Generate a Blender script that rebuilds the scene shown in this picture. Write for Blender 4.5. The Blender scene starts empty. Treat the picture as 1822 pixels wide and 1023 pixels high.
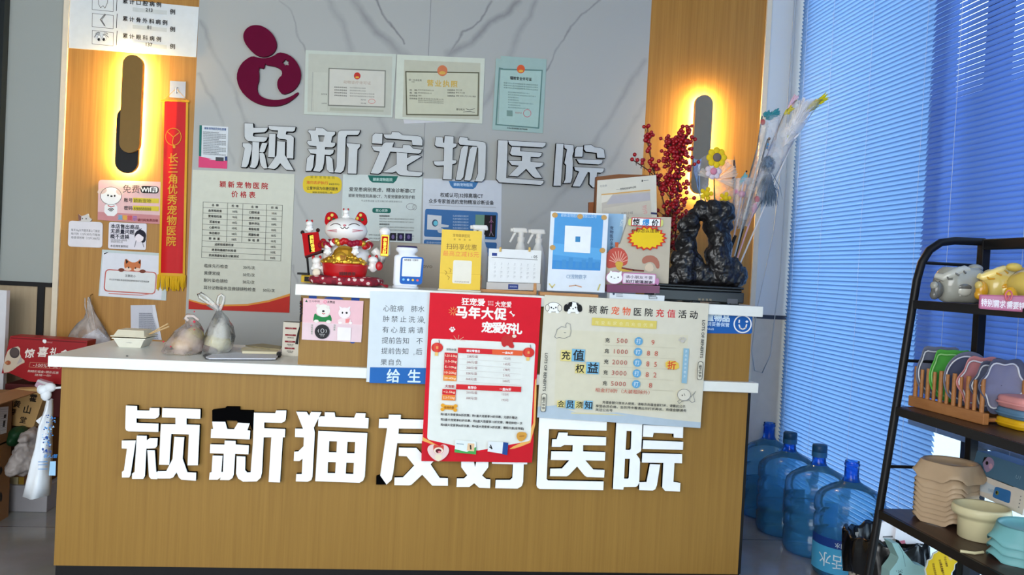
import bpy, bmesh, math, random
from mathutils import Vector, Matrix
from mathutils.geometry import tessellate_polygon
random.seed(7)
S = bpy.context.scene
COL = S.collection

# ------------------------------------------------------------------ camera, world, lights, exposure
IMW, IMH, FPX = 1822.0, 1023.0, 1500.0
CAM = Vector((1.1925, -2.9993, 1.1457))
YAW, PITCH, ROLL = math.radians(6.23), math.radians(-1.17), math.radians(2.98)
_f = Vector((math.sin(YAW)*math.cos(PITCH), math.cos(YAW)*math.cos(PITCH), math.sin(PITCH)))
_r0 = Vector((math.cos(YAW), -math.sin(YAW), 0)); _u0 = _r0.cross(_f)
_r = math.cos(ROLL)*_r0 + math.sin(ROLL)*_u0
_u = -math.sin(ROLL)*_r0 + math.cos(ROLL)*_u0
cd = bpy.data.cameras.new('camera'); cam = bpy.data.objects.new('camera', cd); COL.objects.link(cam)
cd.sensor_fit = 'HORIZONTAL'; cd.sensor_width = 36.0; cd.lens = 36.0*FPX/IMW; cd.clip_start = .05; cd.clip_end = 200
cam.matrix_world = Matrix((( _r.x, _u.x, -_f.x, CAM.x), (_r.y, _u.y, -_f.y, CAM.y), (_r.z, _u.z, -_f.z, CAM.z), (0, 0, 0, 1)))
S.camera = cam

w = bpy.data.worlds.new('world'); S.world = w; w.use_nodes = True
bg = w.node_tree.nodes['Background']; bg.inputs['Color'].default_value = (.62, .80, 1.0, 1); bg.inputs['Strength'].default_value = 1.0
_tc0 = w.node_tree.nodes.new('ShaderNodeTexCoord'); _sx = w.node_tree.nodes.new('ShaderNodeSeparateXYZ'); _cr = w.node_tree.nodes.new('ShaderNodeValToRGB')
_cr.color_ramp.elements[0].position = .02; _cr.color_ramp.elements[0].color = (5.0, 6.2, 7.0, 1)
_cr.color_ramp.elements[1].position = .40; _cr.color_ramp.elements[1].color = (1.25, 1.75, 2.4, 1)
w.node_tree.links.new(_tc0.outputs['Generated'], _sx.inputs[0]); w.node_tree.links.new(_sx.outputs['Z'], _cr.inputs[0]); w.node_tree.links.new(_cr.outputs[0], bg.inputs['Color'])

def area(name, loc, target, sx, sy, power, color):
    l = bpy.data.lights.new(name, 'AREA'); l.shape = 'RECTANGLE'; l.size = sx; l.size_y = sy; l.energy = power; l.color = color
    o = bpy.data.objects.new(name, l); COL.objects.link(o); o.location = loc
    o.rotation_euler = (Vector(target)-Vector(loc)).to_track_quat('-Z', 'Y').to_euler()
    return o
area('shopfront_daylight', (0.2, -4.3, 1.5), (1.3, 0, .7), 4.2, 2.2, 222, (.945, .98, 1.0))
area('ceiling_light', (1.0, -1.9, 2.93), (1.0, -1.9, 0), .9, .9, 4, (1, .95, .88))
area('window_daylight', (5.2, -.1, 2.2), (3.1, -.1, 1.4), 4.2, 3.2, 12, (.66, .80, 1.0))

S.view_settings.view_transform = 'Standard'; S.view_settings.look = 'None'
S.view_settings.gamma = 1; S.view_settings.use_curve_mapping = False
S.view_settings.exposure = 0.0

# ------------------------------------------------------------------ helpers
def ray(px, py): return _f + _r*((px-IMW/2)/FPX) - _u*((py-IMH/2)/FPX)
def on(ax, val, px, py):
    d = ray(px, py); return CAM + d*((val-CAM[ax])/d[ax])
def onY(Y, px, py): return on(1, Y, px, py)
def onX(X, px, py): return on(0, X, px, py)
def onZ(Z, px, py): return on(2, Z, px, py)
def onP(p0, n, px, py):
    d = ray(px, py); return CAM + d*((p0-CAM).dot(n)/d.dot(n))

# reading frames on the photograph: origin x, y and magnification
FR = dict(o=(0, 0, 1), A=(0, 0, 3.933), B=(0, 250, 3.3), C=(0, 500, 2.436), D=(340, 0, 3.197), E=(700, 0, 3.1), F=(330, 290, 3.79),
          G=(520, 290, 4.447), H=(850, 290, 3.935), I=(1100, 140, 2.437), J=(480, 500, 5.113), K=(740, 510, 3.1), L=(940, 510, 3.935),
          M=(1220, 520, 2.033), N=(1480, 420, 2.842), O=(1480, 740, 3.614), P=(1580, 420, 7.306), Q=(1600, 620, 5.685),
          R=(1500, 900, 5.658), T=(1590, 770, 5.384), U=(0, 580, 5.386), V=(0, 750, 4.873), X=(100, 520, 7.868), Y=(280, 520, 6.507))
def fp(fr, x, y):
    a = FR[fr]; return a[0]+x/a[2], a[1]+y/a[2]

def lin(c):
    c = c/255.0
    return c/12.92 if c <= .04045 else ((c+.055)/1.055)**2.4
_mats = {}
def M(r, g, b, rough=.55, metal=0.0, var=.06, scale=30, spec=.22, coat=0.0):
    key = (r, g, b, rough, metal, var, scale, spec, coat)
    if key in _mats: return _mats[key]
    m = bpy.data.materials.new('colour_%d_%d_%d' % (r, g, b)); m.use_nodes = True
    nt = m.node_tree; p = nt.nodes['Principled BSDF']
    p.inputs['Roughness'].default_value = rough; p.inputs['Metallic'].default_value = metal
    p.inputs['Specular IOR Level'].default_value = spec; p.inputs['Coat Weight'].default_value = coat
    c = (lin(r), lin(g), lin(b))
    tc = nt.nodes.new('ShaderNodeTexCoord'); nz = nt.nodes.new('ShaderNodeTexNoise'); nz.inputs['Scale'].default_value = scale
    nt.links.new(tc.outputs['Object'], nz.inputs['Vector'])
    mx = nt.nodes.new('ShaderNodeMix'); mx.data_type = 'RGBA'
    mx.inputs['A'].default_value = (*[x*(1-var) for x in c], 1); mx.inputs['B'].default_value = (*[min(1, x*(1+var)) for x in c], 1)
    nt.links.new(nz.outputs['Fac'], mx.inputs['Factor']); nt.links.new(mx.outputs['Result'], p.inputs['Base Color'])
    _mats[key] = m
    return m

def newmat(name):
    m = bpy.data.materials.new(name); m.use_nodes = True; nt = m.node_tree
    for n in list(nt.nodes):
        if n.type != 'OUTPUT_MATERIAL': nt.nodes.remove(n)
    return m, nt, nt.nodes['Material Output']

def film(name, rgb, clear=.6, white=.25, rough=.15, tint=None):
    """thin plastic: part clear, part translucent white, part shine"""
    m, nt, out = newmat(name); N = nt.nodes.new; L = nt.links.new
    t = N('ShaderNodeBsdfTransparent'); tc = tint or (252, 252, 252); t.inputs[0].default_value = (*[lin(x) for x in tc], 1)
    d = N('ShaderNodeBsdfDiffuse'); d.inputs[0].default_value = (*[lin(x) for x in rgb], 1)
    tl = N('ShaderNodeBsdfTranslucent'); tl.inputs[0].default_value = (*[lin(x) for x in rgb], 1)
    g = N('ShaderNodeBsdfGlossy'); g.inputs['Roughness'].default_value = rough
    dt = N('ShaderNodeMixShader'); dt.inputs[0].default_value = .25; L(d.outputs[0], dt.inputs[1]); L(tl.outputs[0], dt.inputs[2])
    nz = N('ShaderNodeTexNoise'); nz.inputs['Scale'].default_value = 18; nz.inputs['Detail'].default_value = 4
    tcn = N('ShaderNodeTexCoord'); L(tcn.outputs['Object'], nz.inputs['Vector'])
    mr = N('ShaderNodeMapRange'); L(nz.outputs['Fac'], mr.inputs[0]); mr.inputs[1].default_value = .35; mr.inputs[2].default_value = .65
    mr.inputs[3].default_value = max(0, 1-clear-.18); mr.inputs[4].default_value = min(1, 1-clear+.18)
    a = N('ShaderNodeMixShader'); L(mr.outputs[0], a.inputs[0]); L(t.outputs[0], a.inputs[1]); L(dt.outputs[0], a.inputs[2])
    fr = N('ShaderNodeFresnel'); fr.inputs[0].default_value = 1.35
    b = N('ShaderNodeMixShader'); L(fr.outputs[0], b.inputs[0]); L(a.outputs[0], b.inputs[1]); L(g.outputs[0], b.inputs[2])
    L(b.outputs[0], out.inputs[0]); return m

def emit(name, rgb, strength):
    m, nt, out = newmat(name); e = nt.nodes.new('ShaderNodeEmission')
    e.inputs[0].default_value = (*[lin(x) for x in rgb], 1); e.inputs[1].default_value = strength
    nt.links.new(e.outputs[0], out.inputs[0]); return m

def wood(name, c1, c2, sx, sz, rough=.45, axis='Z'):
    """veneer with long fine grain"""
    m = bpy.data.materials.new(name); m.use_nodes = True; nt = m.node_tree; p = nt.nodes['Principled BSDF']; N = nt.nodes.new; L = nt.links.new
    p.inputs['Roughness'].default_value = rough; p.inputs['Specular IOR Level'].default_value = .3
    tc = N('ShaderNodeTexCoord'); mp = N('ShaderNodeMapping'); L(tc.outputs['Object'], mp.inputs[0])
    mp.inputs['Scale'].default_value = {'Z': (sx, sx, sz), 'Y': (sx, sz, sx), 'X': (sz, sx, sx)}[axis]
    n = N('ShaderNodeTexNoise'); n.inputs['Scale'].default_value = 1; n.inputs['Detail'].default_value = 6; n.inputs['Roughness'].default_value = .7
    L(mp.outputs[0], n.inputs['Vector'])
    r = N('ShaderNodeValToRGB'); r.color_ramp.elements[0].position = .3; r.color_ramp.elements[1].position = .7
    r.color_ramp.elements[0].color = (*[lin(x) for x in c1], 1); r.color_ramp.elements[1].color = (*[lin(x) for x in c2], 1)
    L(n.outputs['Fac'], r.inputs[0]); L(r.outputs[0], p.inputs['Base Color']); return m

# ---- mesh builder
def chaikin(poly, it=1):
    for _ in range(it):
        q = []
        for i in range(len(poly)):
            a, b = poly[i], poly[(i+1) % len(poly)]
            q.append((a[0]*.75+b[0]*.25, a[1]*.75+b[1]*.25)); q.append((a[0]*.25+b[0]*.75, a[1]*.25+b[1]*.75))
        poly = q
    return poly

class MB:
    def __init__(s): s.v = []; s.f = []; s.mi = []; s.sm = []; s.mats = []
    def mid(s, m):
        if m not in s.mats: s.mats.append(m)
        return s.mats.index(m)
    def add(s, verts, faces, m, smooth=False):
        b = len(s.v); k = s.mid(m); s.v.extend([Vector(v) for v in verts])
        for f in faces: s.f.append([b+i for i in f]); s.mi.append(k); s.sm.append(smooth)
        return s
    def bm(s, b, m, smooth=True):
        b.verts.ensure_lookup_table()
        s.add([v.co.copy() for v in b.verts], [[v.index for v in f.verts] for f in b.faces], m, smooth); b.free(); return s
    def box(s, lo, hi, m, bevel=0.0, mat=None, seg=2):
        b = bmesh.new(); bmesh.ops.create_cube(b, size=1)
        lo = Vector(lo); hi = Vector(hi)
        for v in b.verts: v.co = Vector([lo[i]+(v.co[i]+.5)*(hi[i]-lo[i]) for i in range(3)])
        if bevel: bmesh.ops.bevel(b, geom=b.edges[:], offset=bevel, segments=seg, affect='EDGES', profile=.5)
        if mat: bmesh.ops.transform(b, matrix=mat, verts=b.verts[:])
        b.verts.index_update(); return s.bm(b, m, bevel > 0 and seg > 2)
    def obox(s, c, ex, ey, ez, m, bevel=0.0):
        """box from centre and three half-extent vectors"""
        c, ex, ey, ez = Vector(c), Vector(ex), Vector(ey), Vector(ez)
        mt = Matrix(((ex.x, ey.x, ez.x, c.x), (ex.y, ey.y, ez.y, c.y), (ex.z, ey.z, ez.z, c.z), (0, 0, 0, 1)))
        b = bmesh.new(); bmesh.ops.create_cube(b, size=2); bmesh.ops.transform(b, matrix=mt, verts=b.verts[:])
        if bevel: bmesh.ops.bevel(b, geom=b.edges[:], offset=bevel, segments=2, affect='EDGES', profile=.5)
        b.verts.index_update(); return s.bm(b, m, False)
    def ball(s, c, r, m, rot=None, seg=20, ring=12):
        if not hasattr(r, '__len__'): r = (r, r, r)
        b = bmesh.new(); bmesh.ops.create_uvsphere(b, u_segments=seg, v_segments=ring, radius=1)
        mt = Matrix.Translation(Vector(c)) @ (rot.to_4x4() if rot else Matrix()) @ Matrix.Diagonal((*r, 1))
        bmesh.ops.transform(b, matrix=mt, verts=b.verts[:]); b.verts.index_update(); return s.bm(b, m)
    def lathe(s, c, prof, m, seg=32, axis=(0, 0, 1), sx=1.0, sy=1.0, cap=True, fn=None):
        """prof: list of (radius, height); fn(angle, t) scales the radius"""
        q = Vector((0, 0, 1)).rotation_difference(Vector(axis)); c = Vector(c); vs = []; n = len(prof)
        for j, (r, h) in enumerate(prof):
            for i in range(seg):
                a = 2*math.pi*i/seg; k = r*(fn(a, j) if fn else 1)
                vs.append(c+q @ Vector((math.cos(a)*k*sx, math.sin(a)*k*sy, h)))
        fs = []
        for j in range(n-1):
            for i in range(seg):
                i2 = (i+1) % seg; fs.append([j*seg+i, j*seg+i2, (j+1)*seg+i2, (j+1)*seg+i])
        s.add(vs, fs, m, True)
        if cap:
            for j, fl in ((0, True), (n-1, False)):
                if prof[j][0] > 1e-5:
                    lp = [vs[j*seg+i] for i in range(seg)]
                    s.add(lp, [list(range(seg))[::-1] if fl else list(range(seg))], m, False)
        return s
    def tube(s, pts, r, m, seg=8, cap=True):
        pts = [Vector(p) for p in pts]; n = len(pts); rr = r if hasattr(r, '__len__') else [r]*n; vs = []; up = None
        for i, p in enumerate(pts):
            t = (pts[min(i+1, n-1)]-pts[max(i-1, 0)]).normalized()
            if up is None:
                up = Vector((0, 0, 1)) if abs(t.z) < .9 else Vector((1, 0, 0))
            a = t.cross(up).normalized(); b = a.cross(t).normalized(); up = b
            for k in range(seg):
                an = 2*math.pi*k/seg; vs.append(p+(a*math.cos(an)+b*math.sin(an))*rr[i])
        fs = [[i*seg+k, i*seg+(k+1) % seg, (i+1)*seg+(k+1) % seg, (i+1)*seg+k] for i in range(n-1) for k in range(seg)]
        s.add(vs, fs, m, True)
        if cap: s.add(vs[:seg], [list(range(seg))[::-1]], m); s.add(vs[-seg:], [list(range(seg))], m)
        return s
    def prism(s, loops, off, m, back=False):
        """loops: world-space outline and holes (lists of Vector) extruded by the vector off; the front cap is at the outline"""
        loops = [[Vector(p) for p in l] for l in loops]; off = Vector(off)
        flat = [p for l in loops for p in l]
        tris = tessellate_polygon(loops)
        s.add(flat, [list(t) for t in tris], m)
        if off.length > 0:
            if back: s.add([p+off for p in flat], [list(t) for t in tris], m)
            for l in loops:
                n = len(l); s.add(l+[p+off for p in l], [[i, (i+1) % n, n+(i+1) % n, n+i] for i in range(n)], m)
        return s
    def sheet(s, grid, m, smooth=True):
        """grid: rows of points"""
        nr, nc = len(grid), len(grid[0])
        return s.add([p for r in grid for p in r], [[j*nc+i, j*nc+i+1, (j+1)*nc+i+1, (j+1)*nc+i] for j in range(nr-1) for i in range(nc-1)], m, smooth)
    def bbox(s):
        return (Vector([min(v[i] for v in s.v) for i in range(3)]), Vector([max(v[i] for v in s.v) for i in range(3)]))
    def mesh(s, name, loc=Vector()):
        me = bpy.data.meshes.new(name); me.from_pydata([v-loc for v in s.v], [], s.f); me.update()
        for m in s.mats: me.materials.append(m)
        me.polygons.foreach_set('material_index', s.mi); me.polygons.foreach_set('use_smooth', s.sm)
        return me

def props(o, label=None, cat=None, group=None, kind=None):
    if label: o['label'] = label
    if cat: o['category'] = cat
    if group: o['group'] = group
    if kind: o['kind'] = kind
def base_of(lo, hi): return Vector(((lo.x+hi.x)/2, (lo.y+hi.y)/2, lo.z))
def single(name, mb, label, cat, group=None, kind=None):
    loc = base_of(*mb.bbox()); o = bpy.data.objects.new(name, mb.mesh(name, loc)); COL.objects.link(o); o.location = loc
    props(o, label, cat, group, kind); return o
def struct(name, mb, label=None): return single(name, mb, label, None, None, 'structure')
class Thing:
    def __init__(s, name, label, cat, group=None, kind=None):
        s.root = bpy.data.objects.new(name, None); COL.objects.link(s.root); s.root.empty_display_size = .05
        props(s.root, label, cat, group, kind); s.items = []
    def part(s, name, mb, parent=None, label=None, kind=None):
        s.items.append([name, mb, parent, label, kind, None]); return len(s.items)-1
    def done(s):
        bbs = [it[1].bbox() for it in s.items]
        lo = Vector([min(b[0][i] for b in bbs) for i in range(3)]); hi = Vector([max(b[1][i] for b in bbs) for i in range(3)])
        loc = base_of(lo, hi); s.root.location = loc
        for it in s.items:
            o = bpy.data.objects.new(it[0], it[1].mesh(it[0], loc)); COL.objects.link(o); it[5] = o
            o.parent = s.root if it[2] is None else s.items[it[2]][5]
            if it[3]: o['label'] = it[3]
            if it[4]: o['kind'] = it[4]
        return s.root
def copy_tree(o, parent=None):
    c = o.copy(); COL.objects.link(c)
    if parent: c.parent = parent
    for ch in [x for x in S.objects if x.parent == o]: copy_tree(ch, c)
    return c

# ---- writing
_tc = {}
def glyphs(text, bold=0.0):
    k = (text, bold)
    if k not in _tc:
        c = bpy.data.curves.new('t', 'FONT'); c.body = text; c.size = 1; c.resolution_u = 2; c.fill_mode = 'FRONT'
        o = bpy.data.objects.new('t', c); COL.objects.link(o); bpy.context.view_layer.update()
        me = o.to_mesh(); vs = [(v.co.x, v.co.y) for v in me.vertices]; fs = [list(p.vertices) for p in me.polygons]
        o.to_mesh_clear(); bpy.data.objects.remove(o); bpy.data.curves.remove(c)
        if bold >= .01 and vs:
            n, bv, bf = len(vs), [], []
            for q, (dx, dy) in enumerate(((-bold, 0), (bold, 0), (0, bold), (0, -bold))):
                bv += [(x+dx, y+dy) for x, y in vs]; bf += [[i+q*n for i in f] for f in fs]
            vs, fs = bv, bf
        _tc[k] = (vs, fs)
    return _tc[k]

class Panel:
    """a printed sheet lying in a real plane; marks are drawn on it in reading-frame coordinates along the sheet's own edges"""
    LAY = .00016
    def __init__(s, fr, corners, plane, thick=.002, base=None, p0=None, n=None, round_=0, edge=None):
        s.fr = fr; s.n = Vector(n).normalized() if n else Vector((0, -1, 0)); s.p0 = Vector(p0) if p0 else Vector((0, plane, 0))
        s.mb = MB(); s.lay = 0; s.c = corners
        ex = Vector((corners[1][0]-corners[0][0], corners[1][1]-corners[0][1])); s.ex = ex.normalized()
        ey = Vector((corners[-1][0]-corners[0][0], corners[-1][1]-corners[0][1])); s.ey = ey.normalized()
        if base:
            pts = chaikin([tuple(c) for c in corners], 0)
            if round_: pts = s.rounded(corners, round_)
            s.base = pts
            s.mb.prism([[s.w(x, y) for x, y in pts]], -s.n*thick, base, True)
    def rounded(s, c, r):
        out = []; n = len(c)
        for i in range(n):
            p = Vector(c[i]); a = (Vector(c[i-1])-p).normalized(); b = (Vector(c[(i+1) % n])-p).normalized()
            for k in range(5):
                t = k/4; q = p + a*r*(1-t)**2 + b*r*t**2
                out.append((q.x, q.y))
        return out
    def w(s, x, y, lay=0): return onP(s.p0, s.n, *fp(s.fr, x, y)) + s.n*lay*s.LAY
    def loc(s, x, y, a, b): return (x+s.ex.x*a+s.ey.x*b, y+s.ex.y*a+s.ey.y*b)
    def poly(s, pts, m, smooth=0, holes=()):
        s.lay += 1
        if smooth: pts = chaikin(pts, smooth)
        s.mb.prism([[s.w(x, y, s.lay) for x, y in l] for l in [pts]+list(holes)], (0, 0, 0), m); return s
    def rect(s, x, y, w_, h, m, r=0):
        c = [s.loc(x, y, 0, 0), s.loc(x, y, w_, 0), s.loc(x, y, w_, h), s.loc(x, y, 0, h)]
        return s.poly(s.rounded(c, r) if r else c, m)
    def frame(s, x, y, w_, h, t, m):
        s.lay += 1
        for a in ((0, 0, w_, t), (0, h-t, w_, t), (0, 0, t, h), (w_-t, 0, t, h)):
            c = [s.loc(x, y, a[0], a[1]), s.loc(x, y, a[0]+a[2], a[1]), s.loc(x, y, a[0]+a[2], a[1]+a[3]), s.loc(x, y, a[0], a[1]+a[3])]
            s.mb.prism([[s.w(q[0], q[1], s.lay) for q in c]], (0, 0, 0), m)
        return s
    def ell(s, x, y, rx, ry, m, rot=0, n=24):
        pts = []
        for i in range(n):
            a = 2*math.pi*i/n; p, q = math.cos(a)*rx, math.sin(a)*ry
            pts.append((x+p*math.cos(rot)-q*math.sin(rot), y+p*math.sin(rot)+q*math.cos(rot)))
        return s.poly(pts, m)
    def ring(s, x, y, rx, ry, t, m, n=28):
        o = [(x+math.cos(2*math.pi*i/n)*rx, y+math.sin(2*math.pi*i/n)*ry) for i in range(n)]
        i_ = [(x+math.cos(2*math.pi*i/n)*(rx-t), y+math.sin(2*math.pi*i/n)*(ry-t)) for i in range(n)]
        return s.poly(o, m, holes=[i_])
    def line(s, pts, t, m):
        s.lay += 1
        for a, b in zip(pts, pts[1:]):
            d = Vector((b[0]-a[0], b[1]-a[1])); L = d.length
            if L < 1e-6: continue
            d /= L; nn = Vector((-d.y, d.x))*t/2; e = d*t*.3
            q = [(a[0]-e.x+nn.x, a[1]-e.y+nn.y), (b[0]+e.x+nn.x, b[1]+e.y+nn.y), (b[0]+e.x-nn.x, b[1]+e.y-nn.y), (a[0]-e.x-nn.x, a[1]-e.y-nn.y)]
            s.mb.add([s.w(x, y, s.lay) for x, y in q], [[0, 1, 2, 3]], m)
        return s
    def t(s, text, x, y, h, m, al='c', b=0.0, wide=1.0, width=None, rot=0, gap=0.0, up=.5):
        """writing with han height h centred on y; al c, l or r; width stretches the line to that length"""
        if gap: text = text
        vs, fs = glyphs(text, b)
        if not vs: return s
        k = h/.92; xs = [v[0] for v in vs]; x0, x1 = min(xs), max(xs)
        kx = k*wide if width is None else width/(x1-x0)
        ax = {'c': (x0+x1)/2, 'l': x0, 'r': x1}[al]
        ca, sa = math.cos(rot), math.sin(rot); out = []
        for vx, vy in vs:
            a, bb = (vx-ax)*kx, -(vy-.375)*k
            a, bb = a*ca-bb*sa, a*sa+bb*ca
            q = s.loc(x, y, a, bb); out.append(s.w(q[0], q[1], s.lay+up))
        if b >= .01:
            nq = len(out)//4; out = [v+s.n*(i//nq)*s.LAY*.22 for i, v in enumerate(out)]
        s.mb.add(out, fs, m); return s
    def tspread(s, text, x0, x1, y, h, m, b=0.0):
        """single characters spread evenly between x0 and x1 (along the sheet)"""
        n = len(text); L = (x1-x0)
        for i, ch in enumerate(text):
            if ch == ' ': continue
            d = L*i/(n-1) if n > 1 else 0
            q = s.loc(x0, y, d, 0); s.t(ch, q[0], q[1], h, m, 'c', b)
        return s
    def vtext(s, text, x, y, step, h, m, b=0.0):
        for i, ch in enumerate(text):
            q = s.loc(x, y, 0, step*i); s.t(ch, q[0], q[1], h, m, 'c', b)
        return s
    def finish(s, name, label, cat, group=None): return single(name, s.mb, label, cat, group)

class At:
    """reading frame on a vertical plane at depth Y: points and lengths"""
    def __init__(s, fr, Y):
        s.fr = fr; s.Y = Y; a = s.p(0, 0); b = s.p(100, 0); s.k = (b-a).length/100
    def p(s, x, y, dy=0.0):
        return onY(s.Y, *fp(s.fr, x, y)) + Vector((0, dy, 0))
BLACK = M(16, 16, 18, .5); INK = M(38, 38, 40, .7); WHITE = M(238, 240, 240, .5); GREY = M(120, 122, 125, .6); RED = M(196, 22, 30, .5)
# ------------------------------------------------------------------ the setting
WY, XW, CEIL = 1.15, 3.075, 3.0
def marble():
    m = bpy.data.materials.new('marble'); m.use_nodes = True; nt = m.node_tree; p = nt.nodes['Principled BSDF']; N = nt.nodes.new; L = nt.links.new
    p.inputs['Roughness'].default_value = .35; p.inputs['Specular IOR Level'].default_value = .25
    g = N('ShaderNodeNewGeometry'); nz = N('ShaderNodeTexNoise'); nz.inputs['Scale'].default_value = 7; nz.inputs['Detail'].default_value = 5
    L(g.outputs['Position'], nz.inputs['Vector'])
    sb = N('ShaderNodeVectorMath'); sb.operation = 'SUBTRACT'; sb.inputs[1].default_value = (.5, .5, .5); L(nz.outputs['Color'], sb.inputs[0])
    sc = N('ShaderNodeVectorMath'); sc.operation = 'MULTIPLY'; sc.inputs[1].default_value = (.07, 0, .07); L(sb.outputs[0], sc.inputs[0])
    ad = N('ShaderNodeVectorMath'); L(g.outputs['Position'], ad.inputs[0]); L(sc.outputs[0], ad.inputs[1])
    fl = N('ShaderNodeVectorMath'); fl.operation = 'MULTIPLY'; fl.inputs[1].default_value = (1, 0, 1); L(ad.outputs[0], fl.inputs[0])
    veins = [([(500, 0), (515, 22), (534, 69), (552, 110)], .007, .55), ([(588, 0), (606, 38), (615, 72), (640, 130), (690, 240), (712, 330)], .026, .3),
             ([(631, 0), (653, 34), (684, 72), (735, 110)], .03, .5), ([(668, 0), (687, 34), (720, 80)], .008, .7),
             ([(874, 0), (855, 35), (823, 55), (797, 97)], .009, .6), ([(922, 0), (900, 26), (874, 42), (839, 74), (797, 97)], .028, .5),
             ([(952, 0), (939, 32), (906, 97), (880, 161), (813, 239), (790, 330)], .026, .34), ([(1071, 0), (1035, 29), (1016, 48), (990, 87), (960, 140)], .008, .7),
             ([(1148, 110), (1103, 174), (1064, 245), (1012, 336), (946, 397)], .022, .3), ([(1145, 187), (1084, 297)], .02, .25),
             ([(356, 38), (387, 103), (418, 163), (440, 216), (520, 330), (560, 420)], .016, .32), ([(352, 131), (387, 200), (415, 294)], .014, .3),
             ([(520, 470), (545, 540)], .008, .5)]
    acc = None
    for pts, wd, st in veins:
        P = [onY(WY, *q) for q in pts]
        for a, b in zip(P, P[1:]):
            ba = Vector((b.x-a.x, 0, b.z-a.z)); l2 = ba.dot(ba)
            pa = N('ShaderNodeVectorMath'); pa.operation = 'SUBTRACT'; pa.inputs[1].default_value = (a.x, 0, a.z); L(fl.outputs[0], pa.inputs[0])
            dt = N('ShaderNodeVectorMath'); dt.operation = 'DOT_PRODUCT'; dt.inputs[1].default_value = ba/l2; L(pa.outputs[0], dt.inputs[0])
            cl = N('ShaderNodeClamp'); L(dt.outputs['Value'], cl.inputs[0])
            sl = N('ShaderNodeVectorMath'); sl.operation = 'SCALE'; sl.inputs[0].default_value = ba; L(cl.outputs[0], sl.inputs['Scale'])
            di = N('ShaderNodeVectorMath'); di.operation = 'DISTANCE'; L(pa.outputs[0], di.inputs[0]); L(sl.outputs[0], di.inputs[1])
            mr = N('ShaderNodeMapRange'); L(di.outputs['Value'], mr.inputs[0])
            mr.inputs[1].default_value = 0; mr.inputs[2].default_value = wd; mr.inputs[3].default_value = st; mr.inputs[4].default_value = 0
            if acc is None: acc = mr.outputs[0]
            else:
                mx = N('ShaderNodeMath'); mx.operation = 'MAXIMUM'; L(acc, mx.inputs[0]); L(mr.outputs[0], mx.inputs[1]); acc = mx.outputs[0]
    n2 = N('ShaderNodeTexNoise'); n2.inputs['Scale'].default_value = 5; n2.inputs['Detail'].default_value = 6; L(g.outputs['Position'], n2.inputs['Vector'])
    r2 = N('ShaderNodeMapRange'); L(n2.outputs['Fac'], r2.inputs[0]); r2.inputs[1].default_value = .3; r2.inputs[2].default_value = .62; r2.inputs[3].default_value = .25; r2.inputs[4].default_value = 1
    ml = N('ShaderNodeMath'); ml.operation = 'MULTIPLY'; L(acc, ml.inputs[0]); L(r2.outputs[0], ml.inputs[1])
    mix = N('ShaderNodeMix'); mix.data_type = 'RGBA'; L(ml.outputs[0], mix.inputs['Factor'])
    mix.inputs['A'].default_value = (lin(172), lin(174), lin(171), 1); mix.inputs['B'].default_value = (lin(88), lin(88), lin(96), 1)
    L(mix.outputs['Result'], p.inputs['Base Color']); return m
MARBLE = marble()
VENEER_W = wood('veneer_wall', (160, 112, 48), (184, 135, 64), 60, 1.2)
VENEER_C = wood('veneer_counter', (136, 101, 43), (153, 116, 53), 75, 1.2)
PLASTER_SHADED = M(156, 161, 157, .7, var=.02, scale=3); CREAM = M(222, 210, 188, .6); WAINS = wood('wainscot', (168, 148, 120), (182, 163, 134), 40, 2)  # left pier's white plaster is darkened, its shade sits in the colour
DARK = M(24, 24, 27, .45); SLAB = M(230, 233, 227, .3, var=.03, scale=60)
XM0, XM1, XR1 = .092, 2.272, 2.868
b = MB(); b.box((XM0, WY, 0), (XM1, WY+.12, CEIL), MARBLE)
xs = onY(WY, 762, 100).x; b.box((xs-.0012, WY-.0004, 0), (xs+.0012, WY, CEIL), M(120, 122, 126)); struct('wall_back', b)
b = MB(); b.box((-.486, WY, 0), (XM0, WY+.12, CEIL), VENEER_W); struct('wall_back_left', b)
b = MB(); b.box((XM1, WY, 0), (XR1, WY+.12, CEIL), VENEER_W); struct('wall_back_right', b)
b = MB(); b.box((-.51, WY-.012, 0), (-.486, WY+.1, CEIL), CREAM); struct('trim_1', b)
b = MB(); b.box((XR1, WY-.012, 0), (XR1+.026, WY+.1, CEIL), CREAM); struct('trim_2', b)
b = MB(); b.box((XR1+.026, WY, .985), (XW+.12, WY+.12, CEIL), M(208, 212, 214, .7, var=.02, scale=3)); struct('wall_right_pier', b)  # lighter plaster copy, brightness beside the window put into the colour
b = MB(); b.box((XR1+.026, WY-.004, .965), (XW+.1, WY+.12, .985), M(60, 66, 80)); struct('trim_3', b)
b = MB(); b.box((XR1+.026, WY, 0), (XW+.12, WY+.12, .965), M(205, 196, 182, .5)); struct('baseboard_right', b)
b = MB(); b.box((-.75, WY, .975), (-.51, WY+.12, CEIL), PLASTER_SHADED); struct('wall_left_pier', b)
b = MB(); b.box((-.75, WY-.012, .955), (-.515, WY+.1, .975), BLACK); b.box((-.575, WY-.012, 0), (-.545, WY+.1, .955), BLACK); struct('trim_4', b)
b = MB(); b.box((-.75, WY, 0), (-.575, WY+.1, .955), WAINS); b.box((-.545, WY, 0), (-.51, WY+.1, .955), WAINS); struct('baseboard_left', b)
b = MB(); b.box((-.785, WY-.05, 0), (-.75, WY+.1, CEIL), M(30, 36, 38, .4)); b.box((-.79, WY-.065, 0), (-.77, WY-.05, CEIL), M(70, 78, 80, .3)); struct('trim_5', b)
b = MB(); b.box((-2.3, WY+.05, 0), (-.785, WY+.15, 1.5), M(60, 92, 92)); b.box((-2.3, WY+.05, 1.5), (-.785, WY+.15, CEIL), M(226, 190, 150)); struct('wall_back_doorway', b)
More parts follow.
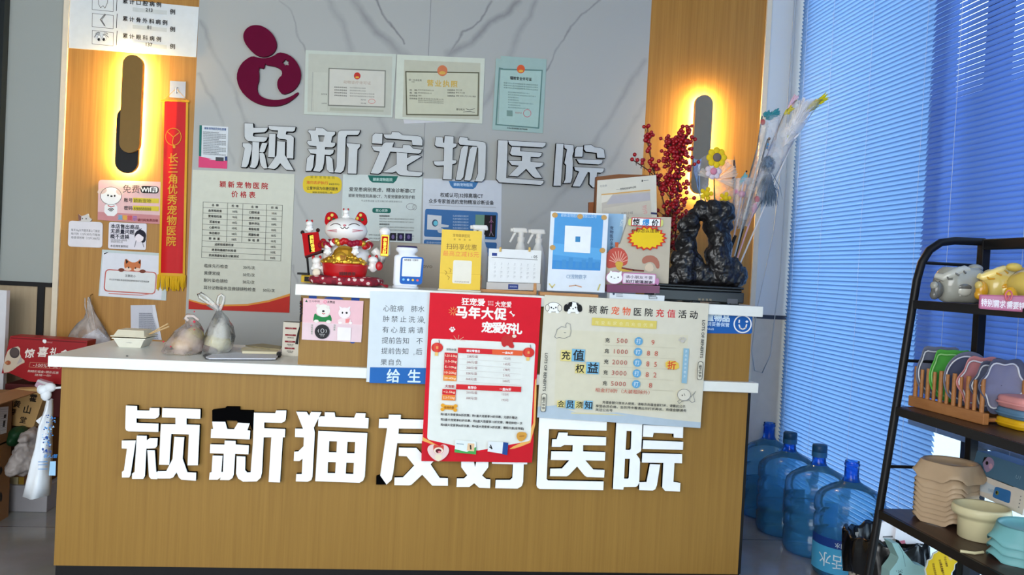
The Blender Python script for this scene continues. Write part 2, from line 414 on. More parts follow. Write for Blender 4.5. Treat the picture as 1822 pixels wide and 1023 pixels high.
b = MB(); b.box((-2.4, -6, 0), (-2.3, WY+.2, CEIL), M(150, 146, 138, .8)); struct('wall_left', b)
b = MB(); b.box((-2.4, -6, CEIL), (XW+.2, WY+.2, CEIL+.1), M(150, 148, 144, .8)); struct('ceiling', b)
def floor_mat():
    m = M(96, 98, 102, .12, var=.0, spec=1.0); m = m.copy(); m.name = 'floor_tile'; nt = m.node_tree; p = nt.nodes['Principled BSDF']; p.inputs['IOR'].default_value = 1.85; N = nt.nodes.new; L = nt.links.new
    tc = N('ShaderNodeNewGeometry'); br = N('ShaderNodeTexBrick'); br.offset = 0; br.inputs['Scale'].default_value = 1
    br.inputs['Brick Width'].default_value = .6; br.inputs['Row Height'].default_value = .6; br.inputs['Mortar Size'].default_value = .003
    br.inputs['Color1'].default_value = (lin(132), lin(136), lin(142), 1); br.inputs['Color2'].default_value = (lin(142), lin(146), lin(152), 1); br.inputs['Mortar'].default_value = (lin(40), lin(40), lin(42), 1)
    L(tc.outputs['Position'], br.inputs['Vector'])
    nz = N('ShaderNodeTexNoise'); nz.inputs['Scale'].default_value = 4; nz.inputs['Detail'].default_value = 6; L(tc.outputs['Position'], nz.inputs['Vector'])
    mx = N('ShaderNodeMix'); mx.data_type = 'RGBA'; mx.blend_type = 'OVERLAY'; mx.inputs['Factor'].default_value = .5
    L(br.outputs['Color'], mx.inputs['A']); L(nz.outputs['Color'], mx.inputs['B']); 
    hs = N('ShaderNodeHueSaturation'); hs.inputs['Saturation'].default_value = .3; L(mx.outputs['Result'], hs.inputs['Color']); L(hs.outputs[0], p.inputs['Base Color']); return m
b = MB(); b.box((-2.4, -4.7, 0), (XW+.2, -4.6, CEIL), M(120, 116, 110, .8)); struct('wall_front', b)
b = MB(); b.box((-2.4, -6, -.1), (XW+.1, WY+.2, 0), floor_mat()); struct('floor', b)

# window wall on the right: dark mullions, glass, what lies outside
FRAME = M(40, 46, 58, .4)
t = Thing('window_1', None, None, kind='structure')
b = MB()
for y0, y1 in ((WY-.05, WY), (-.30, -.24), (-1.9, -1.84), (-3.5, -3.44)): b.box((XW+.03, y0, 0), (XW+.09, y1, CEIL), FRAME)
b.box((XW+.03, -6, 0), (XW+.09, WY, .12), FRAME); b.box((XW+.03, -6, 2.88), (XW+.09, WY, CEIL), FRAME); t.part('window_frame', b)
gm, nt, out = newmat('window_glass'); tr = nt.nodes.new('ShaderNodeBsdfTransparent'); gl = nt.nodes.new('ShaderNodeBsdfGlossy'); gl.inputs['Roughness'].default_value = .02
fr_ = nt.nodes.new('ShaderNodeValue'); fr_.outputs[0].default_value = .06; mxs = nt.nodes.new('ShaderNodeMixShader'); tr.inputs[0].default_value = (.9, .95, .97, 1)
nt.links.new(fr_.outputs[0], mxs.inputs[0]); nt.links.new(tr.outputs[0], mxs.inputs[1]); nt.links.new(gl.outputs[0], mxs.inputs[2]); nt.links.new(mxs.outputs[0], out.inputs[0])
b = MB(); b.add([(XW+.058, -6, .12), (XW+.058, WY-.05, .12), (XW+.058, WY-.05, 2.88), (XW+.058, -6, 2.88)], [[0, 1, 2, 3]], gm); t.part('pane', b); t.done()
b = MB(); b.box((XW+.1, -9, -.3), (12, 6, -.12), M(226, 226, 222, .9)); struct('ground_outside', b)
b = MB(); b.box((XW+.35, -.62, -.12), (XW+.75, -.20, 3.2), M(120, 124, 132, .8)); struct('column_outside', b)

# ------------------------------------------------------------------ venetian blinds
def slat_mat(name, rgb, trans):
    m, nt, out = newmat(name); d = nt.nodes.new('ShaderNodeBsdfDiffuse'); tl = nt.nodes.new('ShaderNodeBsdfTranslucent'); mx = nt.nodes.new('ShaderNodeMixShader')
    c = (*[lin(x) for x in rgb], 1); d.inputs[0].default_value = c; tl.inputs[0].default_value = c; mx.inputs[0].default_value = trans
    nt.links.new(d.outputs[0], mx.inputs[1]); nt.links.new(tl.outputs[0], mx.inputs[2]); nt.links.new(mx.outputs[0], out.inputs[0]); return m
def blind(label, x, y0, y1, z0, z1, mat, tilt, cords, pitch=.0195, wid=.0274):
    t = Thing('venetian_blind', label, 'blind', 'venetian blinds')
    b = MB(); z = z0+.03
    while z < z1:
        cs, sn = math.cos(tilt), math.sin(tilt); arc = []
        for k in range(4):
            u = (k/3-.5)*wid; h = .0016*(1-(2*k/3-1)**2)
            arc.append((u*cs - h*sn, u*sn + h*cs))
        b.add([(x+a, yy, z+c) for yy in (y0, y1) for a, c in arc], [[i, i+1, 4+i+1, 4+i] for i in range(3)], mat, True); z += pitch
    t.part('slats', b)
    b = MB(); b.box((x-.012, y0, z0), (x+.012, y1, z0+.018), M(110, 140, 190), .003); t.part('bottom_rail', b)
    b = MB(); b.box((x-.02, y0, z1), (x+.02, y1, z1+.03), M(200, 205, 212)); t.part('head_rail', b)
    for yy in cords:
        b = MB()
        for dx in (-.0135, .0135): b.tube([(x+dx, yy, z0), (x+dx, yy, z1)], .0008, M(190, 205, 230), 5)
        t.part('ladder_cord', b)
    return t.done()
SL1 = slat_mat('slat_light', (132, 166, 208), .62); SL2 = slat_mat('slat_shaded', (112, 150, 222), .32)  # SL2 puts the dimmer daylight behind the right blind into colour and opacity
blind('pale blue blind beside the white pier, bright with daylight', XW-.015, -.15, 1.135, .10, 2.86, SL1, math.radians(-62), (1.06, .78, .42, .02))
blind('shade-darkened blue blind behind the black shelf rack, its bottom rail raised', XW-.058, -1.6, -.075, .655, 2.86, SL2, math.radians(62), (-.25, -.62, -1.2))
b = MB(); zz = [onX(XW-.03, *q) for q in ((1412, 10), (1410, 60))]
b.tube([(XW-.06, WY-.02, 2.85), (XW-.06, WY-.02, 1.2), (XW-.075, WY-.02, 1.0), (XW-.09, WY-.025, .78), (XW-.13, WY-.03, .69), (XW-.17, WY-.03, .70), (XW-.19, WY-.025, .80), (XW-.175, WY-.02, 1.0), (XW-.11, WY-.02, 1.4), (XW-.075, WY-.02, 2.0), (XW-.07, WY-.02, 2.85)], .0022, M(180, 186, 192), 6)
single('blind_pull_cord', b, 'thin looped pull cord hanging down the white pier beside the blind', 'cord')

# ------------------------------------------------------------------ reception counter
t = Thing('reception_counter', 'long wood veneer reception counter with white worktop and raised bar', 'reception counter')
CW = 2.419
b = MB(); b.box((0, 0, .06), (CW, .018, .742), VENEER_C); t.part('front_panel', b)
b = MB(); b.box((0, .018, .06), (.018, .55, .742), VENEER_C); b.box((CW-.018, .018, .06), (CW, .55, .742), VENEER_C); b.box((CW, .003, .06), (CW+.012, .55, .742), BLACK)
b.box((.018, .53, .06), (CW-.018, .55, .742), VENEER_C); t.part('side_panel', b)
b = MB(); b.box((.004, .006, 0), (CW+.008, .54, .06), BLACK); t.part('plinth', b)
b = MB(); b.box((-.034, -.03, .742), (CW+.026, .585, .779), SLAB, .002); t.part('worktop', b)
b = MB(); b.box((.782, 0, .779), (2.418, .02, 1.022), VENEER_C); b.box((.782, .02, .779), (.80, .30, 1.022), VENEER_C); b.box((2.40, .02, .779), (2.418, .30, 1.022), VENEER_C); t.part('bar_panel', b)
b = MB(); b.box((.766, -.03, 1.022), (2.446, .33, 1.060), SLAB, .002); t.part('bar_top', b)
t.done()
BAR, TOP = 1.0605, .7795

# ------------------------------------------------------------------ raised characters
LF = M(244, 248, 250, .45); LB = M(5, 5, 6, .8, spec=.02, var=.0); WF = M(202, 206, 206, .4)
def grown(l, g):
    if not g: return l
    n = len(l); A = sum(l[i][0]*l[(i+1) % n][1]-l[(i+1) % n][0]*l[i][1] for i in range(n)); s_ = 1 if A > 0 else -1; out = []
    for i in range(n):
        a, b_, c = Vector(l[i-1]), Vector(l[i]), Vector(l[(i+1) % n]); e1 = (b_-a).normalized(); e2 = (c-b_).normalized()
        n1 = Vector((e1.y, -e1.x))*s_; n2 = Vector((e2.y, -e2.x))*s_; m_ = (n1+n2); k = g/max(.5, (1+n1.dot(n2)))
        out.append((b_.x+m_.x*k, b_.y+m_.y*k))
    return out
def letter(name, label, group, ox, oy, sc, Y, depth, strokes, face, black=(), cap=.004, smooth=False, grow=0):
    """strokes: outlines (or [outline, hole, ...]) read off the photograph; body behind, face plate in front"""
    t = Thing(name, label, 'sign letter', group)
    FR['tmp'] = (ox, oy, sc)
    bb = MB(); bf = MB()
    for st in list(strokes)+list(black):
        lp = st if isinstance(st[0][0], (tuple, list)) else [st]
        if smooth: lp = [chaikin(l, 1) for l in lp]
        bb.prism([[onY(Y-depth+cap, *fp('tmp', *q)) for q in (grown(l, grow) if i_ == 0 else l)] for i_, l in enumerate(lp)], (0, depth-cap-.0008, 0), LB)
    for st in strokes:
        lp = st if isinstance(st[0][0], (tuple, list)) else [st]
        if smooth: lp = [chaikin(l, 1) for l in lp]
        c = [[onY(Y-depth, *fp('tmp', *q)) for q in l] for l in lp]
        bf.prism(c, (0, cap*.9, 0), face)
    t.part('letter_body', bb, label='black side return'); t.part('face', bf); t.done()
GC, GW = 'white characters on the counter front', 'pale characters on the marble wall'
def cl(word, lab, ox, oy, st, bl=()): letter('sign_letter', 'white raised counter-front character %s' % lab, GC, ox, oy, 6.819, 0.0, .026, st, LF, bl)
cl('ying', 'at its far left end, first of seven', 210, 715, [
 [(95,45),(230,50),(230,105),(380,107),(385,75),(500,75),(500,160),(485,185),(455,203),(222,200),(222,255),(490,265),(487,365),(125,357),(98,345),(88,320)],
 [(45,470),(215,468),(150,890),(135,917),(47,917),(47,850),(72,830),(108,568),(45,565)],
 [(228,410),(348,412),(348,467),(385,440),(480,440),(474,535),(450,562),(342,568),(325,900),(305,935),(170,935),(170,870),(200,850)],
 [(355,588),(445,590),(462,850),(478,850),(475,937),(400,935),(375,905)],
 [(537,75),(1000,90),(997,205),(830,200),(830,275),(990,280),(968,770),(843,770),(860,395),(645,388),(620,765),(497,762),(520,270),(697,272),(697,192),(533,187)],
 [(683,425),(803,430),(783,690),(840,855),(947,860),(945,957),(770,945),(740,920),(710,855),(670,915),(635,930),(478,930),(480,842),(585,840),(662,690)]])
cl('xin', 'with the black top missing its white face', 365, 715, [
 [(85,240),(243,243),(268,330),(350,332),(398,253),(540,262),(512,345),(547,350),(540,455),(68,437),(73,330),(97,328)],
 [(237,470),(370,475),(370,518),(530,528),(525,637),(363,630),(348,880),(330,925),(290,950),(178,948),(190,915),(150,945),(47,945),(55,860),(78,850),(90,652),(210,655),(195,850),(215,852),(225,628),(58,622),(62,515),(235,520)],
 [(592,132),(850,138),(862,105),(985,105),(978,215),(960,240),(925,255),(718,248),(716,320),(972,330),(968,430),(710,430),(690,850),(675,920),(625,965),(460,968),(400,930),(375,870),(382,660),(488,664),(485,830),(510,857),(552,855),(580,500)],
 [(803,430),(942,430),(908,978),(770,972)]],
 [[(85,100),(245,80),(250,62),(412,65),(412,105),(580,110),(570,350),(540,262),(398,253),(385,230),(255,225),(243,243),(85,240)]])
cl('mao', 'with four square holes like a window', 515, 720, [
 [(82,85),(208,88),(238,135),(262,88),(388,92),(295,280),(308,340),(280,870),(265,915),(220,935),(77,930),(83,842),(150,842),(160,655),(120,685),(52,682),(58,570),(105,568),(170,505),(175,397),(67,393),(70,290),(165,292)],
 [(428,92),(548,95),(556,150),(785,158),(808,102),(925,105),(918,160),(962,165),(955,288),(347,262),(352,160),(378,140),(428,143)],
 [[(350,318),(945,345),(915,870),(895,920),(850,948),(313,928)],[(483,442),(577,445),(570,580),(477,577)],[(705,450),(797,453),(790,590),(697,588)],[(468,695),(563,697),(555,832),(462,830)],[(690,703),(782,706),(775,842),(682,838)]]])
cl('you', 'half hidden by the left edge of the red poster', 665, 725, [
 [(183,88),(330,90),(327,142),(860,155),(856,262),(303,255),(300,320),(840,328),(836,438),(285,432),(235,800),(215,880),(155,935),(78,825),(162,250),(60,248),(65,138),(180,138)],
 [(305,487),(517,490),(600,580),(590,640),(720,490),(870,492),(690,690),(800,855),(900,858),(900,950),(710,948),(588,815),(460,935),(430,945),(250,942),(252,850),(355,848),(490,705),(400,592),(303,588)]],
 [[(30,840),(85,825),(155,935),(28,935)]])
cl('hao', 'mostly covered by the bottom of the red poster', 805, 730, [
 [(105,520),(240,524),(275,690),(310,530),(440,530),(435,690),(360,790),(410,835),(460,838),(457,945),(325,940),(265,885),(205,930),(50,930),(55,828),(140,828),(180,790),(107,690)],
 [(480,560),(910,565),(908,655),(865,655),(858,870),(840,920),(790,950),(520,945),(525,845),(700,845),(728,820),(735,655),(480,648)]])
cl('yi', 'in a square bracket under the cream poster', 940, 735, [
 [(133,30),(955,60),(950,213),(250,193),(222,800),(240,818),(915,830),(910,935),(140,920),(112,905),(100,880)],
 [(370,235),(480,238),(475,275),(945,293),(942,392),(665,388),(665,465),(935,475),(930,578),(692,573),(790,685),(925,690),(920,782),(710,775),(680,755),(592,648),(495,750),(465,767),(263,765),(267,675),(410,672),(500,572),(273,568),(280,463),(537,467),(540,388),(435,386),(395,410),(285,408),(290,320),(345,318)]])
cl('yuan', 'at its far right end, last of seven', 1075, 740, [
 [[(150,60),(465,75),(450,400),(445,430),(390,465),(430,520),(435,560),(425,810),(405,850),(380,862),(238,862),(232,895),(107,888)],[(272,182),(333,185),(325,400),(310,415),(260,412)],[(252,518),(313,520),(300,750),(288,765),(242,762)]],
 [(478,110),(960,130),(955,268),(845,262),(845,215),(600,205),(590,258),(470,252)],
 [(475,295),(960,315),(955,412),(468,400)],
 [(465,450),(947,465),(945,575),(853,572),(840,800),(925,815),(920,918),(740,910),(705,870),(720,570),(458,565)],
 [(558,585),(680,590),(640,840),(620,890),(590,905),(425,900),(428,805),(515,803)]])
def wl(lab, ox, oy, st): letter('sign_letter', 'pale grey outlined character %s' % lab, GW, ox, oy, 9.739, WY, .028, st, WF, cap=.003, grow=7)
wl('on the marble wall just under the maroon emblem', 420, 210, [
 [(145,90),(295,95),(300,170),(550,165),(530,215),(490,245),(300,255),(290,300),(310,322),(545,335),(520,390),(480,412),(210,400),(160,360),(145,310)],
 [(115,435),(230,437),(270,465),(270,540),(215,790),(190,840),(165,855),(90,850),(150,520),(115,490)],
 [(285,410),(400,418),(395,700),(370,810),(330,865),(235,855),(265,780)],
 [(455,432),(545,435),(490,580),(460,597),(405,590),(425,490)],
 [(405,605),(470,605),(495,640),(540,870),(480,875),(435,830),(415,760)],
 [(575,270),(685,275),(670,680),(555,675)],
 [(560,135),(1030,155),(1015,215),(980,235),(870,232),(860,285),(950,295),(1000,340),(995,500),(990,700),(875,695),(880,380),(850,368),(750,360),(705,320),(730,215),(610,208),(575,185)],
 [(715,400),(850,410),(845,640),(1000,905),(870,895),(830,860),(765,780),(710,850),(660,885),(545,865),(700,650)]])
wl('on the marble wall above the yellow oval sticker', 535, 215, [
 [[(260,120),(390,130),(460,185),(595,190),(595,230),(545,270),(525,375),(600,385),(590,430),(545,460),(420,455),(420,495),(575,505),(560,560),(510,590),(415,585),(405,720),(380,830),(330,880),(215,870),(260,760),(270,575),(170,560),(125,490),(275,490),(272,440),(150,425),(110,380),(120,345),(185,350),(170,230),(130,190),(135,160),(258,165)],[(300,250),(415,255),(390,365),(325,360)]],
 [(170,590),(235,590),(215,800),(180,865),(90,870),(110,650)],
 [(435,610),(500,615),(550,660),(570,895),(500,890),(450,840)],
 [(700,165),(1030,165),(1010,220),(980,245),(800,245),(780,290),(765,760),(740,860),(690,900),(580,890),(620,800),(640,240),(660,185)],
 [(795,385),(1035,405),(1025,450),(985,490),(965,915),(815,910),(830,470),(800,430)]])
wl('on the marble wall above the green-tabbed poster', 645, 225, [
 [(215,120),(345,125),(340,300),(165,290),(170,165)],
 [(365,135),(500,135),(510,95),(630,100),(690,150),(950,165),(1010,180),(1040,240),(1035,330),(865,320),(855,240),(410,205),(380,180)],
 [(400,275),(545,275),(515,360),(695,375),(705,320),(820,325),(880,385),(1030,400),(1010,450),(970,470),(480,435),(350,740),(310,800),(270,820),(140,810),(300,435),(200,415),(160,345),(335,345),(360,300)],
 [(590,450),(775,465),(772,550),(850,505),(960,500),(1020,520),(770,670),(768,750),(800,775),(1040,795),(1025,840),(980,865),(660,845),(610,815),(580,775),(520,800),(355,795),(590,655)]])
wl('on the marble wall above the blue-tabbed poster', 760, 230, [
 [(150,135),(270,140),(275,230),(295,235),(305,115),(460,125),(455,245),(515,250),(500,300),(445,325),(440,535),(510,540),(495,590),(435,605),(425,870),(275,865),(290,625),(170,630),(130,610),(110,555),(290,550),(295,315),(170,300),(135,270)],
 [(565,135),(700,145),(705,190),(960,215),(1010,240),(1020,290),(1010,750),(990,860),(950,905),(830,900),(880,770),(885,330),(865,290),(570,265),(540,225)],
 [(635,290),(715,293),(625,830),(580,880),(495,875),(590,340)],
 [(785,300),(870,305),(770,840),(740,890),(645,885),(740,345)]])
wl('in a square bracket on the marble wall', 870, 235, [
 [(160,140),(325,145),(300,795),(950,845),(940,880),(900,915),(180,870),(130,810)],
 [(335,150),(985,185),(975,235),(930,265),(390,235),(350,200)],
 [(400,255),(545,262),(540,330),(920,360),(900,415),(860,435),(725,425),(720,515),(940,530),(930,575),(880,605),(800,612),(920,795),(800,790),(755,760),(645,635),(520,750),(490,768),(345,755),(520,580),(400,570),(340,495),(570,500),(575,415),(400,400),(365,365)]])
wl('last on the marble wall, partly behind the leaning papers', 970, 240, [
 [(195,150),(320,155),(270,880),(145,880)],
 [(330,165),(490,180),(495,290),(470,360),(480,480),(470,740),(440,830),(320,835),(350,770),(365,520),(335,490),(380,250),(340,225)],
 [(550,205),(660,205),(645,375),(510,375),(520,250)],
 [(680,180),(800,175),(860,215),(960,225),(1020,260),(1035,400),(905,395),(895,310),(710,290),(675,250)],
 [(545,420),(1000,435),(980,490),(930,510),(590,490)],
 [(505,555),(1020,580),(1010,630),(970,655),(900,650),(880,840),(1000,850),(990,915),(830,910),(770,850),(775,650),(740,640),(640,830),(600,895),(475,890),(590,635),(520,610)]])
# emblem
FR['em'] = (410, 40, 6.39)
def em(lp, Y, d, m, it=2):
    b = MB(); b.prism([[onY(Y, *fp('em', *q)) for q in chaikin(l, it)] for l in lp], (0, d, 0), m); return b
MAROON = M(98, 8, 46, .65, spec=.08)
t = Thing('wall_emblem', 'maroon raised emblem of a figure curled around a cat, on marble', 'emblem')
t.part('emblem_head', em([[(290,25),(370,40),(450,95),(505,165),(530,250),(510,320),(460,370),(380,395),(300,375),(230,320),(165,240),(140,160),(160,90),(215,40)]], WY-.02, .02, MAROON))
t.part('emblem_body', em([[(250,378),(330,405),(420,405),(500,375),(545,338),(630,350),(710,395),(770,470),(803,560),(795,660),(750,740),(680,795),(590,820),(540,760),(528,690),(545,635),(590,595),(580,540),(520,500),(430,485),(403,480),(395,462),(385,500),(375,525),(350,515),(318,512),(328,640),(300,730),(310,800),(360,850),(460,880),(580,878),(690,840),(770,785),(775,810),(720,865),(640,920),(540,950),(430,950),(310,925),(200,865),(115,775),(70,660),(75,560),(120,470),(180,415)],
  [(625,410),(640,437),(672,430),(655,460),(665,490),(635,478),(618,500),(612,465),(580,455),(608,440)]], WY-.02, .02, MAROON, 1))
t.done()
# ------------------------------------------------------------------ things on the back wall
def capsule(x0, x1, y0, y1, Y, grow=0.0, n=12):
    """upright capsule outline in the plane Y from photo pixels"""
    a = onY(Y, (x0+x1)/2, y0); b = onY(Y, (x0+x1)/2, y1); r = (onY(Y, x1, (y0+y1)/2)-onY(Y, x0, (y0+y1)/2)).length/2
    cx = (a.x+b.x)/2; r += grow; zt, zb = a.z-r+grow*2*0+ (grow if grow else 0), b.z+r-(grow if grow else 0)
    return [Vector((cx+r*math.cos(math.pi*k/n), Y, zt+r*math.sin(math.pi*k/n))) for k in range(n+1)] + \
           [Vector((cx+r*math.cos(math.pi+math.pi*k/n), Y, zb+r*math.sin(math.pi+math.pi*k/n))) for k in range(n+1)]
LED = emit('led_strip', (255, 214, 140), 260)
def sconce(label, bar, back, barm):
    t = Thing('wall_sconce', label, 'wall lamp', 'capsule wall lamps')
    if back:
        b = MB(); b.prism([capsule(*back, WY-.045)], (0, .02, 0), BLACK, True); t.part('back_plate', b, label='black lower capsule')
        b = MB(); b.prism([capsule(*back, WY-.0248, -.004), [p for p in capsule(*back, WY-.0248, -.013)]], (0, .006, 0), LED, True); t.part('light_strip', b)
    b = MB(); b.prism([capsule(*bar, WY-.062)], (0, .03, 0), barm, True); t.part('front_bar', b)
    b = MB(); b.prism([capsule(*bar, WY-.0318, -.004), capsule(*bar, WY-.0318, -.013)], (0, .007, 0), LED, True); t.part('light_strip', b)
    b = MB(); c = onY(WY, (bar[0]+bar[1])/2, bar[3]-40); b.box((c.x-.015, WY-.032, c.z-.05), (c.x+.015, WY, c.z+.05), BLACK); t.part('mount', b)
    t.done()
sconce('glowing capsule lamp beside the red pennant, bronze bar over black plate', (215, 251, 97, 272), (206, 247, 190, 308), M(126, 96, 46, .5))
sconce('glowing capsule lamp on the wood panel behind the red berries', (1234, 1265, 168, 345), None, M(132, 126, 112, .5))

# statistics board
p = Panel('A', [(487, -40), (1392, 50), (1372, 400), (482, 335)], WY-.004, .004, M(214, 220, 222, .4))
for y0, y1 in ((-30, 68), (92, 188), (212, 308)):
    p.frame(645, y0, 150, y1-y0, 2.5, INK); p.line([(820, y0+5), (815, y1+8)], 4, INK)
p.line([(690, 0), (690, 30), (705, 55), (722, 40), (735, 58), (752, 20), (755, 0)], 3, INK)
p.line([(735, 100), (703, 138), (732, 180)], 7, GREY); p.line([(741, 102), (712, 140), (738, 184)], 3, INK)
for x in (695, 730): p.ell(x, 268, 13, 20, WHITE); p.ring(x, 268, 14, 21, 2, INK); p.ell(x-2, 276, 8, 11, BLACK)
p.line([(662, 262), (675, 240), (700, 238)], 4, INK); p.line([(722, 242), (742, 244), (760, 262)], 4, INK); p.line([(672, 235), (690, 226), (700, 230)], 4, INK); p.line([(730, 232), (748, 232), (755, 240)], 4, INK)
for s_, y, n_, w_ in (('累计口腔病例', 18, '213', 265), ('累计骨外科病例', 140, '81', 308), ('累计眼科病例', 260, '137', 265)):
    p.tspread(s_, 878, 878+w_-30, y-8, 34, INK, .02); p.rect(930, y+34, 240, 28, M(196, 203, 203)); p.t(n_, 1045, y+52, 32, INK, 'c', .02); p.t('例', 1208, y+66, 36, INK, 'c', .02)
p.finish('statistics_board', 'white board of case counts with tooth, bone and eye drawings', 'notice board')

# hook and pennant
t = Thing('wall_hook', 'clear square adhesive hook on wood panel above the red pennant', 'hook')
q = Panel('A', [(1190, 565), (1300, 572), (1296, 688), (1186, 680)], WY-.002, .002, M(170, 176, 184, .2, .4)); t.part('pad', q.mb)
c = onY(WY, *fp('A', 1243, 632)); b = MB(); b.tube([c+Vector((0, -.002, .012)), c+Vector((0, -.022, .008)), c+Vector((0, -.026, -.006)), c+Vector((0, -.018, -.016)), c+Vector((0, -.010, -.012))], .0035, M(210, 214, 220, .2, .3)); t.part('hook', b); t.done()
t = Thing('pennant', 'red satin pennant with yellow writing, edging and fringe', 'pennant')
PR, PY = M(206, 18, 26, .5), M(226, 168, 42, .5)
def prow(f, e0, e1, Y):  # a row across the pennant: f along its length
    xl = 289+(282-289)*f; xr = 335+(329-335)*f; y = 180+(490-180)*f
    return [onY(Y-.006*math.sin(math.pi*(k/6))-.0025*math.sin(k*2.1+f*5), xl+e0+(xr-xl-e0-e1)*k/6, y+1.5*k/6) for k in range(7)]
b = MB(); b.sheet([prow(f/10, 2, 2, WY-.010) for f in range(11)], PR); b.sheet([[v+Vector((0, .004, 0)) for v in prow(f/10, 2, 2, WY-.010)] for f in range(11)], PR); t.part('cloth', b)
b = MB()
for e0, e1 in ((0, 42), (42, 0)):
    b.sheet([[prow(f/10, 0, 0, WY-.0115)[i] for i in ((0,) if e0 == 0 else (6,))] + [onY(WY-.0125, (289-7*f/10+4) if e0 == 0 else (335-6*f/10-4), 180+310*f/10+1)] for f in range(11)], PY)
b.sheet([[v for v in prow(.985, 0, 0, WY-.0115)], [v for v in prow(1.0, 0, 0, WY-.0115)]], PY); t.part('edging', b)
b = MB(); R_ = random.Random(3)
for k in range(46):
    x = 281+49*k/45; a = onY(WY-.012, x, 488+1.5*k/45); e = onY(WY-.010, x+R_.uniform(-2, 2)-1, 514+R_.uniform(-4, 4)); b.tube([a, (a+e)/2+Vector((0, -.004, 0)), e], .0022, M(222, 176, 20, .5), 5)
t.part('fringe', b)
p = Panel('B', [(950, 0), (1090, 0), (1080, 790), (930, 780)], WY-.0185)
p_ = p; p.vtext('长三角优秀宠物医院', 1018, 103, 61, 56, PY, .015)
t.part('lettering', p.mb); p = Panel('B', [(950, 0), (1090, 0), (1080, 790), (930, 780)], WY-.0185)
p.line([(1018+46*math.cos(a*.3-.2), -22+50*math.sin(a*.3-.2)) for a in range(0, 22)], 4, PY); p.line([(985, -50), (1018, -20), (1050, -45)], 4, PY); p.line([(1018, -20), (1012, 10), (1022, 40)], 4, PY); p.ell(1022, 38, 8, 8, PY)
t.part('crest', p.mb)
b = MB(); a = prow(0, 0, 0, WY-.011); b.tube([a[0]+Vector((-.006, 0, .003)), a[-1]+Vector((.006, 0, .003))], .005, PY, 8)
hk = c+Vector((0, -.022, .004)); b.tube([a[0], hk, a[-1]], .0012, PY, 5); t.part('rod', b); t.done()

# wifi sign
PINK = M(226, 188, 190, .5)
p = Panel('B', [(578, 230), (962, 243), (952, 492), (573, 466)], WY-.008, .006, PINK, round_=22)
p.poly([(574, 418), (953, 440), (950, 492), (573, 466)], M(206, 140, 142))
p.ell(652, 325, 62, 52, WHITE); p.ell(600, 297, 28, 17, M(222, 200, 190), -.3); p.ell(705, 303, 24, 17, M(222, 200, 190), .35); p.poly([(615, 365), (690, 368), (688, 446), (612, 440)], WHITE, 1)
p.ring(652, 325, 63, 53, 2.5, INK); p.ell(635, 322, 5, 6, BLACK); p.ell(674, 325, 5, 6, BLACK); p.ell(655, 327, 7, 5, BLACK); p.line([(635, 382), (652, 390), (672, 384)], 5, M(190, 40, 50))
for r_ in (8, 15, 22): p.line([(652+r_*math.cos(a), 420+r_*math.sin(a)) for a in (-2.4, -2, -1.57, -1.1, -.75)], 4, INK)
p.t('免费', 772, 285, 48, M(60, 60, 62), 'c', -.0); p.rect(826, 266, 108, 42, BLACK, 20); p.rect(880, 272, 46, 32, WHITE, 12); p.t('Wi', 852, 288, 36, WHITE, 'c', .03); p.t('Fi', 902, 290, 36, BLACK, 'c', .03)
for y, s_ in ((350, '账号'), (396, '密码')): p.t(s_, 754, y, 24, INK, 'c', .01); p.rect(782, y-14, 152, 28, M(214, 196, 60), 3)
p.t('颖新宠物', 786, 353, 24, INK, 'l', .0); p.t('88888888', 786, 399, 24, INK, 'l', .0)
for k, (ch, m_) in enumerate(zip('温馨提示', (M(120, 180, 210), M(230, 170, 80), M(216, 90, 100), M(150, 110, 190)))): p.t(ch, 706+29*k, 451+k*2, 28, m_, 'c', .03)
p.t('请扫码免费连接', 808, 466, 16, M(120, 20, 30), 'l', .01)
p.finish('wifi_sign', 'pink free WiFi sign with white cartoon dog, left of the red pennant', 'sign')

# small white card with a cat on top
t = Thing('notice_card', 'white rounded notice card with a small cat head on top', 'card')
p = Panel('B', [(404, 470), (603, 480), (600, 630), (398, 622)], WY-.006, .005, M(226, 222, 226, .4), round_=20)
for k, s_ in enumerate(('每天5kg以内猫洗澡上门接送', '每只狗（15斤30元/只每加', '疫苗请另询（15斤300元）')): p.t(s_, 418, 524+22*k, 15, INK, 'l', .0, width=168)
t.part('card', p.mb)
q = Panel('B', [(455, 425), (545, 430), (540, 475), (455, 470)], WY-.012)
q.poly([(462, 475), (458, 430), (475, 445), (505, 436), (518, 428), (525, 455), (540, 462), (528, 478)], M(210, 205, 200), 0); q.poly([(462, 472), (458, 430), (478, 446), (476, 470)], M(130, 90, 80)); q.ell(484, 458, 3, 4, BLACK); q.ell(506, 459, 3, 4, BLACK)
b = MB(); b.prism([[q.w(*v) for v in chaikin([(462, 475), (458, 430), (475, 445), (505, 436), (518, 428), (525, 455), (540, 462), (528, 478)], 1)]], (0, .01, 0), M(205, 200, 196), True)
b2 = q.mb; b.v += b2.v and []; t.part('cat_topper', b); t.part('cat_drawing', q.mb, 1); t.done()

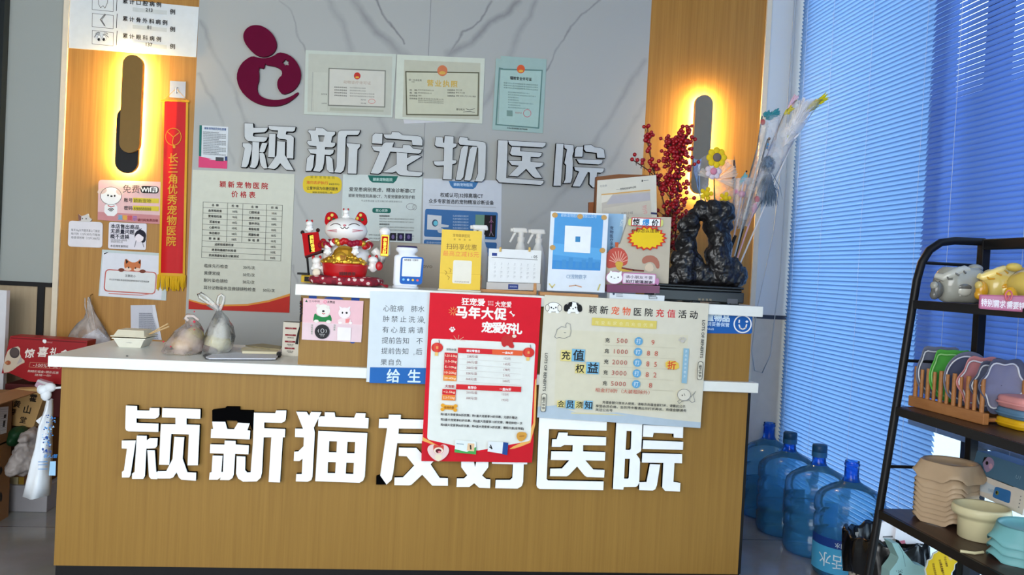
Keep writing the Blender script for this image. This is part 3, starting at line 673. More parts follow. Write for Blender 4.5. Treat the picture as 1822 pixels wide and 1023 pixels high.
p = Panel('B', [(640, 478), (862, 488), (856, 643), (634, 634)], WY-.006, .005, M(226, 222, 230, .4), round_=12)
for k, s_ in enumerate(('本店售出商品', '无质量问题', '概不退换')): p.t(s_, 650-1.5*k, 502+30*k, 26, M(30, 30, 50), 'l', .03)
p.t('如有质量问题请联系客服处理', 650, 583, 11, INK, 'l', 0, width=95); p.t('请保留好购物小票', 650, 594, 11, INK, 'l', 0, width=70); p.t('本店拥有解释权', 648, 618, 14, INK, 'l', .01)
p.ell(824, 560, 34, 36, M(24, 22, 40)); p.ell(840, 578, 16, 22, M(24, 22, 40)); p.ell(818, 572, 25, 24, M(240, 232, 238)); p.poly([(792, 565), (812, 545), (845, 568), (846, 545), (815, 532), (792, 548)], M(24, 22, 40)); p.line([(815, 528), (830, 518)], 5, M(24, 22, 40)); p.line([(790, 625), (800, 588)], 3, INK); p.line([(845, 625), (835, 592)], 3, INK)
p.finish('returns_notice', 'white no-refund notice card with dark-haired cartoon girl', 'card')

p = Panel('B', [(600, 640), (988, 664), (975, 940), (578, 912)], WY-.004, .003, M(196, 208, 208, .4))
p.rect(606, 656, 362, 256, M(226, 228, 236)); p.rect(618, 754, 305, 132, M(196, 98, 88), 26); p.rect(624, 760, 293, 120, M(228, 232, 232), 22)
FOX = M(206, 120, 72)
p.poly([(735, 688), (768, 715), (800, 716), (828, 692), (828, 740), (815, 766), (735, 762), (728, 730)], FOX, 1); p.poly([(738, 695), (755, 712), (740, 725)], BLACK); p.poly([(826, 698), (812, 716), (824, 728)], BLACK)
p.ell(752, 755, 20, 10, M(240, 214, 196)); p.ell(806, 758, 20, 10, M(240, 214, 196)); p.ell(756, 746, 4, 5, BLACK); p.ell(796, 749, 4, 5, BLACK); p.ell(713, 760, 18, 11, M(120, 60, 44)); p.ell(838, 768, 18, 11, M(120, 60, 44))
p.t('注意防小', 766, 795, 15, INK); p.t('本公众号请在洗浴前告知宠物身体状况否则后果', 642, 815, 11, INK, 'l', 0, width=235)
p.poly([(612, 660), (640, 655), (612, 670)], INK); p.line([(640, 898), (830, 908), (905, 896)], 5, M(206, 130, 120))
p.finish('fox_notice', 'pale laminated notice with an orange fox peeking over a frame', 'poster')

# paper slip and hanging bag low on the wall
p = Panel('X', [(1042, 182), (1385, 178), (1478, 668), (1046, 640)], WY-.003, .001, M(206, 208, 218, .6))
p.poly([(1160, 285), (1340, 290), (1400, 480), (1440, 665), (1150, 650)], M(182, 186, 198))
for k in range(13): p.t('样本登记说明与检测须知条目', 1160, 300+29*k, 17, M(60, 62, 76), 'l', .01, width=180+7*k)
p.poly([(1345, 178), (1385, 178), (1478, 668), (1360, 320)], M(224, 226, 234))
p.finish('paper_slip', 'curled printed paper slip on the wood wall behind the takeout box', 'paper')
t = Thing('hanging_bag', 'translucent white plastic bag hanging from a wall hook, papers inside', 'bag')
a = At('X', WY-.02); b = MB(); hk = a.p(483, 40); b.tube([hk+Vector((0, .02, .004)), hk, hk+Vector((0, -.008, -.01)), hk+Vector((0, -.004, -.016))], .002, M(150, 120, 70, .3, .6)); t.part('hook', b)
PLB = film('bag_film', (226, 220, 216), .60)
b = MB(); NB = 22
rows = [(483, 70, 10, .004), (485, 140, 24, .01), (500, 260, 52, .02), (515, 360, 95, .03), (490, 440, 170, .036), (480, 540, 245, .04), (480, 640, 300, .042), (480, 740, 310, .042)]
b.sheet([[a.p(cx+w_*math.cos(2*math.pi*k/NB)+4*math.sin(5*k+j), cy+6*math.sin(3*k), -.02-d*math.sin(2*math.pi*k/NB)*.9-.005*math.sin(k*3.0+j)) for k in range(NB+1)] for j, (cx, cy, w_, d) in enumerate(rows)], PLB); t.part('bag', b)
b = MB(); b.tube([a.p(438, 75, -.03), a.p(450, 200, -.04), a.p(520, 400, -.052), a.p(560, 520, -.058)], .003, PLB); b.tube([a.p(485, 65, -.03), a.p(540, 200, -.04), a.p(590, 420, -.05), a.p(625, 560, -.055)], .003, PLB); t.part('handle', b)
b = MB(); b.prism([[a.p(*q, -.02) for q in ((330, 660), (600, 500), (760, 660), (700, 720), (380, 730))]], (0, .01, 0), M(206, 206, 218, .6), True); t.part('papers', b); t.done()

# flyer and price list
p = Panel('D', [(48, 712), (212, 722), (204, 960), (42, 952)], WY-.003, .002, M(216, 222, 226, .5))
p.poly([(48, 712), (62, 713), (58, 890), (44, 888)], M(20, 110, 100)); p.poly([(43, 905), (206, 915), (204, 960), (42, 952)], M(222, 70, 120)); p.poly([(44, 888), (120, 905), (43, 918)], M(222, 70, 120)); p.poly([(192, 890), (206, 890), (206, 915), (192, 914)], M(40, 60, 110))
p.t('颖新宠物医院体检套餐', 138, 733, 14, M(40, 80, 140), 'c', .02, width=125)
for k in range(14): p.t('体检项目血常规生化影像检查检查说明', 68, 750+9.6*k, 6.5, M(90, 96, 104), 'l', .01, width=130 if k % 4 else 90)
p.rect(140, 893, 46, 22, M(70, 72, 76)); p.finish('flyer', 'small flyer with green edge and pink foot above the price list', 'flyer')

p = Panel('F', [(48, 45), (737, 75), (700, 1010), (20, 985)], WY-.005, .004, M(212, 214, 198, .5))
p.poly([(22, 918), (120, 945), (260, 955), (420, 950), (560, 925), (705, 880), (700, 1010), (20, 985)], M(226, 150, 62)); p.poly([(22, 928), (120, 955), (260, 966), (420, 962), (560, 938), (704, 896), (700, 1010), (20, 985)], M(196, 40, 28))
DR = M(176, 30, 36); p.tspread('颖新宠物医院', 252, 535, 143, 42, DR, .025); p.tspread('价格表', 332, 450, 210, 42, DR, .025)
LN = M(70, 74, 70); cx = (120, 285, 388, 548, 655); yy = [262+37.6*k for k in range(11)]
sk = lambda x, y: p.loc(120, 262, x-120, y-262)
for k, y in enumerate(yy): p.line([sk(120, y), sk(655, y)], 2, LN)
for k, x in enumerate(cx): p.line([sk(x, 262), sk(x, yy[10] if k in (0, 3, 4) else yy[7])], 2, LN)
tab = [('名  称', '价  格', '名  称', '价  格'), ('血常规检查', '10元', '口腔检查', '10元'), ('便常规检查', '10元', '皮肤检查', '10元'), ('耳道检查', '10元', '营养评估', '10元'), ('心脏听诊', '10元', '骨骼检查', '10元'), ('体态触诊', '10元', '尾腺检查', '10元'), ('称  体  重', '10元', '体  检  费', '10元'), ('泌尿和肾脏检查', '', '', '10元'), ('绝育和基础外科检查', '', '', '10元'), ('抗体滴度检查及过敏测试', '', '', '10元')]
for r_, row in enumerate(tab):
    for c_, s_ in enumerate(row):
        if s_:
            x = (cx[c_]+cx[c_+1])/2 if r_ < 7 or c_ == 3 else 270
            q = sk(x, yy[r_]+19); p.t(s_, q[0], q[1], 17, INK, 'c', .015)
for k, (s_, c_) in enumerate((('临床先行检查', '20元/次'), ('粪便常规', '50元/次'), ('耐片染色镜检', '50元/次'), ('耳分泌物染色显微镜镜检检查', '50元/次'))):
    q = p.loc(128, 692, 0, 49*k); p.t(s_, q[0], q[1], 25, INK, 'l', .0); q = p.loc(128, 692, 262 if k < 3 else 400, 49*k); p.t(c_, q[0], q[1], 24, INK, 'l', .0, wide=.95)
p.finish('price_list', 'cream hospital price list with red heading and red-orange wave foot', 'poster')

# certificates
CF = M(206, 212, 196, .35)
def cert(fr, c, off, base, name, label, draw, inner=None):
    p = Panel(fr, c, WY-off, .003, base); draw(p); p.finish(name, label, 'certificate', 'certificates on the marble')
def frame_in(p, c, m, t_=4): p.line(list(c)+[c[0]], t_, m)
def d1(p):
    p.poly([(668, 305), (1145, 322), (1138, 655), (662, 635)], M(190, 192, 178)); 
    for k in range(3): p.line([(692+10*k, 410), (685+10*k, 630)], 1.5, GREY)
    p.poly([(700, 410), (778, 413), (772, 635), (695, 632)], M(196, 198, 184)); p.t('资质荣誉', 757, 536, 8, INK); p.t('认证机构', 757, 588, 7, INK)
    p.poly([(782, 386), (1108, 400), (1104, 612), (778, 602)], M(120, 122, 112)); p.poly([(788, 392), (1102, 406), (1098, 606), (784, 596)], M(206, 204, 192))
    p.ell(945, 432, 19, 20, M(190, 50, 40)); p.ell(945, 440, 11, 5, M(220, 170, 60)); p.t('动物诊疗许可证', 945, 470, 18, M(176, 150, 130), 'c', .0, width=155)
    for k in range(4): p.t('机构名称及地址', 815, 496+15.5*k, 8, INK, 'l', .01, width=72); p.t('颖新宠物医院有限公司经营', 903, 499+15.5*k, 7, M(120, 118, 110), 'l', 0, width=140 if k in (2, 3) else 90)
    p.ring(1028, 577, 20, 14, 2.5, M(206, 110, 100)); p.t('发证机关', 980, 568, 7, INK); p.t('发证日期', 980, 588, 7, INK); p.poly([(790, 612), (1095, 625), (1095, 637), (788, 630)], M(176, 178, 160))
def d2(p):
    p.poly([(60, 330), (480, 348), (475, 660), (50, 645)], M(190, 190, 170)); p.poly([(65, 392), (474, 398), (470, 640), (70, 635)], M(92, 92, 70)); p.poly([(72, 399), (467, 405), (463, 633), (77, 628)], M(200, 200, 176))
    p.ell(270, 390, 28, 30, M(206, 120, 80)); p.ell(270, 402, 18, 9, M(214, 170, 80)); p.tspread('营业执照', 203, 335, 458, 36, M(206, 170, 70), .02)
    p.t('统一社会信用', 120, 442, 11, INK); p.t('代码', 108, 452, 8, INK)
    for k, y in enumerate((496, 512, 527, 543)): p.t('名称类型' if k > 1 else '名  称', 88, y, 9, INK, 'l', .01, width=44); p.t('颖新宠物医院有限公司', 136, y, 8, M(90, 90, 80), 'l', 0, width=(86, 74, 20, 140)[k])
    for k in range(2): p.t('宠物诊疗宠物用品销售宠物美容服务依法', 136, 553+10*k, 7, M(90, 90, 80), 'l', 0, width=140)
    for k, y in enumerate((496, 511, 528)): p.t('注册资本', 296, y, 9, INK, 'l', .01, width=44); p.t('壹佰万元整', 344, y, 8, M(90, 90, 80), 'l', 0, width=(34, 50, 112)[k])
    p.t('登记机关', 370, 604, 11, INK, 'c', .01); p.line([(400, 600), (420, 606), (448, 600)], 2.5, INK); p.line([(385, 618), (420, 615), (448, 620)], 2.5, INK)
def d3(p):
    TQ = M(168, 196, 188)
    p.poly([(605, 378), (824, 385), (804, 710), (562, 690), (582, 372), (605, 376)], M(96, 130, 124)); p.poly([(607, 386), (817, 392), (797, 702), (571, 684), (588, 384)], TQ); p.line([(590, 385), (577, 680)], 2, GREY)
    p.ell(703, 381, 22, 24, M(214, 90, 50)); p.ell(703, 392, 14, 7, M(226, 170, 70)); p.t('辐射安全许可证', 703, 434, 18, INK, 'c', .03, width=120)
    for k in range(3): p.t('根据中华人民共和国放射性污染防治法规定', 608, 457+13*k, 8, M(90, 110, 106), 'l', 0, width=190)
    for k in range(7): p.t('单位名称颖新宠物医院法定代表人', 632, 508+14*k, 7, M(110, 130, 126), 'l', 0, width=(120, 155, 60, 60, 140, 70, 120)[k])
    p.rect(625, 608, 32, 32, M(120, 150, 140)); p.ring(738, 625, 22, 22, 3, M(206, 110, 120)); p.t('发证机关', 690, 622, 9, M(190, 120, 120)); p.t('中华人民共和国生态环境部制', 683, 710, 8, INK, 'c', .01)
cert('D', [(652, 285), (1168, 308), (1145, 668), (642, 650)], .006, M(196, 204, 192, .35), 'certificate', 'framed cream certificate nearest the maroon emblem, white panel inset', d1)
b = Panel('E', [(50, 640), (480, 660), (478, 668), (60, 682)], WY-.003, .002, M(206, 206, 208)); b.finish('certificate_backing', 'white paper edge sticking out below the middle certificate', 'paper')
cert('E', [(20, 300), (505, 322), (490, 682), (8, 655)], .006, CF, 'certificate', 'framed cream certificate with gold heading, middle of the three', d2)
cert('E', [(592, 308), (845, 326), (824, 735), (545, 715), (566, 322), (592, 324)], .005, M(158, 184, 178, .35), 'certificate', 'turquoise upright certificate right of the cream ones', d3)

# yellow oval sticker
p = Panel('G', [(85, 98), (395, 108), (388, 245), (82, 238)], WY-.003, .003, M(226, 196, 20, .45), round_=62)
p.tspread('颖新宠物医院', 155, 325, 110, 22, M(120, 110, 20)); p.t('海归名护执行', 112, 153, 26, M(214, 90, 30), 'l', .02, width=172); p.t('省级技术中心', 290, 166, 15, INK, 'l', .01, width=85); p.t('让爱伴侣为你提供服务', 113, 198, 26, INK, 'l', .02, width=250); p.t('颖新宠物医院二院', 160, 231, 14, INK, 'l', .01, width=158)
p.finish('oval_sticker', 'yellow oval sticker on the marble under the second wall character', 'sticker')

def poster(label, c, tab, tabm, heads, base):
    p = Panel('G', c, WY-.004, .003, base); p.poly(tab, tabm); return p
GT, BT = M(16, 104, 92), M(62, 120, 176)
p = poster('', [(402, 88), (1030, 105), (1010, 760), (380, 740)], [(598, 97), (838, 104), (822, 140), (800, 160), (635, 154), (612, 135)], GT, None, M(206, 216, 212, .45))
p.t('颖新宠物医院', 716, 131, 26, M(190, 224, 216), 'c', .02, width=155)
p.t('爱宠患病别焦虑，精准诊断靠CT', 450, 207, 33, INK, 'l', .015, width=525); p.t('颖新宠物医院高端CT，为爱宠健康保驾护航', 445, 257, 28, INK, 'l', .012, width=527); p.t('专业影像设备·让无法确诊的·病情清晰可见', 545, 298, 15, M(90, 100, 98), 'l', 0, width=325)
p.rect(634, 354, 148, 40, GT, 19); p.t('核心优势', 708, 376, 22, M(206, 232, 226), 'c', .01)
p.ring(938, 345, 36, 26, 3, GREY); p.ring(968, 350, 16, 22, 3, GREY); p.t('···', 925, 348, 20, GREY)
for k in range(5):
    for j in range(3): p.t('精准诊断拍片更清晰定位病变部位辅助医生治疗方案制定', 690, 418+66*k+22*j, 12 if j else 14, INK if j == 0 else M(110, 118, 116), 'l', .02 if j == 0 else 0, width=(70, 275, 270)[j] if j else 80)
for k in range(3): p.rect(770+62*k, 553+2*k, 54, 60, M(20, 20, 30 + 20*k)); p.ell(797+62*k, 585, 12, 18, M(110, 96, 150))
for k in range(2): p.t('宠物CT检查流程说明', 605, 568+28*k, 12, M(90, 98, 96), 'l', 0, width=120)
p.finish('hospital_poster', 'pale poster with dark green tab and lines of black writing', 'poster', 'posters about the scanner')
p = poster('', [(1038, 122), (1658, 140), (1650, 790), (1030, 780)], [(1238, 142), (1472, 150), (1452, 190), (1432, 206), (1272, 200), (1252, 178)], BT, None, M(206, 212, 220, .45))
p.t('颖新宠物医院', 1352, 172, 25, M(200, 222, 240), 'c', .02, width=150); p.t('权威认可|32排高端CT', 1340, 257, 36, INK, 'c', .02, width=340); p.t('众多专家首选的宠物精准诊断设备', 1338, 308, 34, INK, 'c', .02, width=515); p.line([(1085, 333), (1610, 352)], 2, GREY)
p.poly(p.rounded([(1052, 362), (1628, 390), (1618, 608), (1042, 582)], 18), M(58, 112, 170)); p.poly([(1070, 408), (1182, 418), (1176, 532), (1066, 526)], M(214, 218, 222)); p.ell(1130, 475, 24, 28, M(60, 80, 110)); p.ell(1134, 476, 17, 20, M(110, 200, 220)); p.poly([(1150, 480), (1240, 492), (1235, 508), (1160, 510)], M(206, 212, 218)); p.ell(1175, 535, 26, 20, M(200, 206, 212))
for k in range(5): p.t('先进的螺旋扫描技术', 1270, 418+24*k, 15, M(190, 212, 232), 'l', 0, width=125)
p.poly([(1450, 408), (1612, 414), (1605, 588), (1445, 580)], M(14, 14, 20)); p.poly([(1450, 408), (1522, 411), (1518, 498), (1448, 496)], M(110, 150, 130)); p.line([(1575, 425), (1574, 480), (1572, 540)], 12, M(120, 70, 110)); p.line([(1560, 575), (1572, 540), (1590, 575)], 5, M(150, 130, 150)); p.line([(1560, 470), (1574, 450), (1590, 470)], 5, M(150, 110, 130))
p.poly(p.rounded([(1042, 605), (1620, 630), (1610, 740), (1036, 725)], 16), M(58, 112, 170)); p.t('低剂量辐射快速成像', 1062, 628, 15, M(190, 212, 232), 'l', 0, width=115)
p.finish('hospital_poster', 'pale poster with blue tab and a scanner picture', 'poster', 'posters about the scanner')
# ------------------------------------------------------------------ sheets on the counter front
LBL = M(24, 96, 170, .5)
p = Panel('J', [(915, 92), (1458, 102), (1418, 938), (878, 918)], -.034, .0015, M(204, 214, 220, .45))
p.poly([(912, 784), (1424, 790), (1418, 938), (906, 926)], LBL)
TX = M(60, 66, 74, .6)
for k, (s_, n_) in enumerate((('心脏病 肺水', 5), ('肿禁止洗澡', 5), ('有心脏病请', 5), ('提前告知 不', 5), ('提前告知 后', 5))):
    x0, y0 = 1062-4.5*k, 248+97*k; p.tspread(s_, x0, 1378-5*k, y0, 58, TX, .005)
p.tspread('果自负', 1038, 1172, 738, 58, TX, .005); p.t('，', 1408, 365, 50, TX); p.t('，', 1312, 655, 40, TX)
p.t('给', 1124, 862, 118, M(206, 226, 238), 'c', .02); p.t('生', 1314, 866, 118, M(206, 226, 238), 'c', .02)
p.finish('notice_sheet', 'white notice sheet with blue foot hanging beside the red poster', 'notice')

p = Panel('K', [(78, 32), (692, 62), (640, 970), (30, 962)], -.044, .002, M(208, 16, 38, .65))
CP, DRD, ORG, GLD = M(222, 226, 220, .5), M(176, 20, 36), M(222, 92, 50), M(230, 170, 90)
p.poly([(33, 850), (90, 880), (200, 905), (330, 915), (460, 905), (570, 880), (650, 840), (640, 970), (30, 962)], M(196, 16, 34))
p.poly([(655, 520), (668, 500), (655, 850), (560, 890), (500, 898), (645, 830)], GLD, 1); p.poly([(42, 800), (40, 830), (110, 870), (180, 895), (120, 880), (36, 850)], GLD)
p.poly(p.rounded([(85, 286), (660, 312), (632, 850), (340, 905), (62, 842)], 16), CP)
p.t('狂宠爱', 315, 84, 40, M(240, 226, 220), 'c', .03); p.poly([(360, 82), (366, 78), (371, 84), (377, 78), (383, 83), (371, 98)], WHITE); p.t('爱宠节', 412, 84, 11, M(240, 200, 200), 'c', 0, width=32); p.t('福利送', 412, 98, 11, M(240, 200, 200), 'c', 0, width=32); p.t('大宠爱', 482, 97, 32, M(240, 226, 220), 'c', .02, width=90)
p.tspread('马年大促', 252, 466, 140, 64, M(240, 236, 230), .04); p.tspread('宠爱好礼', 392, 556, 224, 58, M(240, 236, 230), .04)
for k in range(9):
    a = k*math.pi*2/9; p.line([(205+8*math.cos(a), 135+8*math.sin(a)), (205+24*math.cos(a), 135+24*math.sin(a))], 2.5, GLD); p.line([(230+12*math.cos(a), 298-abs(8*math.sin(a))), (230+42*math.cos(a), 300-abs(34*math.sin(a)))], 2, M(214, 176, 150))
p.ell(200, 242, 9, 8, WHITE); [p.ell(x, y, 4, 5, WHITE) for x, y in ((188, 234), (195, 226), (206, 226), (213, 235))]; p.line([(522, 142), (538, 158)], 5, WHITE); [p.ell(x, y, 4, 4, WHITE) for x, y in ((519, 142), (524, 138), (536, 161), (541, 156))]
p.poly([(472, 320), (468, 285), (490, 265), (520, 270), (540, 262), (552, 275), (530, 300), (545, 335), (520, 340), (505, 320), (485, 335)], M(190, 40, 40), 1); p.ell(542, 272, 12, 9, M(226, 206, 190))
for x, y in ((117, 335), (620, 362)):
    p.line([(x+10, y-42), (x+12, y-26)], 3, INK); p.ell(x, y, 32, 27, M(206, 48, 40)); p.ell(x-6, y, 14, 26, M(216, 70, 54)); p.rect(x-12, y+25, 18, 20, M(230, 190, 110), 4); p.t('喜', x, y, 14, M(230, 190, 110), 'c', .01)
p.t('宠物体重', 195, 346, 13, INK, 'c', .0)
p.poly([(232, 335), (588, 352), (586, 380), (230, 364)], M(206, 32, 40)); p.poly([(420, 344), (588, 352), (586, 380), (420, 373)], ORG)
p.t('建议零售价', 316, 354, 14, WHITE, 'c', .02); p.t('一盒86折', 505, 364, 14, WHITE, 'c', .02)
for k, (w_, a_, c_) in enumerate((('1.25-2.5kg', '228元/盒', '152元'), ('2.5-5kg', '246元/盒', '165元'), ('5-10kg', '268元/盒', '178元'), ('10-20kg', '328元/盒', '219元'), ('20-40kg', '368元/盒', '245元'))):
    y = 362+31*k; q = p.loc(158, 362, 0, 31*k); p.rect(q[0], q[1], 72, 30, M(206-3*k, 32, 40) if k < 3 else (M(214, 66, 40) if k == 3 else M(226, 140, 50)))
    p.t(w_, q[0]+36, q[1]+17, 15, M(240, 226, 200), 'c', .01, width=64); p.t(a_, q[0]+153, q[1]+22, 15, M(150, 90, 90), 'c', .005); p.t(c_, q[0]+345, q[1]+33, 15, M(150, 90, 90), 'c', .005); p.line([p.loc(q[0], q[1], 84, 30), p.loc(q[0], q[1], 425, 36)], 1, M(196, 190, 184))
p.t('大宠爱', 185, 548, 16, DRD, 'c', .02); p.poly([(222, 536), (580, 550), (578, 579), (220, 564)], M(206, 32, 40)); p.t('推荐价', 310, 555, 15, WHITE, 'c', .02); p.t('一盒86折', 492, 564, 15, WHITE, 'c', .02)
for k, (w_, a_, c_) in enumerate((('<2.5kg', '210元/盒', '135元'), ('2.5-7.5kg', '300元/盒', '193元'))):
    q = p.loc(146, 562, 0, 31*k); p.rect(q[0], q[1], 74, 30, M(206, 32, 40) if k == 0 else M(226, 130, 50)); p.t(w_, q[0]+37, q[1]+16, 15, M(240, 226, 200), 'c', .01, width=64); p.t(a_, q[0]+162, q[1]+20, 15, M(150, 90, 90), 'c', .005); p.t(c_, q[0]+346, q[1]+30, 15, M(150, 90, 90), 'c', .005)
p.rect(150, 650, 66, 24, M(226, 160, 40), 5); [p.ell(x, y, 11, 10, M(226, 160, 40)) for x, y in ((148, 652), (146, 674), (218, 656), (216, 678))]; p.t('活动内容', 182, 664, 13, M(120, 50, 20), 'c', .02)
for k, s_ in enumerate(('购1盒大宠爱享84折优惠，购1盒大宠爱享14折优惠，无额外赠送', '购2盒大宠爱享82折优惠，购2盒大宠爱享13折优惠，赠送体检一次', '购4盒大宠爱享80折优惠，购4盒大宠爱享14折优惠，赠购大盒(全效驱)')):
    p.t(s_, 136, 700+29*k, 14, M(50, 44, 44), 'l', .02, width=(422, 450, 458)[k])
p.poly([(555, 805), (575, 796), (612, 803), (605, 835), (575, 855), (553, 832)], M(206, 150, 60), 1); p.line([(570, 822), (595, 820)], 4, M(150, 90, 40))
p.poly([(218, 842), (330, 852), (330, 920), (212, 908)], M(222, 230, 228)); p.poly([(213, 892), (280, 908), (332, 880), (330, 922), (212, 910)], M(70, 160, 80)); p.poly([(285, 860), (322, 862), (320, 905), (280, 900)], M(226, 190, 150)); p.line([(300, 872), (302, 892)], 8, INK); p.line([(225, 862), (262, 866)], 5, M(150, 170, 180))
p.poly([(398, 850), (480, 854), (476, 918), (394, 905)], M(222, 228, 232)); p.poly([(480, 854), (508, 858), (502, 925), (474, 920)], M(30, 70, 140)); p.line([(405, 880), (418, 890), (410, 870)], 6, INK)
p.poly([(122, 965), (75, 930), (60, 893), (75, 868), (105, 866), (122, 882), (148, 864), (175, 875), (185, 900), (168, 935)], M(226, 200, 196), 2); p.poly([(95, 880), (100, 866), (112, 872), (140, 872), (152, 868), (154, 885), (150, 912), (125, 920), (98, 912)], M(200, 70, 60), 1); p.ell(124, 900, 26, 18, M(236, 220, 200)); p.ell(124, 902, 16, 12, M(90, 20, 30)); p.ell(130, 907, 9, 6, M(220, 130, 140)); p.poly([(105, 920), (145, 922), (140, 950), (122, 962), (105, 945)], M(230, 216, 190), 1)
p.finish('red_poster', 'large red sale poster with white price panel on the counter front', 'poster')

CB = M(212, 208, 190, .5)
p = Panel('L', [(115, 58), (1265, 118), (1205, 990), (62, 915)], -.038, .002, CB)
CY = M(210, 202, 160, .5); BLU = M(96, 160, 200); BSK = M(120, 176, 206)
p.poly([(200, 300), (1120, 340), (1080, 880), (180, 850)], M(211, 206, 182))
p.poly([(66, 840), (200, 830), (330, 880), (480, 890), (620, 880), (800, 905), (1000, 930), (1208, 950), (1205, 990), (62, 915)], M(176, 192, 204)); p.poly([(300, 880), (600, 890), (700, 905), (620, 900), (300, 890)], CY)
for k, (ch, m_) in enumerate(zip('颖新宠物医院充值活动', (INK, INK, ORG, ORG, INK, INK, M(206, 50, 50), M(206, 60, 70), INK, INK))): q = p.loc(452, 160, 78.5*k, 0); p.t(ch, q[0], q[1], 56, m_, 'c', .015)
def doghead(x, y, r, ear, dark):
    p.ell(x, y, r, r*.72, WHITE); p.ring(x, y, r+2, r*.74, 3, INK)
    p.ell(x-r*.9, y+r*.1, r*.32, r*.5, ear, .35); p.ell(x+r*.9, y+r*.15, r*.32, r*.5, ear, -.35)
    p.ring(x-r*.9, y+r*.1, r*.33, r*.5, 3, INK); p.ring(x+r*.9, y+r*.15, r*.33, r*.5, 3, INK)
    if dark: p.poly([(x-r*.9, y-r*.1), (x-r*.5, y-r*.68), (x-r*.05, y-r*.7), (x-r*.15, y-r*.2), (x-r*.3, y+r*.2), (x-r*.8, y+r*.3)], BLACK, 1); p.poly([(x+r*.35, y-r*.62), (x+r*.75, y-r*.45), (x+r, y), (x+r*.7, y+r*.1)], BLACK, 1)
    p.ell(x-r*.32, y+3, 5, 6, BLACK if not dark else WHITE); p.ell(x+r*.34, y+3, 5, 6, BLACK); p.ell(x, y+r*.22, 5, 4, BLACK); p.ell(x-r*.55, y+r*.7, r*.25, r*.18, WHITE); p.ell(x+r*.55, y+r*.72, r*.25, r*.18, WHITE)
doghead(176, 143, 48, M(226, 222, 210), False); doghead(312, 143, 52, BLACK, True)
p.poly([(446, 216), (898, 240), (895, 296), (442, 270)], M(214, 196, 100)); p.tspread('宠爱有家会员充值优惠', 478, 860, 250, 26, M(224, 214, 160), .0)
p.line([(190, 335), (182, 350), (195, 360), (215, 355), (250, 362), (290, 345), (298, 310), (292, 262), (270, 252), (258, 268), (262, 285), (230, 278), (200, 300), (190, 335)], 3, GREY); p.line([(248, 320), (262, 322)], 4, GREY)
p.rect(228, 442, 76, 76, M(220, 206, 130)); p.rect(305, 434, 92, 88, BSK); p.rect(330, 540, 76, 64, M(220, 206, 130)); p.rect(405, 524, 90, 84, BSK)
for ch, x, y, h in (('充', 262, 480, 60), ('值', 350, 480, 74), ('权', 360, 572, 58), ('益', 450, 568, 74)): p.t(ch, x, y, h, INK, 'c', .02)
for k, (a_, c_) in enumerate((('500', '9'), ('1000', '88'), ('2000', '85'), ('3000', '82'), ('5000', '8'))):
    q = p.loc(552, 374, 0, 75*k); p.t('充', q[0], q[1], 32, INK, 'c', .01); q = p.loc(654-8*(k > 0), 375, 0, 75*k); p.tspread(a_, q[0]-(28 if k == 0 else 42), q[0]+(28 if k == 0 else 42), q[1], 42, M(176, 80, 70), .0)
    q = p.loc(770, 381, 0, 75*k); p.ell(q[0], q[1], 29, 29, BLU); p.t('打', q[0], q[1], 32, M(206, 222, 228), 'c', .01)
    q = p.loc(870, 388, 0, 75*k); p.tspread(c_, q[0]-(0 if len(c_) == 1 else 27), q[0]+27, q[1], 46, M(196, 84, 66), .0); p.line([p.loc(552, 374, -30, 75*k+34), p.loc(552, 374, 480, 75*k+30)], 1.5, M(190, 184, 160))
p.poly([(955, 515), (1045, 520), (1055, 580), (960, 575)], M(224, 190, 80), 1); p.t('折', 1000, 549, 58, M(206, 70, 40), 'c', .02)
p.poly([(1083, 430), (1122, 433), (1105, 676), (1068, 672)], M(140, 180, 200)); [p.t(ch, 1102-2*k, 452+29*k, 18, M(206, 222, 226), 'c', 0) for k, ch in enumerate('多充多省优惠多')]
p.ell(1075, 380, 14, 11, M(196, 192, 184)); [p.ell(x, y, 6, 7, M(196, 192, 184)) for x, y in ((1052, 372), (1062, 360), (1078, 357), (1094, 364))]
p.t('租金打8折（大装租除外）', 655, 730, 28, M(190, 80, 60), 'c', .0, width=380)
q = 0
for k, (ch, m_, h) in enumerate((('会', M(220, 206, 130), 44), ('员', BSK, 54), ('须', M(220, 206, 130), 44), ('知', BSK, 54))): p.rect(200+62*k, 795-6*(k % 2)+2*k, 52+10*(k % 2), 46+14*(k % 2), m_); p.t(ch, 226+64*k, 818+3*k, h, INK, 'c', .02)
for k, (s_, x, w_) in enumerate((('充值金额只限本人使用，请每次充值金额打折，请看此公示', 515, 580), ('享受会员价格，会员凭卡看请出示打折再谈，充值金额请务', 468, 635), ('关注公众号', 466, 120))): q = p.loc(x, 806+26*k, 0, 0); p.t(s_, q[0], q[1]+0, 19, INK, 'l', .01, width=w_)
p.ell(1085, 755, 46, 40, M(216, 212, 196)); p.ring(1085, 755, 47, 41, 3, GREY); p.line([(1130, 770), (1160, 740), (1165, 730), (1150, 760), (1160, 800), (1140, 810), (1120, 790), (1070, 800), (1050, 815), (1040, 800), (1055, 790)], 3, GREY); p.ell(1072, 758, 4, 5, INK); p.line([(1085, 745), (1092, 760)], 3, INK)
def vert(x, y0, y1):
    dx = -14/260*(y1-y0)
    p.t('LOTS OF BENEFITS', x+dx/2, (y0+y1)/2, 26, INK, 'c', .012, width=y1-y0, rot=math.pi/2)
vert(124, 462, 728); vert(1222, 234, 498)
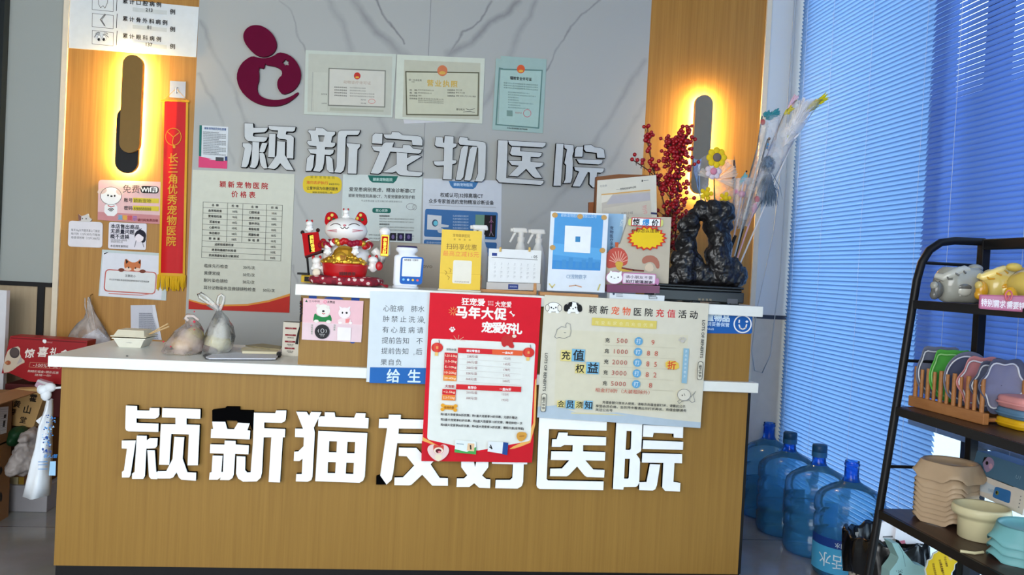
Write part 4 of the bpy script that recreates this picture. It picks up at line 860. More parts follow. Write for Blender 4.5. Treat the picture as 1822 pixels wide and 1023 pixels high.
for x, y in ((104, 812), (1196, 588)): p.lay += 1; c_ = [(x-14, y-66), (x+22, y-66), (x+14, y+62), (x-22, y+60)]; p.poly(p.rounded(c_, 14), INK); p.poly(p.rounded([(c_[0][0]+3, c_[0][1]+3), (c_[1][0]-3, c_[1][1]+3), (c_[2][0]-3, c_[2][1]-3), (c_[3][0]+3, c_[3][1]-3)], 12), CB); p.t('福利多多', x, y, 21, INK, 'c', .02, rot=math.pi/2)
p.finish('cream_poster', 'large cream recharge poster with cartoon dogs on the counter front', 'poster')

p = Panel('J', [(305, 155), (853, 182), (832, 558), (290, 532)], -.008, .005, M(224, 180, 188, .4))
p.poly([(296, 380), (842, 400), (832, 558), (290, 532)], M(222, 196, 202)); p.line([(298, 378), (842, 400)], 4, M(230, 206, 210))
p.poly([(322, 190), (334, 168), (346, 192)], M(50, 90, 70)); p.t('立马申领', 405, 184, 20, M(110, 70, 80), 'c', .0, width=100); p.ring(504, 190, 15, 13, 4, M(230, 80, 130)); p.t('点赞送', 558, 192, 22, INK, 'c', .01)
GRN = M(20, 120, 60)
p.poly([(410, 285), (395, 350), (400, 368), (560, 372), (565, 345), (550, 300), (520, 330), (440, 320)], GRN, 1); p.ell(487, 270, 62, 58, M(226, 222, 214)); p.ell(440, 225, 18, 18, M(220, 214, 206)); p.ell(530, 238, 16, 16, M(220, 214, 206)); p.ell(488, 274, 12, 9, BLACK); p.line([(478, 292), (490, 300), (502, 294)], 6, M(196, 40, 50)); p.ell(424, 365, 22, 14, M(226, 222, 214)); p.ell(535, 370, 22, 14, M(226, 222, 214))
p.ell(680, 365, 62, 30, M(230, 206, 206)); p.ell(680, 290, 55, 50, M(232, 222, 222)); p.poly([(640, 262), (630, 225), (668, 248)], M(232, 222, 222)); p.poly([(700, 246), (735, 230), (725, 272)], M(232, 222, 222)); p.ell(662, 288, 7, 9, BLACK); p.ell(700, 289, 10, 9, BLACK); p.poly([(690, 345), (730, 340), (720, 378), (690, 380)], M(226, 130, 130)); p.ell(640, 380, 16, 10, WHITE); p.ell(735, 382, 16, 10, WHITE)
p.ell(478, 460, 68, 66, M(34, 32, 36)); p.ring(478, 460, 69, 67, 4, M(90, 88, 92)); p.ring(480, 452, 16, 20, 4, M(206, 206, 206)); p.line([(446, 440), (440, 452), (446, 466)], 4, M(206, 206, 206)); p.line([(512, 442), (518, 454), (512, 468)], 4, M(206, 206, 206)); p.t('靠近此处', 478, 484, 12, M(206, 206, 206)); p.t('碰一碰', 478, 498, 10, M(206, 206, 206))
for x in (386, 590): p.vtext('手机付款扫' if x < 500 else '扫码送', x, 402, 19, 16, GRN, .0)
p.rect(618, 418, 122, 118, M(232, 226, 226)); p.finish('payment_sign', 'pink payment card with cartoon animals on the raised bar front', 'sign')
p = Panel('J', [(355, 118), (820, 140), (814, 300), (345, 280)], -.0006, .0004)
for c in (((357, 118), (430, 121), (425, 160), (355, 158)), ((745, 138), (818, 140), (815, 180), (742, 176))): p.poly(list(c), M(30, 70, 150))
p.poly([(480, 160), (520, 145), (590, 142), (650, 150), (680, 172)], M(30, 70, 150), 1); p.poly([(720, 540), (780, 545), (770, 568), (735, 566)], M(30, 70, 150), 1); p.finish('hidden_sticker', 'blue sticker showing only at the edges of the pink payment card', 'sticker')
p = Panel('M', [(40, 72), (242, 82), (240, 150), (36, 148)], -.002, .0015, M(28, 92, 168, .4), round_=8)
p.t('贵重物品', 160, 94, 27, M(206, 226, 240), 'r', .045); p.t('请妥善保管', 158, 118, 15, M(190, 214, 236), 'r', .02); p.t('VALUABLES', 102, 133, 9, M(190, 214, 236), 'r', .02)
p.ring(206, 115, 33, 33, 4.5, WHITE); p.line([(193, 118), (197, 130), (207, 134), (217, 129), (220, 117)], 5, WHITE); p.line([(194, 101), (193, 109)], 5, WHITE); p.ell(221, 106, 5, 4, WHITE)
p.finish('valuables_sticker', 'blue valuables sticker with a white smiling face on the bar end', 'sticker')

# ------------------------------------------------------------------ on the raised bar
def standing(name, label, cat, fr, c, Y, thick, base, draw, group=None): 
    p = Panel(fr, c, Y, thick, base); draw(p); return p
# monitor
t = Thing('monitor', 'beige back of a computer monitor behind the raised bar', 'monitor')
BG = M(186, 176, 160, .45); Ym = .46
a, d = onY(Ym, 640, 427), onY(Ym, 868, 438); z1 = a.z; z0 = z1-.31
b = MB(); b.box((a.x, Ym, z0), (d.x, Ym+.03, z1), BG, .006); t.part('housing', b)
b = MB(); b.box(((a.x+d.x)/2-.03, Ym-.02, TOP+.012), ((a.x+d.x)/2+.03, Ym, z0+.12), BG); t.part('neck', b)
b = MB(); b.box(((a.x+d.x)/2-.12, Ym-.06, TOP), ((a.x+d.x)/2+.12, Ym+.09, TOP+.012), BG, .003); t.part('foot', b)
p = Panel('G', [(1000, 780), (1120, 785), (1120, 840), (1000, 835)], Ym-.001); p.t('lenovo', 1040, 812, 40, M(140, 132, 120), 'c', .02, wide=1.2); t.part('lettering', p.mb); t.done()

# cushion, lucky cat
YC = .13; a = At('G', YC); k_ = a.k
FAB = M(150, 26, 46, .8)
def fabric():
    m = bpy.data.materials.new('patterned_fabric'); m.use_nodes = True; nt = m.node_tree; p_ = nt.nodes['Principled BSDF']; p_.inputs['Roughness'].default_value = .8
    v = nt.nodes.new('ShaderNodeTexVoronoi'); v.inputs['Scale'].default_value = 46; r_ = nt.nodes.new('ShaderNodeValToRGB'); tc = nt.nodes.new('ShaderNodeTexCoord'); nt.links.new(tc.outputs['Object'], v.inputs['Vector'])
    r_.color_ramp.interpolation = 'CONSTANT'; e = r_.color_ramp.elements; e[0].position = 0; e[0].color = (lin(226), lin(196), lin(190), 1); e[1].position = .34; e[1].color = (lin(140), lin(16), lin(40), 1)
    n = e.new(.62); n.color = (lin(110), lin(12), lin(34), 1); nt.links.new(v.outputs['Distance'], r_.inputs[0]); nt.links.new(r_.outputs[0], p_.inputs['Base Color']); return m
FABP = fabric()
c0 = a.p(430, 940); t = Thing('cushion', 'flat red patterned cushion under the lucky cat', 'cushion')
b = MB(); b.lathe((c0.x, YC, BAR), [(.10, 0), (.128, .004), (.136, .014), (.132, .026), (.11, .033), (.0, .034)], FABP, 40, sx=1, sy=.8, fn=lambda an, j: 1/max(abs(math.cos(an)), abs(math.sin(an)))**.55); t.part('pad', b)
b = MB(); e = Vector((c0.x+.128, YC-.085, BAR+.012)); b.tube([e, e+Vector((.01, -.012, -.004)), e+Vector((.016, -.02, -.0055)), e+Vector((.024, -.026, -.0065))], [.004, .003, .005, .006], M(150, 40, 50)); t.part('tassel', b); t.done()
CREDF = M(168, 14, 20, .7, spec=.1); PORC = M(232, 230, 226, .18, spec=.6); CRED = M(176, 16, 22, .3, spec=.35); GOLD = M(206, 160, 50, .3, .75, spec=.6); PNK = M(206, 120, 130, .3)
t = Thing('lucky_cat', 'large white porcelain lucky cat with red ears and gold ingot', 'figurine')
def el(mb, x, y, rx, ry, dy, ryd, m, rot=None): mb.ball(a.p(x, y, dy), (rx*k_, ryd*k_, ry*k_), m, rot)
hb = c0.copy(); z0 = BAR+.034
b = MB(); el(b, 428, 750, 195, 155, 0, 165, PORC); b.lathe((a.p(428, 0).x, YC, z0), [(.075, 0), (.088, .01), (.09, .03), (.0, .05)], PORC, 28, sy=.85); body = t.part('body', b)
b = MB(); el(b, 427, 535, 172, 106, -.005, 140, PORC); head = t.part('head', b)
for sx in (-1, 1):
    b = MB(); x = 427+sx*112; pts = [(x-62*1, 505), (x-sx*-20-40, 400), (x+sx*8, 385), (x+sx*50, 410), (x+sx*58, 500)] if sx > 0 else [(x+62, 495), (x+40, 400), (x-5, 385), (x-48, 405), (x-58, 505)]
    b.prism([[a.p(px, py, -.02) for px, py in chaikin(pts, 2)]], (0, .03, 0), CREDF, True); ear = t.part('ear', b)
    b = MB()
    for q in range(4): b.ball(a.p(x+(-20, 18, 5, -8)[q], (440, 450, 415, 470)[q], -.021), (.006, .002, .006), (M(200, 170, 60), M(40, 80, 40), M(220, 190, 90), M(60, 30, 30))[q], None, 8, 6)
    t.part('ear_flower', b, ear)
def face(mb, x, y, s, dy):
    LNc = M(70, 40, 40)
    for sx in (-1, 1):
        mb.tube([a.p(x+sx*(20+s*q/4), y-8*math.sin(math.pi*q/4)*s/60, dy+.004*(q/4)**2*s/50) for q in range(5)], .0011*s/60, LNc, 5)
b = MB()
def hp(x, y):  # on the head surface
    u, v = (x-427)/172, (y-535)/106; return a.p(x, y, -.005-140*k_*math.sqrt(max(.02, 1-u*u-v*v))-.001)
EYE = M(60, 36, 40)
for sx in (-1, 1):
    b.tube([hp(427+sx*(30+14*q), 500-(16*math.sin(math.pi*q/6))) for q in range(7)], .0013, EYE, 5)
    for j in range(3): b.tube([hp(427+sx*(60+16*q), 532+10*j-2*q*j+q*1.2) for q in range(6)], .0009, PNK, 5)
    b.tube([hp(427+sx*4*q, 512+(14*math.sin(math.pi*q/8))) for q in range(9)], .0012, EYE, 5)
b.ball(hp(427, 500), (.006, .003, .004), PNK, None, 10, 6); t.part('face_lines', b, head)
def kitty(name, x, y, s, dy, label=None, parent=None, collar=CRED):
    b = MB(); b.ball(a.p(x, y+s*.75, dy), (s*.62*k_, s*.55*k_, s*.8*k_), PORC, None, 14, 10); kt = t.part(name, b, parent, label)
    b.ball(a.p(x, y, dy-.002), (s*.62*k_, s*.55*k_, s*.52*k_), PORC, None, 14, 10)
    for sx in (-1, 1):
        q = a.p(x+sx*s*.42, y-s*.42, dy); b.ball(q, (s*.2*k_, s*.12*k_, s*.28*k_), CRED, None, 8, 6)
        b.ball(a.p(x+sx*s*.22, y-s*.03, dy-s*.54*k_), (.0016, .001, .0012), BLACK, None, 6, 4)
        b.ball(a.p(x+sx*s*.5, y+s*.95, dy-s*.3*k_), (s*.22*k_, s*.2*k_, s*.22*k_), PORC, None, 8, 6)
    b.lathe(a.p(x, y+s*.42, dy), [(s*.44*k_, -.0015), (s*.5*k_, 0), (s*.44*k_, .0015)], collar, 14)
kitty('small_cat', 427, 388, 42, -.01, 'small cat on top of the head'); kitty('small_cat', 300, 668, 44, -.075); kitty('small_cat', 512, 668, 44, -.075)
kitty('small_cat', 205, 775, 62, -.04); kitty('small_cat', 645, 770, 62, -.04)
b = MB(); e = a.p(210, 865, -.07); b.ball(e, (.014, .006, .014), M(226, 214, 190)); b.ball(a.p(695, 815, -.07), (.013, .006, .016), CRED); t.part('badge', b)
b = MB(); R_ = random.Random(5)
for q in range(60):
    an = math.pi*2*q/60; b.ball(a.p(427+188*math.cos(an)+R_.uniform(-6, 6), 642+16*math.sin(an*3)+R_.uniform(-14, 14), -.03-.06*math.sin(an)), (.012, .010, .0115), (CRED, M(140, 16, 44, .35), PORC, GOLD)[R_.choice((0, 0, 0, 1, 1, 1, 2, 3))], None, 8, 6)
t.part('collar', b)
b = MB(); b.lathe(a.p(420, 805, -.055), [(.0, -.002), (.070, 0), (.080, .012), (.055, .022), (.045, .030), (.038, .05), (.024, .064), (0, .07)], GOLD, 30, sy=.62, fn=lambda an, j: 1+.05*math.sin(an*9+j))
for q in range(46):
    an = R_.uniform(math.pi, 2*math.pi); f = R_.random(); rr = .082-.050*f; b.ball(a.p(420, 805, -.055)+Vector((rr*math.cos(an), rr*.62*math.sin(an), .004+.034*f+R_.uniform(-.002, .004))), (.0075, .004, .006), GOLD, None, 8, 6)
ig = t.part('gold_ingot', b)
b = MB(); b.lathe(a.p(402, 752, -.095), [(.019, 0), (.021, .002), (.019, .004), (0, .004)], GOLD, 24, axis=(0, -1, .15)); t.part('coin', b, ig)
p = Panel('G', [(370, 720), (440, 722), (440, 790), (370, 788)], YC-.102); p.t('财', 402, 752, 50, M(150, 90, 20), 'c', .02); t.part('coin_character', p.mb, ig)
b = MB(); b.lathe(a.p(424, 900, -.05), [(.066, -.001), (.074, .004), (.078, .02), (.081, .040), (.083, .046), (.079, .048), (0, .046)], CRED, 34, sy=.66); tb = t.part('red_tub', b)
p = Panel('G', [(360, 860), (510, 862), (510, 895), (360, 893)], YC-.05-.056); p.t('招财进宝', 435, 876, 28, M(60, 14, 14), 'c', .03, width=130); t.part('tub_lettering', p.mb, tb)
# left board held by a paw, right scroll
b = MB(); b.tube([a.p(225, 690, -.01), a.p(185, 640, -.015), a.p(150, 560, -.015)], [.02, .018, .015], PORC, 12); t.part('left_arm', b)
kitty('small_cat', 145, 484, 46, -.03, 'small cat above the red banner')
bd = [(88, 560), (215, 548), (240, 690), (110, 738)]
b = MB(); b.prism([[a.p(x, y, -.04) for x, y in bd]], (0, .012, 0), CREDF, True); b.prism([[a.p(x, y, -.0405) for x, y in [(134, 572), (170, 568), (185, 700), (148, 710)]]], (0, 0, 0), M(26, 12, 12, .8, spec=.05))
for x, y in ((92, 552), (212, 535)): b.ball(a.p(x, y, -.034), .0075, M(40, 10, 12), None, 10, 6)
b.tube([a.p(112, 742, -.034), a.p(240, 700, -.034)], .007, M(60, 10, 16)); bb_ = t.part('banner', b, label='red banner board')
p = Panel('G', [(134, 572), (170, 568), (185, 700), (148, 710)], YC-.0412); [p.t(ch, 152+4*q, 588+33*q, 30, GOLD, 'c', .02) for q, ch in enumerate('招财进宝')]; t.part('banner_lettering', p.mb, bb_)
b = MB(); b.tube([a.p(650, 690, 0), a.p(715, 770, -.01), a.p(738, 720, -.02), a.p(735, 590, -.02), a.p(735, 545, -.02)], [.016, .02, .019, .017, .019], PORC, 12); b.ball(a.p(735, 545, -.02), (.021, .017, .017), PORC); t.part('right_arm', b)
b = MB(); b.box(a.p(700, 738, -.042), a.p(772, 572, -.030), GOLD, .002); b.box(a.p(708, 718, -.0435), a.p(762, 585, -.041), CREDF); sc_ = t.part('scroll', b)
p = Panel('G', [(705, 590), (760, 592), (750, 720), (695, 715)], YC-.0445); [p.t(ch, 735-2*q, 608+32*q, 30, GOLD, 'c', .02) for q, ch in enumerate('恭喜发财')]; t.part('scroll_lettering', p.mb, sc_)
t.done()
b = MB(); q0 = onY(.22, 539, 508); b.box((q0.x-.004, .19, BAR), (q0.x+.065, .26, BAR+.028), M(206, 170, 40, .5), .002); b.box((q0.x+.008, .189, BAR+.004), (q0.x+.065, .191, BAR+.022), INK); single('yellow_box', b, 'small yellow and black box at the left end of the raised bar', 'box')
t = Thing('black_pole', 'thin black pole with bent head left of the lucky cat', 'pole')
P_ = At('G', .2); b = MB(); b.tube([P_.p(130, 885), P_.p(118, 745)], .004, BLACK); t.part('pole', b)
b = MB(); b.tube([P_.p(108, 738), P_.p(180, 705), P_.p(255, 700)], .006, BLACK); t.part('head', b); b = MB(); q0 = P_.p(131, 0); b.box((q0.x-.02, .175, BAR+.0285), (q0.x+.02, .225, BAR+.036), BLACK); b.tube([Vector((q0.x, .2, BAR+.03)), P_.p(130, 880)], .003, BLACK); t.part('base', b); t.done()

# payment code speaker
YQ = .07; a = At('G', YQ); t = Thing('payment_speaker', 'white and blue payment code stand between cat and yellow sign', 'payment stand')
WP = M(226, 230, 236, .3); zb = BAR; xc = a.p(942, 0).x; hw = 102*a.k
b = MB(); b.lathe((xc, YQ+.02, BAR), [(.046, 0), (.048, .004), (.046, .008), (.03, .011), (.03, .014)], WP, 32, sy=.7); t.part('foot', b)
b = MB(); lo, hi = a.p(845, 978), a.p(1042, 735); b.box((xc-hw, YQ, lo.z), (xc+hw, YQ+.035, hi.z), WP, .012, None, 4); b.lathe((xc, YQ+.018, hi.z-.005), [(.03, 0), (.03, .012), (.038, .018), (.040, .026), (.036, .032)], WP, 32, sy=.6); t.part('body', b)
b = MB(); b.lathe((xc, YQ+.018, hi.z+.027), [(.036, 0), (.037, .003), (.034, .006), (0, .007)], M(46, 40, 84, .3), 32, sy=.6); t.part('lid', b)
p = Panel('G', [(860, 740), (1040, 745), (1022, 962), (848, 955)], YQ-.001); p.poly(p.rounded([(860, 740), (1042, 746), (1026, 964), (848, 956)], 26), M(24, 92, 176)); p.poly(p.rounded([(874, 752), (1026, 758), (1012, 902), (866, 896)], 8), M(226, 230, 234)); p.t('推荐使用 一扫即付', 942, 768, 15, INK, 'c', .02, width=112)
for q, m_ in enumerate((M(120, 190, 240), M(206, 226, 240), M(230, 190, 60), M(226, 90, 90))): p.ell(880+37*q, 922+2*q, 10, 9, m_)
t.part('code_face', p.mb); t.done()

# yellow code sign
p = Panel('G', [(1185, 525), (1502, 540), (1485, 1006), (1160, 1000)], .03, .004, M(226, 190, 66, .4))
BR = M(120, 84, 30)
p.t('宠物健康医院', 1338, 575, 26, BR, 'c', .0, width=135); p.tspread('宠物医院', 1285, 1405, 604, 15, BR); p.t('扫码享优惠', 1340, 664, 46, M(110, 80, 40), 'c', .0, width=240); p.t('最高立减15元', 1335, 720, 42, M(222, 120, 70), 'c', .0, width=285)
p.poly(p.rounded([(1275, 768), (1422, 774), (1414, 958), (1265, 950)], 14), M(224, 220, 206)); p.line([(1165, 870), (1270, 874)], 2, M(190, 150, 50)); p.line([(1418, 880), (1492, 884)], 2, M(190, 150, 50)); p.t('点击扫码立即优惠', 1340, 940, 12, BR, 'c', 0, width=115)
for x, y in ((1205, 850), (1225, 890), (1240, 830)): p.line([(x, y), (x+18, y+14), (x+8, y+34)], 3, BR)
t = Thing('yellow_sign', 'yellow discount code sign standing on the raised bar', 'sign'); t.part('sheet', p.mb)
q0 = onY(.03, *fp('G', 1325, 1000)); b = MB(); b.box((q0.x-.078, .015, BAR), (q0.x+.075, .075, BAR+.006), M(206, 200, 180, .2)); t.part('base', b); t.done()

# desk calendar
CWD = wood('pale_wood', (170, 120, 74), (192, 142, 92), 40, 8, axis='X')
YK = .06; a = At('H', YK); t = Thing('desk_calendar', 'white desk calendar in a wooden frame on the raised bar', 'calendar')
b = MB(); b.box((a.p(42, 0).x, YK-.012, BAR), (a.p(458, 0).x, YK+.05, BAR+.012), CWD, .002); t.part('base', b)
for x0, x1 in ((46, 74), (432, 462)): b = MB(); b.obox((a.p((x0+x1)/2, 0).x, YK+.012, BAR+.035), (.0055, 0, 0), (0, .012, 0), (0, .004, .026), CWD, .001); t.part('side_post', b)
p = Panel('H', [(78, 598), (446, 614), (435, 842), (70, 830)], YK-.004, .004, M(220, 222, 222, .5)); p.rect(100, 628, 36, 22, M(40, 60, 130)); p.t('05', 404, 656, 26, INK, 'c', .01); p.t('五', 378, 658, 10, GREY); p.line([(98, 660), (418, 678)], 3, INK)
for r_ in range(4):
    for c_ in range(7): q = p.loc(122, 700, 46*c_, 29*r_); p.t(str(1+c_+7*r_), q[0], q[1], 14, M(150, 152, 156), 'c', 0); q = p.loc(122, 711, 46*c_, 29*r_); p.t('初一', q[0], q[1], 7, M(176, 178, 182), 'c', 0)
t.part('pages', p.mb)
p = Panel('H', [(62, 834), (440, 845), (438, 892), (60, 885)], YK+.002, .004, M(186, 182, 178, .5)); p.rect(214, 848, 70, 34, M(44, 60, 120)); p.t('颖新医院', 249, 866, 12, M(170, 180, 210), 'c', 0, width=52); t.part('backing', p.mb)
for x in (158, 362): b = MB(); c = a.p(x, 606, -.006); b.box(c+Vector((-.004, -.003, -.008)), c+Vector((.004, .012, .009)), M(190, 160, 100, .3, .6), .001); t.part('clip', b)
t.done()

# spray bottles
SPW = M(226, 226, 222, .35)
def spray(label, x, ztop, Y, turn=0):
    t = Thing('spray_bottle', label, 'spray bottle', 'white spray bottles'); k = .985
    b = MB(); h = ztop-BAR-.062; b.lathe((x, Y, BAR), [(.027, 0), (.030, .003), (.030, h*.62), (.028, h*.75), (.018, h*.93), (.0125, h), (.0125, h+.006)], M(222, 224, 222, .3), 28); t.part('bottle', b)
    b = MB(); z = BAR+h+.004; b.lathe((x, Y, z), [(.014, 0), (.0145, .016), (.0115, .018)], SPW, 20)
    b.lathe((x, Y, z+.016), [(.0105, 0), (.0115, .012), (.013, .02)], SPW, 16)
    b.obox((x-.006, Y, z+.043), (.029, 0, .001), (0, .012, 0), (-.003, 0, .010), SPW, .006); b.lathe((x-.034, Y, z+.043), [(.0075, 0), (.0075, .008), (.004, .009)], SPW, 14, axis=(-1, 0, 0)); t.part('nozzle', b)
    b = MB(); b.tube([(x-.022, Y, z+.036), (x-.03, Y, z+.022), (x-.036, Y, z+.008), (x-.042, Y, z-.004)], [.006, .0055, .005, .004], SPW, 8); t.part('trigger', b); t.done()
spray('left white spray bottle of the pair behind the calendar', onY(.24, *fp('H', 305, 500)).x, onY(.24, *fp('H', 290, 445)).z, .24)
spray('right white spray bottle of the pair, beside the blue stand', onY(.24, *fp('H', 430, 500)).x, onY(.24, *fp('H', 420, 455)).z, .24)
spray('white spray bottle mostly hidden behind the yellow sign', onY(.16, *fp('G', 1510, 500)).x-.005, onY(.16, *fp('G', 1450, 478)).z, .16)

# blue code stand
YB = .02; t = Thing('code_stand', 'blue and white code stand on a wooden foot', 'sign'); a = At('H', YB)
b = MB(); b.box((a.p(482, 0).x, YB-.012, BAR), (a.p(892, 0).x, YB+.04, BAR+.013), CWD, .002); t.part('wooden_foot', b)
p = Panel('H', [(512, 338), (916, 355), (888, 908), (485, 892)], YB, .004, M(214, 222, 230, .35))
p.poly([(540, 350), (882, 366), (858, 754), (519, 742)], M(78, 150, 206)); p.poly([(530, 560), (868, 600), (862, 680), (524, 640)], M(92, 164, 216)); p.poly([(526, 680), (860, 700), (858, 754), (519, 742)], M(62, 136, 200))
for q in range(7): p.rect(545+46*q, 690-14*(q % 3), 30, 46+14*(q % 3), M(70, 140, 196))
p.t('颖新宠物医院 · 微信公众号', 708, 370, 24, M(200, 224, 240), 'c', .0, width=250); p.poly([(612, 438), (796, 447), (786, 632), (604, 622)], M(228, 232, 234)); p.rect(684, 514, 34, 38, M(60, 130, 180)); p.t('CE宠物数字', 690, 796, 32, M(120, 150, 180), 'c', .0, width=140)
for x, y in ((540, 365), (716, 375), (884, 382), (524, 592), (872, 612)): p.ell(x, y, 20, 18, M(190, 150, 90))
p.line([(640, 862), (685, 856), (725, 868)], 8, M(206, 160, 130)); p.line([(500, 845), (520, 872), (538, 850)], 8, M(206, 190, 120)); p.line([(840, 890), (855, 850)], 9, M(190, 180, 110)); t.part('sheet', p.mb); t.done()

# blue book, food pack, papers
p = Panel('H', [(885, 352), (1040, 358), (1022, 900), (880, 900)], .075, .012, M(140, 176, 206, .5)); p.poly([(1022, 358), (1040, 358), (1030, 620), (1006, 620)], M(206, 216, 222)); p.vtext('宠物医疗手册', 938, 455, 28, 24, M(50, 70, 100), .02); p.t('2026', 1006, 420, 24, M(220, 228, 234), 'c', .0, rot=-1.4); p.finish('blue_book', 'light blue booklet standing between blue stand and mushroom pack', 'book')
pk = [(1060, 376), (1356, 379), (1332, 905), (888, 900), (895, 640), (1000, 560)]
p = Panel('H', pk, .045, .02, M(186, 176, 156, .35)); MU = M(190, 80, 66)
p.poly([(900, 700), (905, 620), (960, 588), (1020, 600), (1052, 650), (1050, 700), (1030, 720), (960, 730), (905, 740)], MU, 1)
for q in range(9): an = -2.9+q*.33; p.line([(985+20*math.cos(an), 700+16*math.sin(an)), (985+66*math.cos(an), 700+84*math.sin(an))], 5, M(226, 170, 150))
p.poly([(955, 690), (1020, 690), (1010, 740), (1090, 745), (1085, 760), (980, 760)], M(206, 170, 70), 1); p.poly([(1145, 680), (1170, 650), (1225, 645), (1265, 675), (1275, 730), (1255, 745), (1235, 700), (1200, 690), (1160, 710)], M(170, 110, 90), 1); p.poly([(1165, 745), (1180, 705), (1220, 700), (1235, 750), (1200, 765)], M(214, 196, 170), 1); p.line([(1010, 735), (1090, 750), (1160, 755)], 12, M(120, 60, 50)); p.poly([(960, 555), (985, 555), (982, 590), (962, 588)], M(190, 90, 50)); p.poly([(895, 850), (1335, 870), (1332, 905), (888, 900)], M(110, 60, 60))
p.finish('mushroom_pack', 'beige food pack with printed mushrooms behind the price burst', 'package')
p = Panel('H', [(1065, 380), (1320, 384), (1320, 610), (1040, 605)], .036)
brs = lambda rx, ry: [(1185+(rx if q % 2 == 0 else rx*.84)*math.cos(2*math.pi*q/36), 526+(ry if q % 2 == 0 else ry*.82)*math.sin(2*math.pi*q/36)) for q in range(36)]
p.mb.prism([[p.w(*q) for q in brs(142, 88)]], (0, .002, 0), M(206, 52, 34), True); p.poly(brs(124, 76), M(232, 196, 30)); p.poly(p.rounded([(1055, 388), (1300, 396), (1296, 446), (1052, 438)], 18), M(206, 210, 120)); p.poly([(1078, 380), (1284, 388), (1280, 448), (1072, 440)], M(190, 60, 70)); p.poly([(1085, 386), (1278, 394), (1274, 442), (1080, 434)], WHITE)
p.t('惊', 1110, 412, 46, INK, 'c', .03); p.t('爆', 1178, 416, 46, M(60, 140, 200), 'c', .03); p.t('价', 1242, 419, 46, INK, 'c', .03); p.t('在你怎么连锁', 1172, 474, 26, M(70, 50, 20), 'c', .01, width=195)
p.finish('price_burst', 'yellow spiky price burst with red edge on the mushroom pack', 'sign')
t = Thing('rabbit_sign', 'small purple-edged sign with a white cartoon face and clear stand', 'sign')
p = Panel('H', [(1012, 765), (1250, 776), (1246, 852), (1012, 846)], .004, .003, M(190, 120, 160, .4), round_=10); p.poly(p.rounded([(1020, 772), (1244, 783), (1240, 845), (1016, 839)], 8), M(224, 214, 222)); p.t('请小朋友不要', 1130, 800, 22, M(90, 70, 90), 'c', .01, width=190); p.t('拍打玻璃谢谢', 1130, 832, 22, M(60, 44, 60), 'c', .03, width=190); p.ell(1258, 830, 12, 24, M(190, 130, 170))
p.ell(957, 803, 60, 46, M(190, 120, 160)); p.ell(957, 803, 55, 42, WHITE); p.poly([(918, 780), (930, 752), (950, 768)], WHITE); p.poly([(985, 768), (1008, 756), (1005, 790)], WHITE); p.ell(935, 798, 4, 5, BLACK); p.ell(982, 800, 4, 5, BLACK); p.line([(952, 806), (962, 806)], 4, BLACK); t.part('sign_face', p.mb)
p = Panel('H', [(905, 850), (1275, 860), (1272, 912), (905, 905)], .008, .003, M(120, 70, 96, .2)); t.part('lower_card', p.mb)
q0, q1 = onY(.0, *fp('H', 915, 905)), onY(.0, *fp('H', 1298, 912)); b = MB(); b.box((q0.x, -.022, BAR), (q1.x, .022, BAR+.022), M(214, 220, 224, .25), .001); t.part('stand_block', b)
p = Panel('H', [(918, 905), (1298, 915), (1296, 958), (918, 948)], -.0225); p.ell(952, 916, 8, 8, M(60, 70, 90)); [p.line([(970, 912+10*q), (1015, 914+10*q)], 4, M(110, 116, 124)) for q in range(3)]; p.t('金融支付', 1220, 928, 13, INK, 'c', .01); p.frame(1198, 936, 58, 14, 3, INK); t.part('block_print', p.mb); t.done()
t = Thing('leaning_folder', 'brown folder of printed papers leaning up behind the blue booklet', 'folder')
BRN = M(120, 76, 44, .6); Yf = .2
p = Panel('H', [(832, 96), (990, 78), (1248, 86), (1262, 900), (790, 900)], Yf, .03, BRN); t.part('folder', p.mb)
p = Panel('H', [(838, 122), (1250, 84), (1262, 880), (812, 880)], Yf-.003, .002, M(206, 202, 188, .5)); p.t('化验单', 880, 160, 16, GREY); p.t('一一宠物疫苗接种证明', 1038, 178, 15, INK, 'c', .01, width=140, rot=-.05); p.line([(868, 222), (1205, 190)], 9, M(206, 160, 90)); p.rect(1148, 118, 8, 14, INK); p.line([(1162, 124), (1195, 120)], 4, GREY)
p.poly([(868, 225), (1205, 198), (1215, 360), (870, 352)], M(186, 178, 166)); p.poly([(940, 228), (1205, 208), (1208, 262), (900, 290)], M(176, 172, 176)); p.poly([(880, 318), (1212, 262), (1218, 380), (860, 380)], M(196, 188, 172)); p.t('出院小结', 1045, 352, 20, M(120, 110, 110)); p.t('附件', 1170, 330, 32, M(206, 140, 140), 'c', 0, rot=1.4); p.poly([(1212, 345), (1256, 348), (1256, 362), (1212, 358)], M(50, 50, 90)); p.poly([(868, 225), (945, 220), (905, 270), (866, 280)], M(216, 210, 196)); t.part('papers', p.mb)
p = Panel('H', [(780, 275), (822, 272), (825, 900), (770, 900)], Yf+.032, .02, M(140, 84, 50, .6)); t.part('folder_back', p.mb); t.done()

